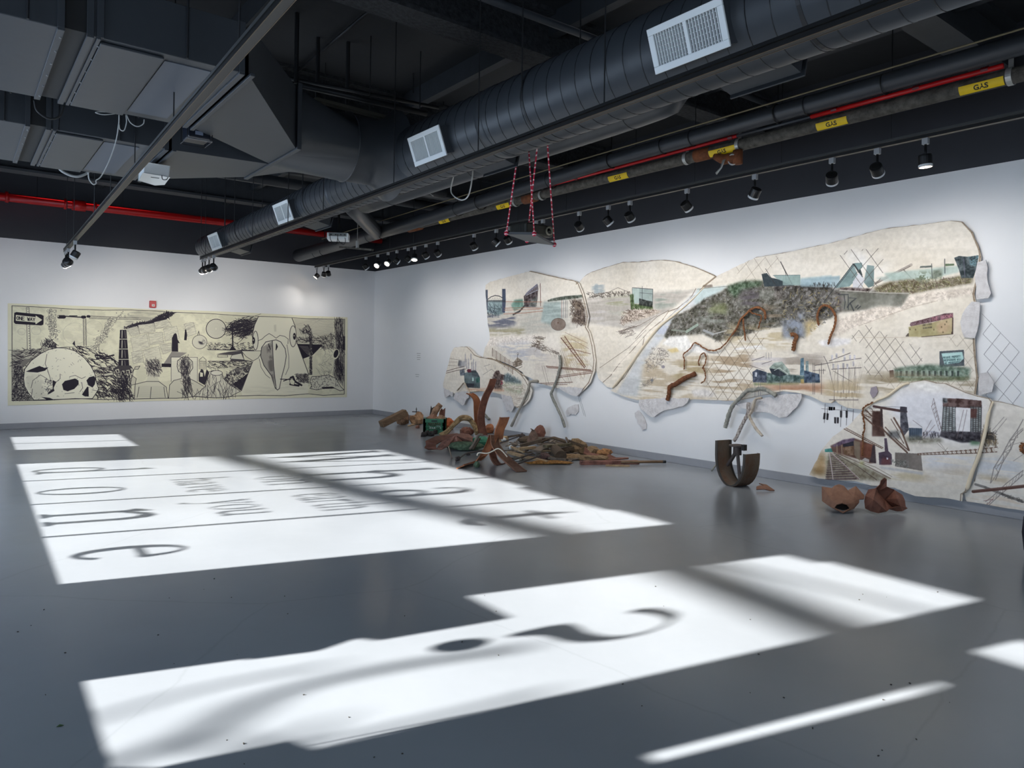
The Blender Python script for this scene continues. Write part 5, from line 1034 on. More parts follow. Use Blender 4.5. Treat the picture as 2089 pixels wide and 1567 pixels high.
P.fill(b(1710, 1150, 1735, 1150, 1738, 1185, 1712, 1185), (196, 160, 76), .8, 1)
P.wash(b(1350, 1195, 1900, 1190, 1900, 1250, 1600, 1270), (178, 120, 84), .9, 8)
mc = (72, 64, 66)
for q, w in ((b(1305, 1040, 1420, 1080), .8), (b(1320, 1005, 1420, 970), .9), (b(1400, 1030, 1480, 1005), .9)): P.line(q, w, mc, .9)
for x, y0, y1 in ((1435, 940, 985), (1455, 940, 985), (1475, 935, 980), (1375, 1170, 1290), (1390, 1170, 1300), (1345, 1170, 1310), (1545, 1080, 1260)): P.line(b(x, y0, x, y1), .8, (110, 104, 112), .8)
for q, w in ((k2(1510, 280, 1680, 250, 2089, 190), 1.1), (k2(1490, 345, 1640, 340), .9), (k2(1690, 225, 1950, 125), 1.2), (k2(1720, 328, 2089, 308), 1.3), (k2(1690, 710, 2050, 712), 1.2), (k2(1740, 350, 1980, 490), .8), (k2(1620, 165, 1660, 240, 1700, 370, 1750, 600, 1750, 730), 1.0)): P.line(q, w, mc, .9)
for x in (1485, 1505, 1590, 1795, 1865, 1935, 2010): P.line(k2(x, 250 if x < 1700 else 300, x, 640), .9, mc, .85)
for x, y in ((1725, 150), (1780, 130), (1865, 70), (1880, 160), (1950, 150), (2005, 150), (1740, 260), (1800, 270), (1865, 250), (1915, 260), (1990, 230), (1835, 620), (1900, 630), (1975, 620)): P.fill(k2(x-12, y, x+12, y, x+12, y+60, x-12, y+60), (176, 172, 184) if y < 600 else (140, 122, 104), .75, 0, 30, 'nf')
for x in (1565, 1590, 1615): P.line(k2(x, 325, x, 385), 1.0, mc, .9)
P.wash(k2(1640, 480, 2089, 470, 2089, 760, 1800, 740, 1600, 640), (190, 164, 120), .8, 10, 'ns', 4); P.strokes(k2(1700, 330, 2089, 330, 2089, 700, 1760, 700), 60, 40, 1.57, .5, [(140, 124, 104)], .5, .08)
# ---- right half: wreck on the shore
P.wash(c(560, 400, 900, 420, 860, 580, 500, 600), (238, 238, 240), .9, 14, 'nl', 2)
P.fill(c(0, 590, 148, 585, 150, 670, 0, 670), (140, 166, 160), .8); P.fill(c(150, 622, 480, 590, 480, 690, 150, 685), (146, 172, 182), .9, 1, 10, 'ns'); P.strokes(c(230, 655, 440, 650, 440, 690, 230, 690), 40, 5, 1.5, 1.4, [(50, 46, 44)], .9, .2)
P.fill(c(0, 680, 440, 690, 780, 715, 1050, 740, 1000, 860, 500, 890, 260, 1000, 180, 1110, 0, 1100), (102, 98, 90), .9, 4, 44, 'nf', (76, 72, 68), 3); P.strokes(c(0, 690, 480, 720, 480, 890, 180, 1110, 0, 1100), 330, 6, .5, 2, [(60, 56, 54), (150, 148, 144), (112, 110, 98), (170, 150, 90)], .75, 1.2)
P.wash(c(0, 930, 180, 900, 200, 1110, 0, 1110), (140, 150, 168), .9, 8, 'nm'); P.wash(c(180, 960, 480, 980, 440, 1080, 200, 1120), (206, 180, 124), .9, 8, 'nm')
P.fill(c(440, 695, 590, 488, 640, 600, 560, 680), (120, 148, 148), .95, 0, 16, 'nm'); P.fill(c(590, 490, 635, 482, 672, 590, 640, 570), (60, 70, 70)); P.fill(c(600, 485, 665, 480, 670, 520, 640, 545), (120, 150, 150)); P.fill(c(680, 645, 710, 500, 768, 508, 765, 675, 720, 690), (118, 142, 142), .95, 0, 24, 'nm'); P.fill(c(588, 640, 640, 565, 690, 620, 655, 722, 590, 700), (206, 206, 212), .95, 0, 10, 'nm')
P.line(c(345, 810, 590, 495), 1.4, DK); P.line(c(450, 690, 600, 500), 1.0, DK); P.line(c(590, 490, 670, 600), 1.4, DK); P.fill(c(480, 690, 600, 690, 760, 700, 700, 725, 500, 720), (86, 70, 68), .9, 1, 40, 'nf')
P.line(c(775, 655, 1080, 498), 4.6, (160, 148, 136)); P.line(c(780, 660, 1085, 505), 1, (96, 84, 78)); P.fill(P.ellipse(*c(1078, 500)[0], 3, 3, 12), (176, 164, 150)); P.line(c(1015, 540, 1080, 610), 2, (110, 98, 88)); P.fill(c(780, 610, 840, 600, 1000, 560, 1050, 620, 860, 640), (176, 190, 182), .8, 2)
P.fill(c(850, 570, 1480, 505, 1480, 560, 1250, 615, 920, 640), (168, 190, 180), .85, 2, 12, 'nm'); P.fill(c(1255, 545, 1340, 540, 1335, 620, 1255, 620), (120, 130, 112), .9, 2, 24, 'nf'); P.line(c(1250, 490, 1255, 615), 1.0, DK); P.line(c(1360, 450, 1362, 570), 1.2, DK); P.fill(c(1155, 510, 1255, 505, 1255, 520, 1150, 525), (96, 104, 98)); P.fill(c(1365, 490, 1440, 490, 1440, 505, 1365, 510), (96, 116, 84))
P.fill(c(760, 690, 900, 640, 1050, 620, 1250, 640, 1500, 590, 1600, 600, 1590, 655, 1300, 700, 1050, 745, 800, 730), (132, 122, 92), .95, 3, 40, 'nf', (96, 84, 64), 3); P.strokes(c(780, 690, 1050, 625, 1590, 600, 1580, 650, 1060, 740, 800, 720), 330, 5, .9, 1.6, [(84, 64, 52), (164, 160, 108), (186, 176, 146), (104, 110, 70)], .8, .8); P.wash(c(1120, 560, 1240, 560, 1250, 640, 1110, 640), (92, 104, 76), .9, 6, 'nf')
P.fill(c(1440, 440, 1480, 425, 1560, 432, 1645, 418, 1630, 520, 1600, 610, 1500, 610, 1480, 540), (62, 74, 78), .97, 0, 26, 'nf'); P.strokes(c(1560, 430, 1640, 425, 1620, 510, 1570, 500), 50, 5, .8, 1.2, [(120, 170, 180), (90, 130, 140)], .8, 1); P.line(c(1520, 450, 1530, 600), 2, (96, 96, 112), .8)
P.line(c(480, 712, 860, 735, 1060, 738), 2.2, (176, 170, 158)); P.fill(c(480, 722, 860, 742, 1060, 745, 1000, 850, 860, 860, 620, 880, 500, 890), (128, 128, 116), .95, 2, 26, 'nm')
gf = Z(1700, 590, 20.89)
for q, w in ((gf(520, 280, 570, 560, 530, 850), 1.8), (gf(700, 290, 700, 880), 1.8), (gf(1000, 430, 780, 600, 660, 780), 2.4), (gf(780, 600, 930, 920), 2.4), (gf(260, 240, 700, 240), 2), (gf(740, 380, 1050, 400), 1.4), (gf(1020, 800, 1120, 690), 2.2), (gf(1100, 850, 1220, 740), 2.2)): P.line(q, w, (62, 66, 70), .9)
P.wash(gf(260, 260, 500, 260, 480, 900, 260, 900), (120, 84, 110), .8, 6, 'nm')
P.fill(c(470, 960, 640, 890, 820, 840, 1000, 850, 1060, 760, 1250, 720, 1590, 690, 1615, 745, 1300, 800, 1080, 850, 860, 950, 640, 1010, 480, 1090, 380, 1110), (222, 208, 192), .95, 3, 14, 'nf'); P.strokes(c(470, 960, 820, 840, 1060, 770, 1600, 690, 1610, 740, 1080, 850, 640, 1010, 420, 1100), 260, 5, .5, .8, [(170, 152, 136), (190, 174, 158), (150, 134, 122)], .7, 1.4)
P.fill(c(290, 1140, 440, 1110, 580, 1120, 560, 1160, 420, 1190, 330, 1180), (230, 226, 226), .9, 3, 10, 'nf')
P.line(c(640, 1010, 860, 930, 1080, 855, 1300, 800), .8, (170, 148, 124), .7)
# the faded hoarding
h = Z(1840, 630, 13.056)
P.fill(h(215, 490, 300, 465, 830, 375, 1350, 240, 1390, 240, 1395, 680, 900, 725, 560, 750, 215, 745), (178, 166, 116), 1, 0, 16, 'nm'); P.wash(h(900, 360, 1350, 260, 1350, 640, 900, 700), (196, 160, 124), .8, 8, 'nm'); P.fill(h(270, 370, 700, 260, 1170, 130, 1400, 115, 1400, 235, 800, 365, 280, 470, 245, 440), (110, 78, 84), 1, 0, 18, 'nf'); P.fill(h(1375, 230, 1400, 225, 1398, 675, 1350, 680, 1350, 640, 1370, 600), (70, 50, 50)); P.line(h(560, 750, 900, 722, 1395, 675), 1.2, (74, 60, 50)); P.fill(h(130, 740, 190, 660, 220, 650, 220, 745), (96, 84, 74))
P.text('THE BROWN', h(830, 330)[0], h(1380, 228)[0], (-.2, -6.6), 1.0, (196, 120, 136), .9); P.text('NX S NCS', h(300, 440)[0], h(800, 345)[0], (-.2, -5.2), .9, (150, 120, 130), .8)
P.text('TAKE A RIDE', h(585, 470)[0], h(830, 425)[0], (0, -3.4), .6, (84, 76, 66), .85); P.text('TO BEGINNING', h(590, 540)[0], h(830, 510)[0], (0, -2.6), .55, (84, 76, 66), .85)
for x, y in ((885, 560), (1090, 490), (1225, 350), (1180, 420), (1130, 630), (400, 560), (250, 550)): P.fill(P.ellipse(*h(x, y)[0], 1.5, 2, 8), (104, 90, 62), .8)
# trespass notice
P.fill(h(1035, 1135, 1685, 1095, 1695, 1520, 1380, 1540, 1040, 1567), (76, 84, 90), 1, 0, 14, 'nm'); P.fill(h(1085, 1190, 1640, 1150, 1680, 1330, 1560, 1440, 1170, 1490), (164, 206, 202), 1, 0, 10, 'nm'); P.fill(h(1160, 1210, 1480, 1185, 1490, 1250, 1180, 1280), (186, 222, 218), .8, 2)
P.text('PRIVATE PROPERTY', h(1130, 1335)[0], h(1590, 1290)[0], (0, -3.8), .7, (60, 92, 96)); P.text('TRESPASSERS WILL', h(1135, 1405)[0], h(1620, 1365)[0], (0, -3.6), .7, (60, 92, 96)); P.text('BE PROSECUTED', h(1180, 1478)[0], h(1580, 1440)[0], (0, -3.6), .7, (60, 92, 96))
P.line(c(1405, 1350, 1408, 1410), 1.2, DK)
P.fill(c(935, 1370, 1050, 1350, 1240, 1335, 1500, 1355, 1575, 1365, 1570, 1450, 1300, 1440, 930, 1450), (98, 124, 106), .95, 3, 30, 'nf'); P.fill(c(950, 1445, 1570, 1440, 1560, 1470, 960, 1475), (92, 104, 66), .9, 3, 24, 'nf')
for i in range(11): x = 985+i*48; P.fill(c(x, 1390, x+16, 1388, x+16, 1430, x, 1432), (58, 70, 68)); P.fill(c(x-16, 1385, x-4, 1385, x-4, 1430, x-16, 1430), (168, 186, 176), .7)
P.fill(c(895, 1385, 930, 1380, 935, 1440, 900, 1445), (84, 60, 54)); P.wash(c(650, 1430, 930, 1400, 1600, 1470, 1640, 1567, 900, 1567, 700, 1500), (150, 132, 100), .9, 12)
P.fence(c(480, 420, 560, 370, 700, 370, 820, 360, 860, 520, 760, 760, 640, 700, 560, 560), 25, 22, .95, 2.3, .95, (92, 84, 76), .9, .3); P.fence(c(560, 1110, 700, 1000, 860, 1080, 980, 1130, 1170, 1200, 1170, 1330, 900, 1380, 820, 1460, 680, 1400, 700, 1180), 17, 17, .95, 2.25, .9, (112, 102, 92), .9, .15)
P.fence(c(1400, 1080, 1600, 1100, 1600, 1567, 1500, 1400, 1540, 1200, 1400, 1170), 19, 19, .95, 2.3, .6, (140, 124, 104), .7, .2); P.fence(c(800, 1440, 1620, 1450, 1640, 1560, 900, 1560), 16, 16, .95, 2.3, .6, (130, 112, 88), .7, .2)
P.line(c(620, 1110, 1390, 1105), .7, (190, 168, 140), .8)
# ---- lower right canvas: rails, wagons, lift bridge.  Painted into its own stretch of wall
P2 = Paint(P.W, P.H, map2, P.scale, (230, 222, 209)); P2.im += (P2.nl[..., None]-.5)*np.array([8, 9, 12], np.float32)+(P2.ns[..., None]-.5)*6
P2.wash(d(1020, 230, 1300, 230, 1740, 310, 1720, 700, 1240, 640, 1100, 560, 900, 420), (224, 224, 230), 1, 14, 'nl', 2); P2.fill(d(1130, 190, 1300, 175, 1420, 235, 1300, 260), (240, 238, 234), .8, 3, 8, 'nf')
P2.wash(d(1230, 800, 1690, 790, 1660, 960, 1240, 960), (216, 218, 224), .9, 14); P2.wash(d(1230, 950, 1660, 880, 1600, 1050, 1000, 1010), (206, 184, 150), .6, 12); P2.wash(d(850, 960, 1230, 960, 1240, 1010, 900, 1010), (196, 176, 120), .7, 8)
P2.fill(k3(180, 1330, 300, 1110, 370, 1130, 400, 1300, 390, 1500, 150, 1470), (178, 140, 86), .9, 8, 22, 'ns'); P2.wash(k3(390, 1180, 440, 1130, 460, 1250, 400, 1300), (120, 140, 96), .9, 4)
# gravel and sleepers
P2.fill(k3(440, 1120, 520, 1120, 900, 1290, 1430, 1540, 1250, 1567, 380, 1540, 400, 1300), (160, 148, 124), .95, 3, 34, 'nf', (130, 122, 98), 2); P2.wash(k3(520, 1130, 900, 1280, 1260, 1400, 1250, 1440, 800, 1260), (146, 152, 104), .9, 5)
for i in range(13): t = (i/12)**1.3; y = 1180+360*t; P2.line(k3(440-50*t, y+5, 590+280*t, y-6+20*t-20), 1+2.2*t, (96, 76, 78), .9)
P2.line(k3(445, 1130, 470, 1290, 505, 1560), 1.8, (206, 190, 188)); P2.line(k3(470, 1125, 640, 1280, 910, 1540), 2.0, (150, 120, 120)); P2.line(k3(475, 1122, 660, 1285, 930, 1540), .8, (226, 214, 210)); P2.line(k3(520, 1125, 900, 1340, 1200, 1555), 1.4, (96, 80, 70)); P2.line(k3(560, 1130, 1000, 1310, 1420, 1530), 1.4, (110, 88, 74)); P2.line(k3(600, 1140, 1180, 1350, 1440, 1500), .8, (120, 104, 84))
# shed and wagons
P2.fill(k3(370, 1065, 500, 1045, 500, 1110, 375, 1110), (46, 132, 124), .95, 0, 16, 'nf'); P2.fill(k3(460, 1010, 640, 930, 850, 890, 1170, 1000, 1190, 1285, 1090, 1290, 930, 1230, 640, 1150, 500, 1110), (108, 74, 62), .97, 1, 24, 'nm'); P2.fill(k3(480, 1015, 660, 915, 850, 885, 840, 945, 660, 985, 560, 1030), (104, 84, 112), .95, 1, 20, 'nf'); P2.fill(k3(660, 985, 830, 935, 835, 1010, 665, 1030), (44, 42, 54))
P2.fill(k3(660, 1030, 830, 1010, 835, 1160, 680, 1150), (128, 96, 70), .95, 0, 16, 'nf'); P2.fill(k3(835, 920, 935, 950, 935, 1250, 870, 1200, 845, 1150), (130, 112, 92), .97, 0, 14, 'nm'); P2.fill(k3(940, 950, 1160, 1000, 1130, 1200, 940, 1190), (140, 84, 64), .97, 0, 18, 'nm'); P2.fill(k3(1135, 1000, 1170, 1000, 1190, 1290, 1090, 1270), (70, 56, 60)); P2.fill(k3(1010, 1200, 1080, 1230, 1080, 1275, 960, 1240), (216, 212, 208), .8)
for x in (565, 640): P2.line(k3(x, 1000, x+5, 1140), 2, (150, 128, 100))
for i in range(9): P2.line(k3(960+i*20, 960+i*5, 955+i*20, 1190), .4, (110, 60, 46), .7)
P2.fill(k3(930, 1270, 990, 1250, 980, 1320, 930, 1310), (150, 150, 76), .8, 3, 30, 'nf'); P2.wash(k3(500, 1120, 920, 1240, 1260, 1330, 1240, 1370, 900, 1300), (120, 134, 80), .8, 4)
P2.fill(k3(1230, 1120, 1330, 1100, 1320, 890, 1360, 890, 1385, 1090, 1440, 1150, 1440, 1310, 1240, 1310), (86, 70, 88), .97, 0, 18, 'nm'); P2.fill(k3(1290, 1200, 1420, 1210, 1420, 1310, 1260, 1310), (116, 60, 62), .8, 2); P2.fill(k3(1355, 1195, 1385, 1200, 1380, 1230, 1358, 1228), (200, 196, 208))
P2.fill(d(985, 780, 1110, 785, 1110, 920, 985, 900), (120, 110, 104), .95, 0, 14, 'nm'); P2.fill(d(1105, 785, 1210, 790, 1225, 940, 1108, 920), (122, 112, 104), .97, 0, 10, 'nm'); P2.strokes(d(960, 840, 1100, 850, 1100, 910, 970, 890), 60, 5, .8, 1, [(70, 80, 74), (150, 156, 150)], .8, 1.2); P2.fill(d(850, 900, 1230, 950, 1225, 975, 860, 915), (176, 178, 186), .8, 2)
# left tower, girder, fallen trusses
P2.fill(d(785, 420, 870, 420, 880, 560, 900, 640, 785, 640), (92, 64, 56), .97, 1, 26, 'nm'); P2.fill(d(855, 400, 875, 400, 880, 560, 858, 560), (70, 54, 54)); P2.line(d(800, 380, 1010, 415, 1080, 425), 5, (86, 60, 58)); P2.fill(d(1030, 380, 1088, 385, 1088, 430, 1025, 425), (66, 62, 72)); P2.fill(d(1030, 430, 1085, 430, 1105, 580, 1060, 640, 1030, 600), (84, 84, 94), .97, 0, 26, 'nf'); P2.line(d(860, 380, 1030, 385), .8, (130, 136, 150))
for q, w in ((d(700, 455, 800, 545), 3.2), (d(720, 400, 790, 470), 2.6), (d(690, 440, 770, 480), 1.6), (d(860, 560, 960, 660, 1090, 780), 3.2), (d(900, 560, 1000, 670, 1100, 760), 2), (d(975, 480, 1040, 590, 1105, 760), 3.4), (d(950, 490, 1010, 590), 1.6), (d(1000, 600, 1060, 700), 1.6), (d(540, 575, 870, 745), 1.6), (d(560, 568, 880, 738), 1.4)): P2.line(q, w, (104, 74, 60), .95)
for i in range(12): P2.line(d(900+i*16, 620+i*13, 960+i*12, 640+i*11), .9, (120, 92, 76), .8)
for i in range(20): t = i/19; P2.line(d(545+325*t, 574+170*t, 562+318*t, 570+168*t), .7, (120, 92, 76), .9)
P2.strokes(d(690, 400, 800, 400, 800, 540), 40, 8, .8, 1.0, [(96, 74, 62)], .8, .9); P2.fill(d(920, 600, 1020, 590, 1030, 660, 940, 650), (70, 72, 76), .8, 3, 30, 'nf')
P2.fill(d(1105, 565, 1220, 570, 1220, 670, 1105, 675), (62, 78, 98), 1, 0, 12, 'nm')
for i in range(6): P2.line(d(1130+i*16, 570, 1130+i*16, 670), .6, (110, 126, 146), .8)
P2.fill(d(1070, 640, 1380, 640, 1400, 690, 1240, 700, 1080, 690), (136, 132, 112), .85, 4, 26, 'nf'); P2.wash(d(1220, 570, 1370, 580, 1370, 640, 1220, 640), (176, 176, 196), 1, 6); P2.strokes(d(1230, 610, 1370, 610, 1370, 645, 1230, 645), 30, 6, 1.5, 1.6, [(70, 66, 74)], .9, .2)
# lift bridge
lb = (70, 66, 68)
P2.fill(d(1400, 308, 1560, 312, 1735, 330, 1740, 390, 1640, 395, 1400, 380), (92, 66, 62), .97, 0, 22, 'nf'); P2.fill(d(1400, 308, 1440, 310, 1440, 350, 1400, 350), (92, 104, 110), .8, 1, 40, 'nf')
for x0, x1, X0, X1 in ((1405, 1510, 1390, 1510), (1640, 1735, 1640, 1730)):
    P2.fill(d(x0, 380, x1, 390, X1, 600, X0, 600), (128, 140, 138), .6, 0, 40, 'nf')
    for j in range(5): t = j/4; P2.line(d(x0+(x1-x0)*t, 380, X0+(X1-X0)*t, 600), 1.6, lb)
    for i in range(13): y = 385+i*17; P2.line(d(x0-i, y, x1, y+2), .9, lb, .9); P2.line(d(x0-i, y, (x0+x1)/2, y+17, x1, y), .7, (84, 96, 96), .9)
P2.fill(d(1635, 400, 1700, 400, 1690, 480, 1640, 480), (96, 56, 50), .9, 1); P2.fill(d(1385, 595, 1735, 600, 1730, 690, 1560, 695, 1370, 640), (56, 52, 60), .97, 1, 22, 'nf'); P2.wash(d(1640, 670, 1730, 680, 1730, 710, 1640, 715), (96, 136, 104), 1, 3); P2.fill(d(1510, 395, 1640, 395, 1638, 598, 1512, 590), (230, 228, 230), 1, 0, 4, 'nl')
for q in (d(1580, 410, 1520, 660), d(1610, 410, 1560, 660), d(1320, 310, 1390, 590), d(1300, 375, 1370, 590), d(1320, 310, 1305, 380), d(1300, 500, 1190, 700), d(1330, 540, 1230, 660), d(1140, 500, 1220, 560)): P2.line(q, .9, (128, 110, 112), .85)
for i in range(7): P2.line(d(1305+i*11, 375+i*35, 1330+i*9, 345+i*35, 1318+i*12, 410+i*30), .7, (110, 96, 96), .8)
P2.line(d(1180, 790, 1690, 755, 1860, 735), 1.6, (110, 78, 62)); P2.line(d(1180, 800, 1690, 785, 1860, 775), 1.6, (110, 82, 66))
for i in range(36): t = (i/36)**1.2; P2.line(d(1185+670*t, 791-52*t, 1190+672*t, 800-28*t), 1.2+2*t, (206, 194, 180) if i % 2 else (120, 92, 74), .9)
for q in (d(1350, 700, 1450, 790), d(1440, 740, 1400, 790), d(1370, 690, 1440, 780)): P2.line(q, .7, (130, 116, 104), .8)
# last canvas at the right edge
P2.wash(e(900, 880, 1440, 900, 1440, 1100, 880, 1120), (204, 208, 214), .9, 12); P2.wash(e(900, 1090, 1300, 1140, 1250, 1190, 900, 1150), (196, 168, 120), .8, 6); P2.wash(e(800, 1330, 1445, 1330, 1445, 1530, 1000, 1480, 780, 1430), (222, 200, 174), .7, 10)
P2.strokes(e(980, 560, 1100, 600, 1140, 720, 970, 740), 120, 16, 1.4, 1.2, [(112, 92, 76), (150, 128, 86), (80, 70, 64)], .85, .5); P2.strokes(e(1010, 580, 1110, 600, 1110, 680, 1020, 680), 30, 10, .1, 1.2, [(60, 56, 54)], .9, .2)
for q, w in ((e(1445, 440, 1380, 560, 1290, 680, 1200, 850, 1100, 1010, 1060, 1190), 1.5), (e(1445, 560, 1360, 640, 1300, 790, 1200, 950, 1120, 1150), 1.5), (e(1220, 410, 1080, 570), .9), (e(1250, 430, 1110, 600), .9), (e(1445, 850, 1330, 930), .7), (e(1445, 1040, 1240, 1200, 1080, 1350, 1000, 1410), 1.3), (e(1445, 1090, 1290, 1230, 1150, 1350, 1020, 1470), 1.3), (e(1445, 700, 1240, 760), .6)): P2.line(q, w, (124, 114, 110), .85)
for q in (e(1380, 560, 1380, 650, 1290, 690, 1300, 790, 1215, 830, 1210, 940, 1110, 1000, 1150, 1060, 1070, 1180), e(1445, 540, 1370, 600, 1300, 680, 1350, 680, 1220, 820, 1260, 830, 1130, 1020)): P2.line(q, 1, (124, 114, 110), .8)
for i in range(12): t = i/11; P2.line(e(1445-420*t, 1045+370*t, 1420-410*t, 1110+350*t), .7, (124, 110, 106), .8)
P2.line(e(885, 1205, 1000, 1240, 1200, 1320, 1440, 1410), 5, (116, 110, 106), .8); P2.strokes(e(1180, 1300, 1440, 1380, 1440, 1420, 1180, 1340), 60, 4, .4, 1, [(84, 80, 78)], .8, .6)
P2.line(e(855, 1290, 1150, 1260, 1500, 1222), 6, (104, 70, 60)); P2.line(e(855, 1280, 1150, 1250, 1500, 1212), .8, (150, 116, 104)); P2.line(e(980, 1400, 1090, 1380, 1020, 1440), 1, (150, 96, 90), .8)
pA = a(515, 190, 560, 160, 750, 108, 935, 60, 1110, 100, 1290, 140, 1370, 155, 1400, 180, 1440, 280, 1470, 400, 1488, 490, 1470, 590, 1500, 640, 1530, 760, 1550, 900, 1540, 1000, 1500, 1110, 1440, 1180, 1380, 1215, 1300, 1200, 1200, 1165, 1140, 1150, 1000, 1110, 930, 1060, 880, 1040, 860, 1010, 780, 960, 640, 900, 490, 870, 510, 780, 555, 700, 550, 640, 535, 560, 525, 400, 512, 240)
pB = g(280, 200, 450, 180, 600, 185, 680, 260, 760, 360, 880, 410, 1130, 435, 1300, 520, 1500, 600, 1650, 690, 1760, 780, 1850, 900, 1900, 1000, 1950, 1130, 1900, 1300, 1800, 1420, 1640, 1490, 1560, 1440, 1500, 1250, 1270, 1200, 1150, 1160, 850, 1130, 700, 1150, 560, 1140, 450, 1180, 300, 1180, 170, 1150, 60, 1080, 50, 960, 110, 740, 170, 520, 210, 330)
pC = [(1180, 580), (1192, 565), (1205, 556), (1238, 545), (1272, 535), (1310, 534), (1350, 530), (1380, 533), (1420, 545), (1450, 558), (1464, 565), (1430, 592), (1395, 625), (1350, 668), (1300, 730), (1262, 792), (1240, 790), (1222, 772), (1216, 752), (1205, 700)]
pR = [(1436, 585), (1464, 563), (1510, 540), (1545, 525), (1600, 516), (1700, 495), (1803, 467), (1890, 457), (1940, 450), (1965, 453), (1985, 475), (2000, 510), (2002, 525), (1998, 560), (1988, 600), (1990, 612), (1996, 640), (1988, 680), (1990, 715), (1993, 745), (1996, 770), (1990, 812), (1900, 812), (1840, 822), (1800, 820), (1785, 834), (1760, 836), (1730, 832), (1712, 824), (1706, 816), (1698, 823), (1680, 822), (1655, 808), (1632, 802), (1600, 798), (1560, 806), (1500, 818), (1450, 816), (1400, 815), (1380, 814), (1300, 816), (1270, 808), (1246, 796), (1262, 786), (1300, 728), (1350, 664), (1395, 620)]
pD = d(222, 975, 250, 920, 330, 760, 430, 640, 560, 550, 680, 420, 760, 345, 900, 290, 1020, 200, 1090, 175, 1240, 150, 1340, 175, 1420, 180, 1600, 260, 1700, 290, 1800, 312, 1822, 340, 1790, 450, 1765, 560, 1700, 800, 1640, 960, 1592, 1120, 1557, 1140, 1553, 1205, 1420, 1180, 1150, 1165, 1050, 1130, 980, 1090, 760, 1068, 620, 1030, 430, 1020, 300, 1010)
pE = d(1824, 330, 1950, 352, 2089, 390, 2240, 440, 2240, 1290, 2089, 1290, 1950, 1270, 1750, 1232, 1592, 1208, 1572, 1142, 1640, 1060, 1672, 990, 1668, 1030, 1705, 800, 1770, 560, 1796, 430)
for q, pp, w in ((pC[:12], P, 2.2), (pR[:22], P, 2.4), (pR[22:], P, 1.2), (pA, P, 2.0), (pB, P, 1.6), (pD, P2, 1.6), (pE, P2, 1.4)): pp.line(q, w, (132, 110, 86), .8)  # brown lines painted for the canvas thickness and the shadow gap at its edges
P.sat = P2.sat = .78; P.grain = P2.grain = 12
img_a, img_b = P.image('painted canvas'), P2.image('painted canvas lower')
m_ca = art_material('painted canvas', img_a); m_cb = art_material('painted canvas lower', img_b)
def uv2(q): return ((RY1-q.y)/(RY1-RY0), q.z/RZ1)
def densify(Q, step=.05, j=.006, rs=None):
    """follow the outline with a slightly torn edge"""
    rs = rs or random.Random(1); out = []
    for i in range(len(Q)):
        p, q = Q[i-1], Q[i]; n = max(1, int((q-p).length/step))
        for k in range(n): w = p.lerp(q, k/n); out.append(V((w.x, w.y+rs.uniform(-j, j), w.z+rs.uniform(-j, j))))
    return out
def canvas(name, pts, off, th, m, label, cat='painting', group=None, j=.005, seed=1):
    Q = densify([onx(u, v, WX-off) for u, v in pts], .06, j, random.Random(seed))
    mb = MB(); mb.prism(Q, (-th, 0, 0)); o = mb.build(name, m)
    if name.startswith("painted"): add_uv(o, uv2)
    return tag(o, label, cat, group)
canvas('painted_canvas', pC, .012, .012, m_ca, 'pale hill-shaped painted canvas with a glass box and river, in the middle of the mural')
canvas('painted_canvas', pR, .026, .012, m_ca, 'largest painted canvas of the mural, with a dark rubble bank and wrecked boats')
canvas('painted_canvas', pA, .04, .012, m_ca, 'painted canvas with drawbridges and rusty trusses at the upper left of the mural')
canvas('painted_canvas', pB, .054, .010, m_ca, 'small painted canvas with a dark house at the lower left of the mural', seed=3)
canvas('painted_canvas', pE, .02, .012, m_cb, 'pale painted canvas with a brown girder at the right edge of the mural')
canvas('painted_canvas', pD, .045, .012, m_cb, 'painted canvas with rail tracks and a lift bridge reaching almost to the floor')
# rolled cloth ridges along the folds
m_roll = mat('raw canvas', (226, 212, 186), .85, var=.05, scale=8)
for pts, r, off, lab in [([(1437, 586), (1412, 612), (1380, 640), (1345, 668), (1310, 712), (1278, 758), (1250, 792)], [.012, .02, .03, .035, .035, .03, .012], .036, 'long roll of raw canvas folded between the two largest painted canvases'),
                   (d(1822, 340, 1780, 450, 1752, 600, 1700, 800, 1640, 950, 1590, 1110), [.01, .016, .016, .018, .02, .008], .058, 'rolled canvas edge beside the lift bridge painting'),
                   (d(690, 420, 800, 335, 900, 292, 1020, 205, 1090, 178), [.006, .022, .026, .022, .008], .06, 'turned-over canvas edge along the top left of the rail track painting')]:
    mb = MB(); Q = smooth_path([onx(u, v, WX-off) for u, v in pts], 5); n = len(Q); rs = [r[min(int(i/(n-1)*(len(r)-1)), len(r)-1)] for i in range(n)]; mb.tube(Q, rs, 10, flat=.6); tag(mb.build('canvas_fold', m_roll, smooth=True), lab, 'cloth')
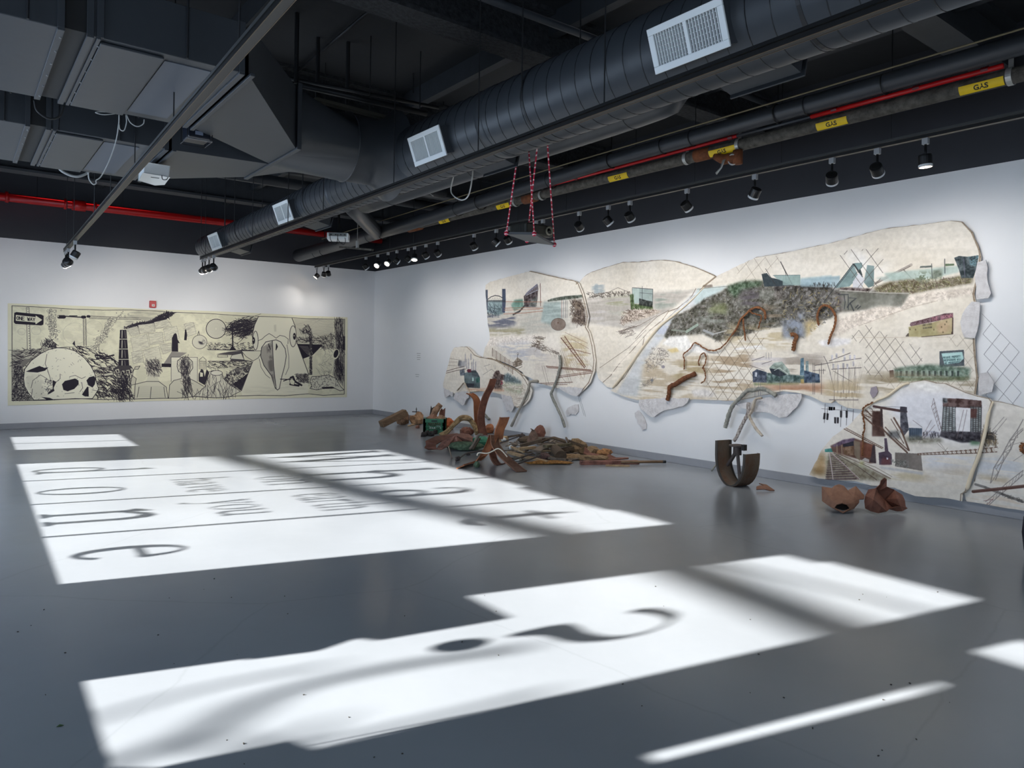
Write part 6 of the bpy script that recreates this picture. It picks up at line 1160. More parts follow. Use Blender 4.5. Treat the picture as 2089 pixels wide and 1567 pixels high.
# plaster scraps
m_pl = mat('crackled plaster', (214, 212, 212), .9, rgb2=(190, 186, 186), scale=16, bump=.5, bscale=34)
for i, (q, off, lab) in enumerate([
    (k4(570, 785, 700, 775, 950, 765, 1300, 755, 1640, 765, 1590, 860, 1500, 920, 1430, 930, 1350, 975, 1250, 985, 1120, 1010, 1000, 1080, 920, 1130, 900, 1165, 820, 1155, 700, 1070, 620, 1000, 570, 900), .044, 'broad grey plaster scrap under the thick rusty bracket'),
    (k4(560, 1010, 600, 1060, 680, 1180, 720, 1300, 730, 1410, 640, 1420, 600, 1340, 530, 1300, 540, 1200, 480, 1150, 470, 1080), .006, 'narrow plaster scrap alone on the wall below the largest canvas'),
    (k2(500, 770, 740, 720, 850, 690, 1000, 655, 1320, 625, 1330, 700, 1270, 800, 1150, 930, 1050, 945, 1010, 910, 900, 870, 730, 870, 620, 830), .044, 'largest plaster scrap, behind the grey sticks above the drum'),
    (c(1630, 470, 1690, 460, 1710, 520, 1720, 640, 1745, 740, 1720, 780, 1620, 780, 1615, 680, 1600, 600), .044, 'tall plaster scrap at the right edge below the dark bucket shape'),
    (c(1580, 800, 1640, 810, 1655, 880, 1640, 980, 1600, 1120, 1520, 1110, 1480, 980, 1530, 850), .044, 'oval plaster scrap right of the faded yellow hoarding'),
    (c(1640, 1410, 1720, 1400, 1775, 1480, 1750, 1560, 1640, 1600), .046, 'pale plaster scrap at the corner above the lift bridge painting'),
    (k3(1080, 80, 1150, 65, 1190, 150, 1150, 230, 1100, 260, 1070, 180), .044, 'small dark grey plaster scrap above the hanging rope'),
    (Z(1000, 780, 5.2225)(810, 310, 830, 270, 910, 230, 940, 240, 945, 320, 915, 345, 870, 330, 850, 350, 820, 350), .006, 'small plaster scrap alone on the wall right of the bent grey stick'),
    (a(1190, 1150, 1300, 1150, 1430, 1165, 1400, 1215, 1375, 1238, 1300, 1222), .056, 'plaster scrap at the foot of the drawbridge canvas'),
    (g(500, 1120, 600, 1150, 590, 1260, 530, 1340, 500, 1420, 460, 1430, 370, 1350, 270, 1300, 300, 1170), .068, 'torn plaster scrap under the small dark house canvas'),
    (g(60, 1060, 200, 1130, 260, 1150, 250, 1240, 230, 1240, 190, 1210, 100, 1280, 80, 1230), .068, 'leftmost plaster scrap hanging from the dark house canvas'),
    (g(1270, 1190, 1400, 1230, 1500, 1240, 1560, 1450, 1500, 1590, 1450, 1540, 1400, 1560, 1380, 1480), .068, 'ragged rust-stained plaster scrap right of the rusty strips')]):
    canvas('plaster_scrap', q, off, .012, m_pl if i != 6 else mat('dark plaster', (150, 140, 148), .9, bump=.4), lab, 'plaster', None, .009, i)
# ---- things fixed over the mural
m_stick = mat('weathered grey stick', (112, 114, 108), .8, rgb2=(160, 158, 148), scale=18, bump=.4); m_cream = mat('flaking cream paint', (206, 196, 180), .7, rgb2=(150, 134, 116), scale=10, bump=.3); m_rope2 = mat('rusty wire rope', (92, 56, 30), .8, rgb2=(150, 98, 60), scale=30, bump=.6, bscale=60)
def on_mural(name, pts, r, m, label, cat, off=.085, flat=1.0, n=8, seg=5):
    mb = MB(); Q = smooth_path([onx(u, v, WX-off) for u, v in pts], seg); N = len(Q); R_ = random.Random(len(label)); rs = [r*R_.uniform(.85, 1.15) for _ in Q]; mb.tube(Q, rs, n, flat=flat); return tag(mb.build(name, m, smooth=n > 6), label, cat)
on_mural('stick', a(1205, 855, 1215, 930, 1200, 1000, 1180, 1080, 1140, 1180, 1130, 1228, 1180, 1340, 1230, 1450, 1255, 1530), .024, m_stick, 'bent grey metal stick fixed on the drawbridge canvas', 'stick')
on_mural('stick', a(1000, 1096, 930, 1106, 912, 1170, 885, 1240, 838, 1340, 790, 1440, 752, 1520), .024, mat('grey stick, pale end', (120, 118, 110), .8, rgb2=(206, 196, 180), scale=1.2, bump=.3), 'grey stick with a pale lower end, hooked over the small house canvas', 'stick')
on_mural('stick', g(340, 1120, 420, 1030, 490, 950, 530, 1020, 590, 1130, 610, 1180), .02, m_cream, 'short angled stick over the plaster below the small house canvas', 'stick', .1, .6, 6, 3)
on_mural('stick', [(985, 842), (992, 850), (998, 856)], .03, m_stick, 'stub of grey stick showing behind the tall rusty strips', 'stick', .03, .8, 6)
on_mural('stick', k2(365, 1060, 385, 990, 420, 870, 470, 770, 550, 690, 640, 600, 720, 588, 820, 572, 890, 592, 950, 625, 1000, 660), .028, m_stick, 'long arched grey stick above the rusty half drum', 'stick')
o = on_mural('stick', k2(660, 745, 652, 800, 650, 880, 600, 980, 550, 1080, 515, 1165)+[(1497, 900)], .026, mat('perforated brown strip', (84, 66, 60), .7, rgb2=(196, 190, 184), scale=34), 'brown perforated strip leaning down into the rusty half drum', 'stick', .11, .5)
on_mural('stick', k2(820, 688, 760, 698, 735, 725, 715, 810, 690, 870, 668, 915, 700, 985, 750, 1070, 830, 1165), .026, m_cream, 'cream zigzag stick with flaking paint above the rusty half drum', 'stick', .1, .6)
def ropes(pts, r, label, strands=3, off=.07, cat='rope'):
    """a few wires twisted along one path"""
    r = r*.72; Q = smooth_path([onx(u, v, WX-off) for u, v in pts], 8); t = thing('wire_rope', Q[0], label, cat)
    for s in range(strands):
        mb = MB(); mb.tube([q+V((.4*math.sin(i*.8+s*2.1), math.cos(i*.8+s*2.1), math.sin(i*.8+s*2.1)))*r*1.1 for i, q in enumerate(Q)], r, 6); mb.build('strand', m_rope2, t, smooth=True)
ropes(k1(680, 1525, 685, 1400, 675, 1300, 760, 1230, 830, 1140, 900, 1165, 980, 1220, 1080, 1250, 1180, 1230, 1270, 1160, 1380, 1020), .0085, 'thin tail of rusty wire rope sagging across the white plaster', 2)
ropes(k1(1380, 1020, 1450, 920, 1500, 800, 1600, 700, 1650, 655, 1720, 625, 1790, 632, 1850, 690, 1860, 790), .012, 'thick frayed rusty wire rope arching over the dark bank', 4)
ropes(k1(1630, 680, 1700, 715, 1790, 740, 1795, 800, 1775, 860, 1760, 930), .009, 'end of rusty wire rope hanging off the arch, right side', 2, .08)
ropes(k1(1540, 790, 1545, 900, 1560, 1000, 1572, 1100), .009, 'short rusty wire rope dangling below the arch', 3, .08)
ropes(k1(900, 1470, 893, 1400, 930, 1310, 970, 1288, 998, 1340, 990, 1420, 950, 1500)+k2(90, 310, 108, 360, 118, 420, 105, 465, 60, 505), .0085, 'rusty wire rope loop with a curled tail over the sand', 2)
ropes(c(290, 1000, 278, 930, 300, 862, 340, 838, 390, 860, 430, 930, 420, 1020, 390, 1090, 370, 1160), .011, 'rusty wire rope hook over the graffiti wall', 3)
ropes(c(62, 1080, 100, 1100, 84, 1150, 76, 1210), .02, 'short thick knot of rusty rope above the factory', 3)
ropes(k3(1100, 320, 1000, 370, 945, 420, 940, 520, 962, 640, 965, 740, 940, 850, 940, 950, 935, 1180), .0085, 'thin ochre rope hanging in front of the rail wagons', 2, .085)
ropes([(2086, 906), (2083, 912), (2085, 920), (2092, 924)], .014, 'knot of rusty rope at the far right edge of the mural', 2, .05)
on_mural('bracket', k4(1160, 800, 1195, 690, 1215, 520, 1340, 455, 1530, 335, 1760, 235), .034, mat('flaking rust', (86, 50, 28), .9, rgb2=(122, 74, 42), scale=30, bump=.9, bscale=50), 'thick rusty bent bracket over the sand and plaster', 'bracket', .08, .7, 8, 6)
# ---- pencil lines drawn straight on the wall
m_pen = mat('graphite line', (140, 138, 140), .8); m_pend = mat('dark graphite', (96, 94, 98), .8)
def wall_lines(name, segs, w, m, label):
    mb = MB()
    for q in segs:
        for p, r in zip(q, q[1:]): mb.bar(onx(*p, WX-.002), onx(*r, WX-.002), w, .003, up=(1, 0, 0))
    return tag(mb.build(name, m), label, 'drawing')
mesh = []
F0, FU, FV = np.array([2003., 640.]), np.array([19., 19.5]), np.array([17., -22.])
for i in range(0, 14):
    for j in range(-9, 9):
        p = F0+FU*i+FV*j
        for q in (p+FU, p+FV):
            if all(2000 < w[0] < 2095 and 622+(w[0]-2003)*.85 < w[1] < 850+max(0, (w[0]-2040))*.25 for w in (p, q)): mesh.append([tuple(p), tuple(q)])
wall_lines('wall_drawing', mesh, .003, mat('faint graphite', (168, 168, 170), .8), 'chain-link fence pencilled on the bare wall right of the mural')
wall_lines('wall_drawing', [k3(280, 420, 800, 462), k3(340, 340, 325, 650), k3(378, 400, 372, 600), k3(600, 380, 585, 715), k3(690, 420, 678, 690), k3(790, 430, 780, 640)], .006, m_pen, 'pylon lines pencilled on the wall between the two right-hand canvases')
for i, q in enumerate([k3(320, 490, 345, 490, 340, 590, 308, 590), k3(365, 495, 395, 500, 385, 600, 362, 600), k3(485, 558, 515, 560, 512, 658, 488, 655), k3(530, 560, 556, 562, 552, 655, 530, 655), k3(580, 455, 610, 458, 605, 560, 580, 560), k3(670, 455, 698, 458, 694, 568, 670, 566), k3(400, 395, 425, 395, 422, 445, 398, 445), k3(432, 398, 458, 398, 455, 445, 430, 445), k3(472, 400, 495, 400, 494, 440, 470, 442)]):
    mb = MB(); A_, B_, C_, D_ = [onx(*p, WX-.002) for p in q]
    for k in range(8):
        t = (k+.5)/8; mb.bar(A_.lerp(D_, t), B_.lerp(C_, t), .012, .003, up=(1, 0, 0))
    mb.bar(A_, D_, .005, .003, up=(1, 0, 0)); mb.bar(B_, C_, .005, .003, up=(1, 0, 0)); mb.bar(A_.lerp(B_, .5), D_.lerp(C_, .5), .005, .003, up=(1, 0, 0))
    tag(mb.build('insulator_drawing', m_pend), 'dark ribbed insulator pencilled on the wall beside the rail track canvas', 'drawing', 'insulators drawn on the wall')
wall_lines('wall_drawing', [Z(1000, 780, 5.2225)(935, 145, 1000, 355), Z(1000, 780, 5.2225)(950, 145, 1018, 365)], .004, m_pen, 'two thin pencil lines slanting down the wall right of the small plaster scrap')
for i, (u, v, h_, lab) in enumerate([(854, 728, .15, 'grey printed wall label left of the mural, upper one'), (851, 767, .06, 'faint printed wall label left of the mural, lower one')]):
    cpos = onx(u, v, WX-.002); mb = MB()
    for k in range(4 if i == 0 else 2): mb.box((WX-.0015, cpos.y, cpos.z+h_/2-k*.045), (.003, .16-.03*(k % 2), .016))
    tag(mb.build('wall_label', mat('pale grey print', (178, 180, 180), .7)), lab, 'label')
# ================================================================== found objects heaped on the floor
m_wood = mat('weathered brown wood', (141, 114, 88), .85, rgb2=(104, 80, 58), scale=9, bump=.4, stretch=(1, 1, 6))
m_plank = mat('pale split wood', (200, 172, 134), .8, rgb2=(160, 130, 96), scale=10, bump=.2)
m_grey = mat('grey weathered board', (138, 124, 110), .85, rgb2=(100, 88, 76), scale=8, bump=.4)
m_bark = mat('dark bark', (87, 72, 59), .9, rgb2=(96, 80, 62), scale=16, bump=.8)
m_rusty = mat('orange rust', (170, 108, 70), .75, rgb2=(132, 82, 56), scale=9, bump=.25, bscale=40)
m_rustd = mat('dark rust', (132, 86, 68), .75, rgb2=(100, 62, 50), scale=10, bump=.3, bscale=40)
m_rustb = mat('brown rusted sheet', (150, 110, 88), .8, rgb2=(120, 84, 66), scale=7, bump=.3, bscale=30)
m_stone = mat('brown stone', (176, 141, 112), .9, rgb2=(94, 70, 54), scale=12, bump=.6)
m_coal = mat('black lump', (44, 38, 36), .7, bump=.6)
m_burlap = mat('tan burlap', (158, 132, 100), .95, rgb2=(118, 94, 68), scale=22, bump=.7, bscale=60)
m_straw = mat('straw rope', (172, 144, 104), .9, rgb2=(126, 100, 68), scale=26, bump=.5)
m_green = mat('green crate plastic', (58, 124, 92), .45)
m_net = mat('green netting', (107, 130, 102), .9, rgb2=(54, 70, 54), scale=20, bump=.6)
m_iron = mat('dark iron', (69, 59, 56), .6, bump=.4)
HP = Z(740, 800, 10.445); HT = Z(850, 840, 8.356); HR = Z(1020, 860, 10.445); HE = Z(1180, 870, 10.445)
def N(q, b, back=0.0): return near(q[0], q[1], onz(*b)+V(fwd)*back)
def rockmesh(c, size, seed, n=2, rough=.22, base=None, rz=0):
    bm = bmesh.new(); bmesh.ops.create_icosphere(bm, subdivisions=n, radius=1); R_ = random.Random(seed); ph = [R_.uniform(0, 6) for _ in range(9)]
    vs = []
    for v in bm.verts:
        p = v.co; k = 1+rough*(math.sin(3*p.x+ph[0])*math.cos(2.6*p.y+ph[1])+.6*math.sin(5*p.z+ph[2]+4*p.x)+.4*math.sin(8*p.y+ph[3])*math.cos(7*p.z+ph[4]))+R_.uniform(-.05, .05)
        p = Matrix.Rotation(rz, 3, 'Z') @ V((p.x*k*size[0], p.y*k*size[1], p.z*k*size[2])); q = V(c)+p
        if base is not None: q.z = max(q.z, base)
        vs.append(q)
    m = MB(); m.add(vs, [tuple(v.index for v in f.verts) for f in bm.faces]); bm.free(); return m
def rock(name, q, b, size, m, label, cat, seed=1, zc=None, rz=0, back=0):
    p = onz(*b)+V(fwd)*back; p.z = size[2]*.72 if zc is None else zc
    return tag(rockmesh(p, size, seed, base=.001 if zc is None else None, rz=rz).build(name, m), label, cat)
def plank(name, A_, B_, w, h, m, label, cat, z0=0, z1=0, up=(0, 0, 1)):
    a_ = onz(*A_, z0) if not isinstance(A_, V) else A_; b_ = onz(*B_, z1) if not isinstance(B_, V) else B_
    mb = MB(); d_ = (b_-a_); n = 5; R_ = random.Random(len(label))
    sd = d_.cross(V(up)).normalized()*w/2; uu = sd.cross(d_).normalized()*h/2
    if uu.z < 0: uu = -uu
    rows = []
    for i in range(n+1):
        t = i/n; c_ = a_.lerp(b_, t)+V((0, 0, h/2+.001)); k = R_.uniform(.85, 1.08); rows.append([c_-sd*k-uu, c_+sd*k-uu, c_+sd*k*.98+uu, c_-sd*k*.98+uu])
    vs = [p for r in rows for p in r]; fs = []
    for i in range(n):
        for j in range(4): fs.append((i*4+j, i*4+(j+1) % 4, (i+1)*4+(j+1) % 4, (i+1)*4+j))
    fs += [(3, 2, 1, 0), (n*4, n*4+1, n*4+2, n*4+3)]
    mb.add(vs, fs); return tag(mb.build(name, m), label, cat)
def tubething(name, pts, r, m, label, cat, n=8, seg=5, flat=1.0):
    mb = MB(); Q = smooth_path(pts, seg); N_ = len(Q); rs = r if not isinstance(r, (list, tuple)) else [r[0]+(r[1]-r[0])*i/(N_-1) for i in range(N_)]
    if min(p.z for p in Q) < .0:
        Q = [V((p.x, p.y, max(p.z, .004))) for p in Q]
    mb.tube(Q, rs, n, flat=flat); return tag(mb.build(name, m, smooth=True), label, cat)
def sheet(name, verts, faces, m, label, cat, th=.008):
    mb = MB(); mb.add(verts, faces); o = mb.build(name, m, solid=th); return tag(o, label, cat)
def strip(name, ctr, wid, m, label, cat, th=.012, seg=6, lip=0.0, group=None):
    """a bent metal strip: centre line in 3D, half-width vectors at both ends; lip turns the edges up"""
    Q = smooth_path(ctr, seg); n = len(Q); P_ = []
    for i, p in enumerate(Q):
        t = i/(n-1); w = wid[0].lerp(wid[1], t); tn = (Q[min(i+1, n-1)]-Q[max(i-1, 0)]).normalized(); nn = tn.cross(w).normalized()*lip
        row = [p-w+nn, p-w, p+w, p+w+nn] if lip else [p-w, p+w]
        P_.append([V((q.x, q.y, max(q.z, th*.5))) for q in row])
    mb = MB(); mb.grid(P_); return tag(mb.build(name, m, solid=th), label, cat, group)
RG, FW, UP = V(rgt), V(fwd), V((0, 0, 1)); RG = V((RG.x, RG.y, 0)).normalized()
# ---- far end: timbers, stones, milk crate
A_ = onz(777, 872)+V((0, 0, .06)); B_ = N((827, 841), (800, 869)); mb = MB(); mb.bar(A_, B_, .17, .13); tag(mb.build('timber', m_wood, bevel=.012), 'thick squared timber at the far left of the heap, one end on the floor', 'timber')
rock('stone_block', None, (822, 866), (.16, .13, .15), m_stone, 'dark brown block propping up the thick timber', 'stone', 4, rz=.5); rock('stone', None, (851, 866), (.17, .12, .15), mat('pale brown stone', (212, 166, 125), .9, rgb2=(110, 80, 58), scale=9, bump=.6), 'broad pale brown stone left of the green milk crate', 'stone', 6, rz=.3)
p = onz(849, 866); p.z = .27; mb = MB(); mb.lathe([(.006, 0), (.012, .02), (.006, .04), (.018, .055), (.006, .075), (.003, .1)], p, 10); mb.bar(p+RG*-.09, p+RG*.06, .018, .02); mb.bar(p+V((0, 0, -.06)), p, .015, .015); tag(mb.build('iron_finial', m_iron), 'small black iron finial on top of the pale stone', 'iron')
rock('stone', None, (852, 874), (.045, .04, .04), m_rustd, 'small rusty clump on the floor in front of the pale stone', 'clump', 9)
for i, (u, v) in enumerate([(835, 870), (842, 868)]): rock('splinter', None, (u, v), (.05, .03, .02), m_plank, ['pale chip left of the two below the pale stone', 'pale chip right of the two below the pale stone'][i], 'chip', 20+i)
cb = onz(865.5, 885); cr = onz(906, 885.5); cw = (cr-cb).length; ax = (cr-cb).normalized(); by = V((-ax.y, ax.x, 0)); by = by if by.dot(FW) > 0 else -by; Hc = .285
t = thing('milk_crate', cb+ax*cw/2+by*.17, 'green plastic milk crate heaped with bark and rusty scraps', 'crate')
def crate_wall(o, dx, L, nm):
    nrm = dx.cross(UP); m = MB(); th = .022
    for z0_, z1_ in ((0, .06), (.215, Hc)): m.bar(o+UP*(z0_+z1_)/2, o+dx*L+UP*(z0_+z1_)/2, th, z1_-z0_)
    m.bar(o+UP*.135, o+dx*L+UP*.135, th*.8, .012)
    for k in (0, L): m.bar(o+dx*k, o+dx*k+UP*Hc, .035, .035)
    for k in (.13, .87): m.bar(o+dx*L*k+UP*.03, o+dx*L*k+UP*.24, .02, .02)
    n = 7
    for i in range(-3, n):
        for s in (1, -1):
            x0, x1 = L*.13+(L*.74)*(i/n), L*.13+(L*.74)*((i+3)/n)
            za, zb_ = (.055, .22) if s > 0 else (.22, .055)
            def cl(x, xa, za, xb, zb): return za+(zb-za)*(x-xa)/(xb-xa)
            a1 = max(x0, L*.13); b1 = min(x1, L*.87)
            if b1 > a1: m.bar(o+dx*a1+UP*cl(a1, x0, za, x1, zb_), o+dx*b1+UP*cl(b1, x0, za, x1, zb_), .006, .006)
    m.build(nm, m_green, t)
crate_wall(cb, ax, cw, 'side_wall'); crate_wall(cb+by*.33, ax, cw, 'side_wall'); crate_wall(cb, by, .33, 'end_wall'); crate_wall(cb+ax*cw, by, .33, 'end_wall')
mb = MB(); mb.box(cb+ax*cw/2+by*.165+UP*.012, (cw, .33, .02), Matrix((ax, by, UP)).transposed()); mb.build('bottom', m_green, t)
mb = MB(); mb.box(cb+ax*cw/2-by*.014+UP*.245, (.11, .006, .028), Matrix((ax, by, UP)).transposed()); mb.build('hand_hole', m_black, t)
cc = cb+ax*cw/2+by*.165
def ins(x, y, z): return cc+ax*x+by*y+UP*z
tag(rockmesh(ins(-.06, -.06, .24), (.11, .09, .12), 31).build('bark_lump', m_rustb), 'reddish brown lump in the front left of the milk crate', 'lump'); tag(rockmesh(ins(.1, -.07, .25), (.1, .08, .09), 32).build('bark_lump', m_stone), 'pale brown lump in the front right of the milk crate', 'lump')
mb = MB(); mb.tube([ins(-.06, .0, .26), ins(0, .02, .42), ins(.1, .04, .55)], [.06, .065, .055], 10); tag(mb.build('log', m_stone, smooth=True), 'short fat log leaning out of the milk crate', 'log')
sheet('scrap_sheet', [ins(-.12, .08, .25), ins(-.05, .1, .25), ins(-.02, .1, .5), ins(-.07, .09, .47), ins(-.09, .08, .52)], [(0, 1, 2, 3, 4)], m_iron, 'dark upright scrap at the left of the milk crate load', 'scrap')
sheet('scrap_sheet', [ins(.06, .05, .25), ins(.18, .06, .24), ins(.19, .07, .48), ins(.14, .07, .44), ins(.12, .08, .47), ins(.09, .08, .43)], [(0, 1, 2, 3, 4, 5)], m_rustd, 'jagged rusty sheet standing at the right of the milk crate load', 'scrap')
mb = MB(); mb.tube([ins(.07, -.04, .27), ins(.09, 0, .47)], .006, 6); tag(mb.build('stick', m_plank), 'thin pale stick upright in the milk crate', 'stick')
for i, (u, v, s) in enumerate([(864, 891, .05), (871, 889, .06), (880, 890, .06), (888, 886, .055), (893, 880, .05)]): rock('lump', None, (u, v), (s, s*.8, s), m_coal, ['leftmost black lump before the milk crate', 'second black lump from the left before the milk crate', 'middle black lump before the milk crate', 'fourth black lump from the left before the milk crate', 'rightmost black lump, against the milk crate'][i], 'lump', 40+i)
rock('rust_heap', None, (914, 880), (.13, .1, .14), mat('bright orange rust', (200, 110, 66), .9, bump=.6, rgb2=(112, 60, 38)), 'orange rusty chunk behind the right side of the milk crate', 'chunk', 50, back=.25)
# ---- arch of straw rope
t = thing('straw_coil', onz(945, 895), 'arched bundle of tan straw rope', 'rope'); bp_ = (945, 894)
for s in range(9):
    R_ = random.Random(s); q = [N((x+R_.uniform(-1, 1)*1.2, y+s*.8-3), bp_, R_.uniform(-.08, .08)) for x, y in HT(400+s*4, 400, 520, 340, 610, 240, 690, 150, 760, 105, 840, 100, 910, 125, 960, 190, 1000, 270, 1020, 350)]
    mb = MB(); mb.tube(smooth_path([V((a_.x, a_.y, max(a_.z, .02))) for a_ in q], 6), [.02+.005*(s % 3)]*55, 7); mb.build('strand', m_straw, t, smooth=True)
# ---- folded rusty sheets and crumpled scrap in front
fb = (890, 918)
def pts(base, L): return [N(q, base, dd) for q, dd in L]
v_ = pts(fb, [(q, dd) for q, dd in zip(HT(150, 500, 330, 420, 700, 370, 720, 400, 440, 500, 330, 560, 160, 570, 130, 620, 330, 600, 340, 640, 200, 660), [0, .3, .55, .4, .1, 0, 0, -.1, -.1, -.12, -.05])])
v_ = [V((a_.x, a_.y, max(a_.z, .006))) for a_ in v_]
sheet('folded_sheet', v_, [(0, 1, 2, 3, 4), (0, 4, 5, 6), (6, 5, 8, 7), (7, 8, 9, 10)], m_rustd, 'rusty folded sheet with an open dark mouth, lying left of the green netting', 'sheet', .012)
v_ = [V((a_.x, a_.y, max(a_.z, .006))) for a_ in pts(fb, [(q, dd) for q, dd in zip(HT(330, 640, 430, 510, 520, 500, 650, 400, 760, 370, 900, 390, 960, 440, 950, 520, 840, 520, 700, 500, 620, 520, 520, 600, 420, 650), [-.15, 0, .1, .3, .45, .4, .3, .1, .15, .0, .05, -.1, -.18])])]
ctr = sum(v_, V())/len(v_)+V((0, 0, .09)); sheet('crumpled_sheet', v_+[ctr], [(i, (i+1) % len(v_), len(v_)) for i in range(len(v_))], mat('crumpled leather brown', (161, 115, 100), .8, rgb2=(88, 60, 50), scale=8, bump=.5), 'crumpled brown sheet behind the brick stub', 'sheet', .01)
rock('brick_stub', None, (925, 911), (.13, .08, .09), mat('speckled brick', (189, 143, 120), .9, rgb2=(96, 64, 52), scale=26, bump=.5), 'speckled brick stub with an orange tag, in front of the crumpled sheet', 'brick', 61, rz=.4)
for i, (u, v) in enumerate([(946, 888), (953, 889), (960, 887), (950, 885)]): rock('rubble', None, (u, v), (.07, .06, .08), m_rustd, 'red-brown rubble under the straw arch', 'rubble', 70+i)['group'] = 'red-brown rubble under the straw arch'
rock('rubble', None, (1001, 886), (.16, .1, .1), m_rusty, 'heap of orange rubble behind the rusty tripod', 'rubble', 77, back=.2)
plank('plank', (1015, 905), (1030, 900), .14, .09, m_plank, 'pale block standing behind the rusty tripod', 'block')
rock('netting', None, (947, 918), (.28, .16, .085), m_net, 'grey-green bunched netting left of the rusty tripod', 'netting', 80, rz=-.5); rock('netting', None, (982, 908), (.16, .1, .09), mat('bright green plastic', (64, 141, 110), .5, bump=.5), 'brighter green crumpled plastic behind the left leg of the tripod', 'plastic', 82)
tubething('branch', [N(q, (960, 922)) for q in HT(900, 640, 950, 590, 1000, 500, 1050, 410, 1090, 390, 1130, 405)], .022, m_grey, 'bent grey branch over the green netting', 'branch')
tubething('branch', [N(q, (955, 922)) for q in HT(960, 640, 1010, 560, 1080, 450)], .018, m_bark, 'dark twig beside the bent grey branch', 'branch')
tubething('wood_strip', [N(q, (921, 936)) for q in HT(540, 590, 560, 650, 580, 720, 602, 800)], .014, m_grey, 'narrow grey strip hanging to the floor left of the dark rod', 'strip', flat=.5)
tubething('iron_rod', [onz(*HT(720, 800)[0], .03), onz(*HT(840, 715)[0], .05), onz(*HT(1000, 685)[0], .05), onz(*HT(1150, 655)[0], .06)], .012, m_iron, 'dark iron rod with a clamp end, left of the rusty tripod', 'rod')
tag(rockmesh(onz(*HT(700, 845)[0], .0)+V((0, 0, .035)), (.04, .03, .04), 3, base=.001).build('iron_clamp', m_iron), 'small iron clamp at the end of the dark rod', 'clamp'); rock('iron_lump', None, HT(880, 745)[0], (.03, .03, .03), m_iron, 'small iron lump on the floor beside the dark rod', 'lump', 85); rock('moss_lump', None, HT(1030, 950)[0], (.05, .04, .05), m_net, 'small mossy lump under the left leg of the tripod', 'lump', 88)
# ---- two tall rusty strips
b1 = (984, 888); w1 = RG*.052+FW*.03
strip('rusty_strip', [N(q, b1) for q in [(957, 803), (966, 808), (972, 818), (973, 835), (975, 862), (981, 887)]], (w1, w1*1.15), m_rusty, 'shorter of the two tall rusty strips standing before the mural, bent at the top', 'strip', .012, 6, .02)
strip('rusty_strip', [N(q, b1, -.08) for q in [(1006, 773), (1000, 790), (990, 810), (982, 838), (981, 862), (986, 888)]], (w1*1.0, w1*1.2), m_rustd, 'taller of the two rusty strips, leaning right over the mural', 'strip', .012, 6, .025)
# ---- rusty tripod of bent channel
bt = (1008, 945); wA = RG*.035+UP*.035
t = thing('rusty_tripod', onz(*bt), 'rusty bent channel standing on three curved legs', 'sculpture')
def leg(ctr, wid, nm, m, lip=.018):
    Q = smooth_path(ctr, 6); n = len(Q); P_ = []
    for i, p in enumerate(Q):
        w = wid[0].lerp(wid[1], i/(n-1)); tn = (Q[min(i+1, n-1)]-Q[max(i-1, 0)]).normalized(); nn = tn.cross(w).normalized()*lip
        P_.append([V((q.x, q.y, max(q.z, .006))) for q in (p-w+nn, p-w, p+w, p+w+nn)])
    mb = MB(); mb.grid(P_); mb.build(nm, m, t, solid=.01)
top = N(HT(1320, 400)[0], bt)
leg([top, N(HT(1250, 560)[0], bt, -.1), N(HT(1120, 760)[0], bt, -.15), N(HT(960, 890)[0], bt, -.1), onz(*HT(750, 975)[0])], (RG*.07+FW*.02, RG*.045+UP*.045), 'leg', m_rusty)
leg([top, N(HT(1340, 560)[0], bt, -.1), N(HT(1440, 720)[0], bt, -.2), N(HT(1620, 890)[0], bt, -.3), onz(*HT(1790, 1030)[0])], (RG*.05+FW*.03, RG*.065+FW*.03), 'leg', m_rustb)
leg([N(HT(1320, 500)[0], bt, .05), N(HT(1290, 680)[0], bt, .1), N(HT(1310, 800)[0], bt, .05), onz(*HT(1390, 910)[0]), onz(*HT(1480, 895)[0])], (RG*.05, RG*.03+FW*.06), 'leg', m_rustd)
leg([N(HT(1400, 470)[0], bt, .02), N(HT(1420, 320)[0], bt, .02), N(HT(1470, 200)[0], bt, .0), N(HT(1505, 95)[0], bt, 0)], (RG*.055+FW*.02, RG*.062+FW*.02), 'upright', m_rusty, .03)
tubething('white_wire', [N(q, bt, -.42) for q in HT(1030, 750, 1045, 710, 1090, 700, 1200, 710, 1300, 670, 1380, 630, 1450, 660, 1545, 770)], .009, mat('white wire', (222, 214, 198), .5), 'white wire wound across the legs of the rusty tripod', 'wire')
# ---- the long heap of boards and bark to the right
L = lambda *q: HR(*q)
def hp(q, z): return onz(q[0], q[1], z)
sheet('torn_sheet', [V((p.x, p.y, max(p.z, .01))) for p in [N(q, (1078, 918), dd) for q, dd in zip(L(560, 440, 600, 330, 640, 250, 680, 180, 650, 150, 760, 200, 800, 290, 830, 430, 700, 470, 620, 440), [0, .05, .1, .1, .05, .1, .05, 0, -.06, -.04])]], [(0, 1, 2, 9), (2, 3, 5, 6, 9), (3, 4, 5), (6, 7, 8, 9)], mat('grey brown torn sheet', (118, 95, 82), .85, rgb2=(60, 46, 38), scale=10, bump=.6), 'torn dark sheet standing up at the top of the board heap', 'sheet', .012)
tag(rockmesh(N(L(850, 240)[0], (1090, 905), .1), (.1, .08, .12), 91).build('rust_lump', m_rustd), 'pinkish rusty lump behind the torn upright sheet', 'lump'); tag(rockmesh(N(L(560, 400)[0], (1075, 915)), (.16, .1, .07), 92).build('bark_lump', m_bark), 'mottled bark lump left of the torn upright sheet', 'bark'); tag(rockmesh(N(L(470, 320)[0], (1066, 905)), (.06, .05, .05), 93).build('iron_lump', m_iron), 'black lump above the bark at the heap top', 'lump')
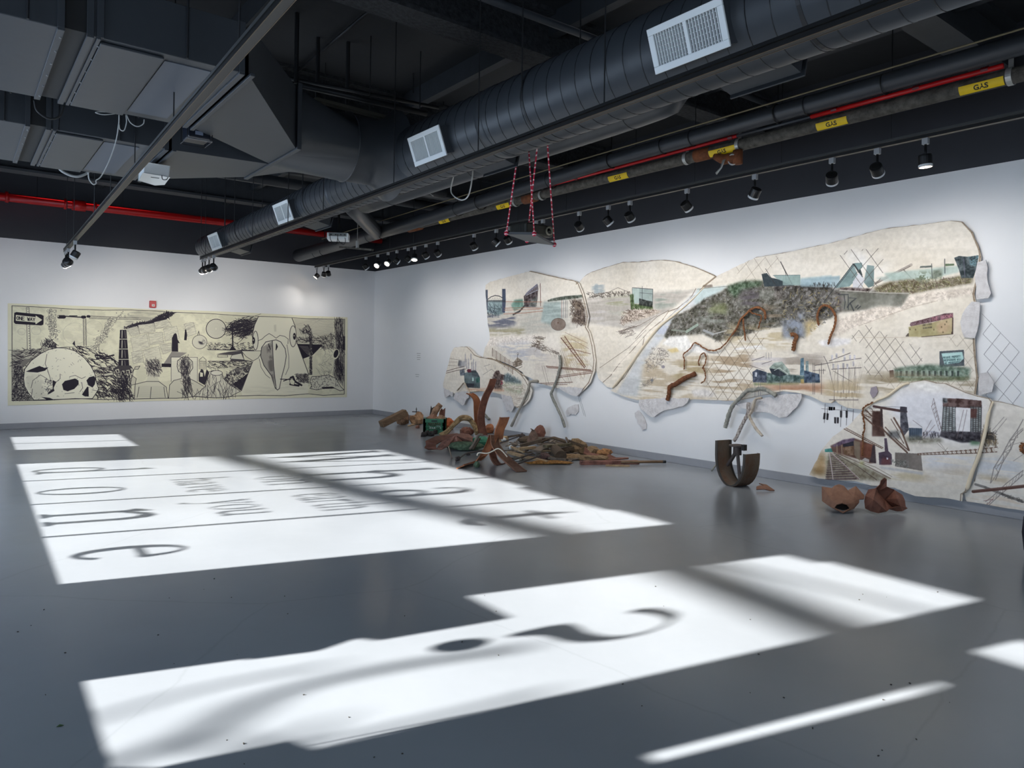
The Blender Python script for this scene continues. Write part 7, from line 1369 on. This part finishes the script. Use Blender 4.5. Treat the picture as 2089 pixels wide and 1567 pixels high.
# supporting mound of splinters that nobody could count
mb = MB(); R_ = random.Random(8)
for k in range(150):
    u = R_.uniform(1040, 1185); v = R_.uniform(903, 940)+max(0, (u-1100))*.04; zt = .16*max(0, 1-abs(u-1105)/95)*max(0, 1-(abs(v-915)/30))
    p = onz(u, v, 0); p.z = R_.uniform(.01, .02+zt); an = R_.uniform(0, PI); Ls = R_.uniform(.05, .16); q = V((math.cos(an), math.sin(an), R_.uniform(-.15, .15)))*Ls; a_ = p-q; b_ = p+q; a_.z = max(a_.z, .012); b_.z = max(b_.z, .012)
    mb.bar(a_, b_, R_.uniform(.012, .05), R_.uniform(.008, .02))
o = mb.build('wood_splinters', m_grey); tag(o, 'loose grey splinters filling the board heap', 'splinters', None, 'stuff')
for args in [('stick', L(170, 350), L(420, 310), .03, .03, m_bark, 'short dark stick at the upper left of the board heap', .22, .26), ('stick', L(0, 475), L(400, 335), .02, .02, m_iron, 'long dark rod reaching left out of the board heap', .12, .24),
             ('bark_slab', L(430, 560), L(900, 430), .12, .05, m_bark, 'long dark bark slab below the torn sheet', .1, .2), ('board', L(400, 605), L(750, 575), .06, .035, m_plank, 'pale short board in the middle left of the heap', .1, .11), ('board', L(195, 545), L(510, 670), .035, .025, m_plank, 'pale stick slanting down at the left of the heap', .1, .06),
             ('board', L(190, 685), L(480, 765), .07, .035, m_plank, 'pale thick board end at the lower left of the heap', .05, .05), ('board', L(540, 770), L(1020, 885), .06, .03, m_plank, 'long pale lath curving along the heap front', .05, .02), ('rod', L(280, 835), L(700, 695), .016, .016, m_iron, 'upper of two thin dark rods crossing the heap front', .08, .1), ('rod', L(385, 915), L(880, 735), .016, .016, m_iron, 'lower of two thin dark rods crossing the heap front', .03, .1),
             ('board', L(770, 660), L(1090, 490), .16, .03, m_grey, 'wide grey board tilted in the middle of the heap', .08, .15), ('board', L(960, 560), L(1540, 515), .09, .04, mat('olive board', (130, 120, 92), .85, rgb2=(66, 60, 44), scale=9, bump=.3), 'olive grey board along the top right of the heap', .15, .13), ('board', L(900, 640), L(1130, 635), .04, .02, m_plank, 'thin pale lath behind the dark log end', .09, .09),
             ('board', L(1280, 650), L(1560, 600), .1, .05, m_bark, 'black board in the hollow right of the dark log', .05, .08), ('board', L(1040, 795), L(1390, 835), .09, .03, m_grey, 'grey brown board at the front right of the heap', .03, .02), ('bark_slab', L(1460, 430), L(1780, 540), .06, .03, m_bark, 'dark strip running down the right slope of the heap', .2, .12)]:
    nm, A2, B2, w_, h_, mm_, lab, za, zb_ = args; plank(nm, hp(A2[0], za), hp(B2[0], zb_), w_, h_, mm_, lab, nm.split('_')[-1])
tubething('bark_slab', [hp(L(870, 440)[0], .18), hp(L(1000, 390)[0], .22), hp(L(1120, 350)[0], .26), hp(L(1250, 380)[0], .24), hp(L(1390, 430)[0], .2)], .045, m_bark, 'arched bark slab along the crest of the heap', 'bark', flat=.4)
tubething('stick', [hp(L(1460, 440)[0], .18), N(L(1410, 350)[0], (1158, 912))], .018, m_bark, 'dark stub sticking up from the right of the heap crest', 'stick')
mb = MB(); mb.tube([hp(L(1170, 580)[0], .13), hp(L(1300, 745)[0], .075)], [.07, .085], 16); tag(mb.build('log', m_bark, smooth=False), 'dark round log with its cut end facing out of the heap', 'log')
rock('brick_stub', None, L(940, 835)[0], (.11, .07, .07), mat('dark brick', (125, 97, 92), .9, rgb2=(62, 46, 44), scale=20, bump=.5), 'dark brick lying at the heap front, pale on top', 'brick', 95, rz=-.4)
rock('foam_scrap', None, L(230, 690)[0], (.035, .03, .03), m_white, 'small white block at the lower left of the heap', 'scrap', 96, zc=.1); rock('foam_scrap', None, L(70, 500)[0], (.05, .04, .03), m_white, 'white crumpled scrap at the far left of the heap', 'scrap', 97, zc=.09); rock('foam_scrap', None, L(340, 850)[0], (.05, .035, .02), m_white, 'white scrap under the thin dark rods', 'scrap', 98); rock('foam_scrap', None, L(430, 840)[0], (.04, .03, .03), m_cream, 'cream scrap right of the white one under the thin rods', 'scrap', 99)
rock('straw_mat', None, L(1100, 905)[0], (.34, .08, .03), mat('orange straw', (194, 138, 72), .95, rgb2=(110, 74, 38), scale=24, bump=.8), 'orange brown straw spread at the heap front', 'straw', 101, rz=-.65)
rock('plastic_scrap', None, L(1490, 750)[0], (.05, .03, .025), mat('teal scrap', (84, 161, 136), .6), 'small teal scrap right of the dark log', 'scrap', 102)
tag(rockmesh(onz(*L(1660, 690)[0])+V((0, 0, .09)), (.17, .12, .14), 103, base=.002).build('burlap_bundle', m_burlap), 'tall wad of tan burlap at the right of the heap', 'burlap')
rock('burlap_rag', None, L(1620, 800)[0], (.28, .12, .04), m_burlap, 'flat burlap rag spread before the tall wad', 'burlap', 105, rz=-.6); rock('burlap_rag', None, HE(300, 720)[0], (.24, .1, .05), m_burlap, 'burlap rag beside the red-brown plank', 'burlap', 106, rz=-.6)
sheet('folded_sheet', [V((p.x, p.y, max(p.z, .008))) for p in [N(q, (1225, 940), dd) for q, dd in zip(HE(110, 580, 140, 440, 250, 560, 600, 640, 640, 590, 800, 670, 1060, 690, 1070, 745, 760, 740, 560, 730, 250, 640), [0, .12, .14, .12, .16, .18, .3, .22, .05, 0, 0])]], [(0, 1, 2, 10), (2, 3, 9, 10), (3, 4, 5, 8, 9), (5, 6, 7, 8)], m_rustd, 'long rusty folded sheet tapering right along the floor', 'sheet', .014)
tag(rockmesh(onz(*HE(330, 660)[0])+FW*.18+V((0, 0, .07)), (.16, .09, .08), 108, base=.002).build('burlap_bundle', m_burlap), 'burlap wad behind the long folded sheet, left one', 'burlap'); tag(rockmesh(onz(*HE(580, 690)[0])+FW*.2+V((0, 0, .06)), (.13, .08, .07), 109, base=.002).build('burlap_bundle', mat('rusty burlap', (194, 141, 92), .95, rgb2=(104, 70, 44), scale=20, bump=.7)), 'rust-stained burlap wad behind the long folded sheet, right one', 'burlap')
plank('plank', HE(40, 815)[0], HE(1275, 800)[0], .09, .05, mat('red brown plank', (164, 110, 95), .8, rgb2=(92, 60, 52), scale=8, bump=.3), 'long red-brown plank flat on the floor at the front right of the heap', 'plank'); plank('lath', HE(580, 850)[0], HE(1090, 858)[0], .03, .02, m_plank, 'thin pale lath before the red-brown plank', 'lath')
a_, b_ = onz(*HE(900, 760)[0], .035), onz(*HE(1860, 752)[0], .035); mb = MB(); mb.tube([a_, a_.lerp(b_, .93)], .02, 12); t = thing('pole', a_.lerp(b_, .5)*1.0, 'brown wooden pole with a black tip at the right end of the heap', 'pole'); mb.build('shaft', m_wood, t, smooth=True); mb = MB(); mb.tube([a_.lerp(b_, .93), b_], .021, 12); mb.build('tip', m_black, t, smooth=True)
# ---- half drum
bo = onz(1491, 992); aa = (RG*.5-FW*.87).normalized(); bb = V((-aa.y, aa.x, 0)); bb = bb if bb.dot(FW) > 0 else -bb
t = thing('half_drum', bo, 'tall rusty half drum, cut open like a boat, standing before the mural', 'drum')
def upath(R, hl, hr, z0=0):
    q = [V((0, 0, 0))-aa*R+UP*(R*1.5+hl)]
    for i in range(17):
        an = PI+PI*i/16; q.append(aa*math.cos(an)*R+UP*(R*1.5+math.sin(an)*R*1.5))
    q.append(aa*R+UP*(R*1.5+hr)); return q
mb = MB(); R0 = .235; q = upath(R0, .17, .06); W2 = .215; mb.grid([[bo+p-bb*W2*.1, bo+p+bb*W2] for p in q]); mb.build('shell', mat('dark oily rust', (102, 92, 79), .55, .3, rgb2=(98, 70, 50), scale=6, bump=.3), t, solid=.016)
mb = MB()
for s in (-.1, 1): 
    mb.grid([[bo+p+bb*W2*s, bo+bb*W2*s+V((p.x*.86, p.y*.86, p.z+.012 if p.z < .2 else p.z))] for p in q])
mb.build('rim', mat('dark rim', (74, 69, 64), .5, .4), t, solid=.01)
mb = MB(); hc = bo+bb*.1+UP*.47; mb.lathe([(.09, 0), (.1, .005), (.1, .02), (.03, .03)], hc, 18); mb.lathe([(.05, -.1), (.05, 0)], hc, 14); mb.build('hub', m_iron, t, smooth=False)
mb = MB(); mb.bar(hc-UP*.04, bo+bb*.1-aa*.15+UP*.22, .04, .03); mb.bar(hc-UP*.05, bo+bb*.1+aa*.05+UP*.05, .035, .02); mb.build('spoke', m_iron, t)
mb = MB(); mb.box(hc+aa*.1-UP*.0, (.05, .05, .07), Matrix((aa, bb, UP)).transposed()); mb.build('block', m_black, t)
tubething('grey_rod', [onz(1451.5, 960.5, .012), N((1470, 936), (1451, 961), .05), N((1490, 912), (1451, 961), .1)], .012, m_stick, 'grey rod leaning on the floor behind the half drum', 'rod', 8, 2)
# ---- leaf-shaped fragment and the two rusted shells
KF = Z(1400, 780, 6.027); fb2 = (1560, 1001)
sheet('rusty_fragment', [V((p.x, p.y, max(p.z, .006))) for p in [N(q, fb2, dd) for q, dd in zip(KF(862, 1320, 862, 1285, 900, 1270, 960, 1275, 895, 1245, 985, 1262, 1040, 1300, 1085, 1362, 1030, 1335, 960, 1315), [-.02, 0, .03, .03, .06, .05, .02, -.02, -.03, -.02])]], [(0, 1, 2, 3, 9), (3, 4, 5, 6, 8, 9), (6, 7, 8)], m_rustb, 'small curled rusty fragment on the floor right of the half drum', 'fragment', .012)
KS = Z(1640, 950, 9.495)
def shell(name, base, L_, faces, m, label): 
    v = [N((q[0], q[1]), base, dd) for q, dd in L_]; sheet(name, [V((p.x, p.y, max(p.z, .006))) for p in v], faces, m, label, 'sheet', .012)
X = lambda *q: [(KS(q[i], q[i+1])[0], q[i+2]) for i in range(0, len(q), 3)]
shell('rusted_sheet', (1718, 1044), X(350, 410, .18, 540, 442, .14, 600, 392, .16, 680, 370, .2, 770, 400, .18, 850, 487, .1, 1000, 400, .16, 1170, 590, .1, 1160, 650, .06, 1065, 655, .0, 1060, 720, -.02, 960, 830, -.04, 755, 915, -.1, 530, 808, -.05, 355, 690, .1, 520, 660, -.02, 760, 672, -.06, 960, 652, -.02, 590, 820, -.09, 640, 755, -.1, 740, 728, -.11, 840, 760, -.1, 890, 832, -.09, 760, 900, -.11),
      [(0, 1, 15, 14), (1, 2, 3, 4, 5, 17, 16, 15), (5, 6, 7, 8, 9, 17), (14, 15, 13), (15, 16, 20, 19), (15, 19, 18, 13), (13, 18, 23, 12), (16, 17, 21, 20), (17, 9, 10, 22, 21), (10, 11, 22), (11, 12, 23, 22)], m_rustb, 'left of the two big rusted sheets, folded with an arched hole')
shell('rusted_sheet', (1718, 1044), X(520, 660, .08, 960, 652, .08, 960, 830, .08, 755, 905, .04, 530, 808, .08), [(0, 1, 2, 3, 4)], mat('shaded hollow brown', (40, 32, 28), .9), 'inner leaf coloured dark for the shaded hollow, seen through the arched hole of the left rusted sheet')  # added back leaf; its dark colour stands for shade inside the hollow
shell('rusted_sheet', (1805, 1045), X(1180, 690, .06, 1195, 590, .08, 1255, 470, .1, 1390, 440, .08, 1470, 370, .1, 1490, 290, .1, 1560, 230, .1, 1605, 262, .1, 1600, 405, .08, 1750, 472, .1, 1900, 572, .08, 1948, 680, .02, 1962, 790, -.02, 2000, 830, -.03, 1900, 880, -.05, 1800, 885, -.02, 1660, 840, .0, 1600, 890, -.06, 1440, 915, -.1, 1300, 880, -.08, 1195, 830, 0, 1430, 500, .14, 1560, 660, .14, 1720, 800, .08, 1350, 660, -.14, 1500, 800, -.14, 1800, 640, -.02, 1860, 780, -.06),
      [(1, 2, 3, 24), (0, 1, 24, 20), (20, 24, 19), (19, 24, 25, 18), (3, 4, 21), (3, 21, 24), (24, 21, 22, 25), (18, 25, 17), (25, 22, 23, 16, 17), (4, 5, 6, 7, 8, 21), (21, 8, 9, 22), (22, 9, 26), (9, 10, 26), (10, 11, 26), (26, 11, 12, 27), (22, 26, 27, 23), (23, 27, 15, 16), (27, 14, 15), (27, 12, 13, 14)], m_rustd, 'right of the two big rusted sheets, with a horn at its top')
# ---- dark shape at the frame edge, grit and a leaf on the floor
p = onz(2100, 1142); mb = MB(); pr = [(.06, 0), (.115, .06), (.13, .2), (.12, .32), (.08, .42), (.03, .47)]; c_ = p+RG*.095; c_.z = 0; mb.lathe([(r, h) for r, h in pr], c_, 20); tag(mb.build('bag', mat('navy cloth', (24, 26, 40), .8), smooth=True), 'dark navy rounded bag just showing at the right edge of the frame', 'bag')
mb = MB(); R_ = random.Random(4); p = onz(122, 1482)
mb.add([p+V((x, y, z)) for x, y, z in ((-.012, 0, .001), (0, .006, .006), (.014, 0, .001), (0, -.007, .005))], [(0, 1, 2), (0, 2, 3)]); tag(mb.build('leaf', mat('green leaf', (64, 92, 51), .7), solid=.002), 'tiny green leaf on the dark floor at lower left', 'leaf')
mb = MB()
for k in range(46):
    u, v = R_.uniform(0, 2000), R_.uniform(1180, 1560); p = onz(u, v); s = R_.uniform(.002, .0045); mb.box(p+V((0, 0, s/2)), (s*2, s, s), (0, 0, R_.uniform(0, 3)))
tag(mb.build('floor_grit', mat('dark grit', (59, 56, 51), .9)), 'scattered dark grit on the floor', 'grit', None, 'stuff')
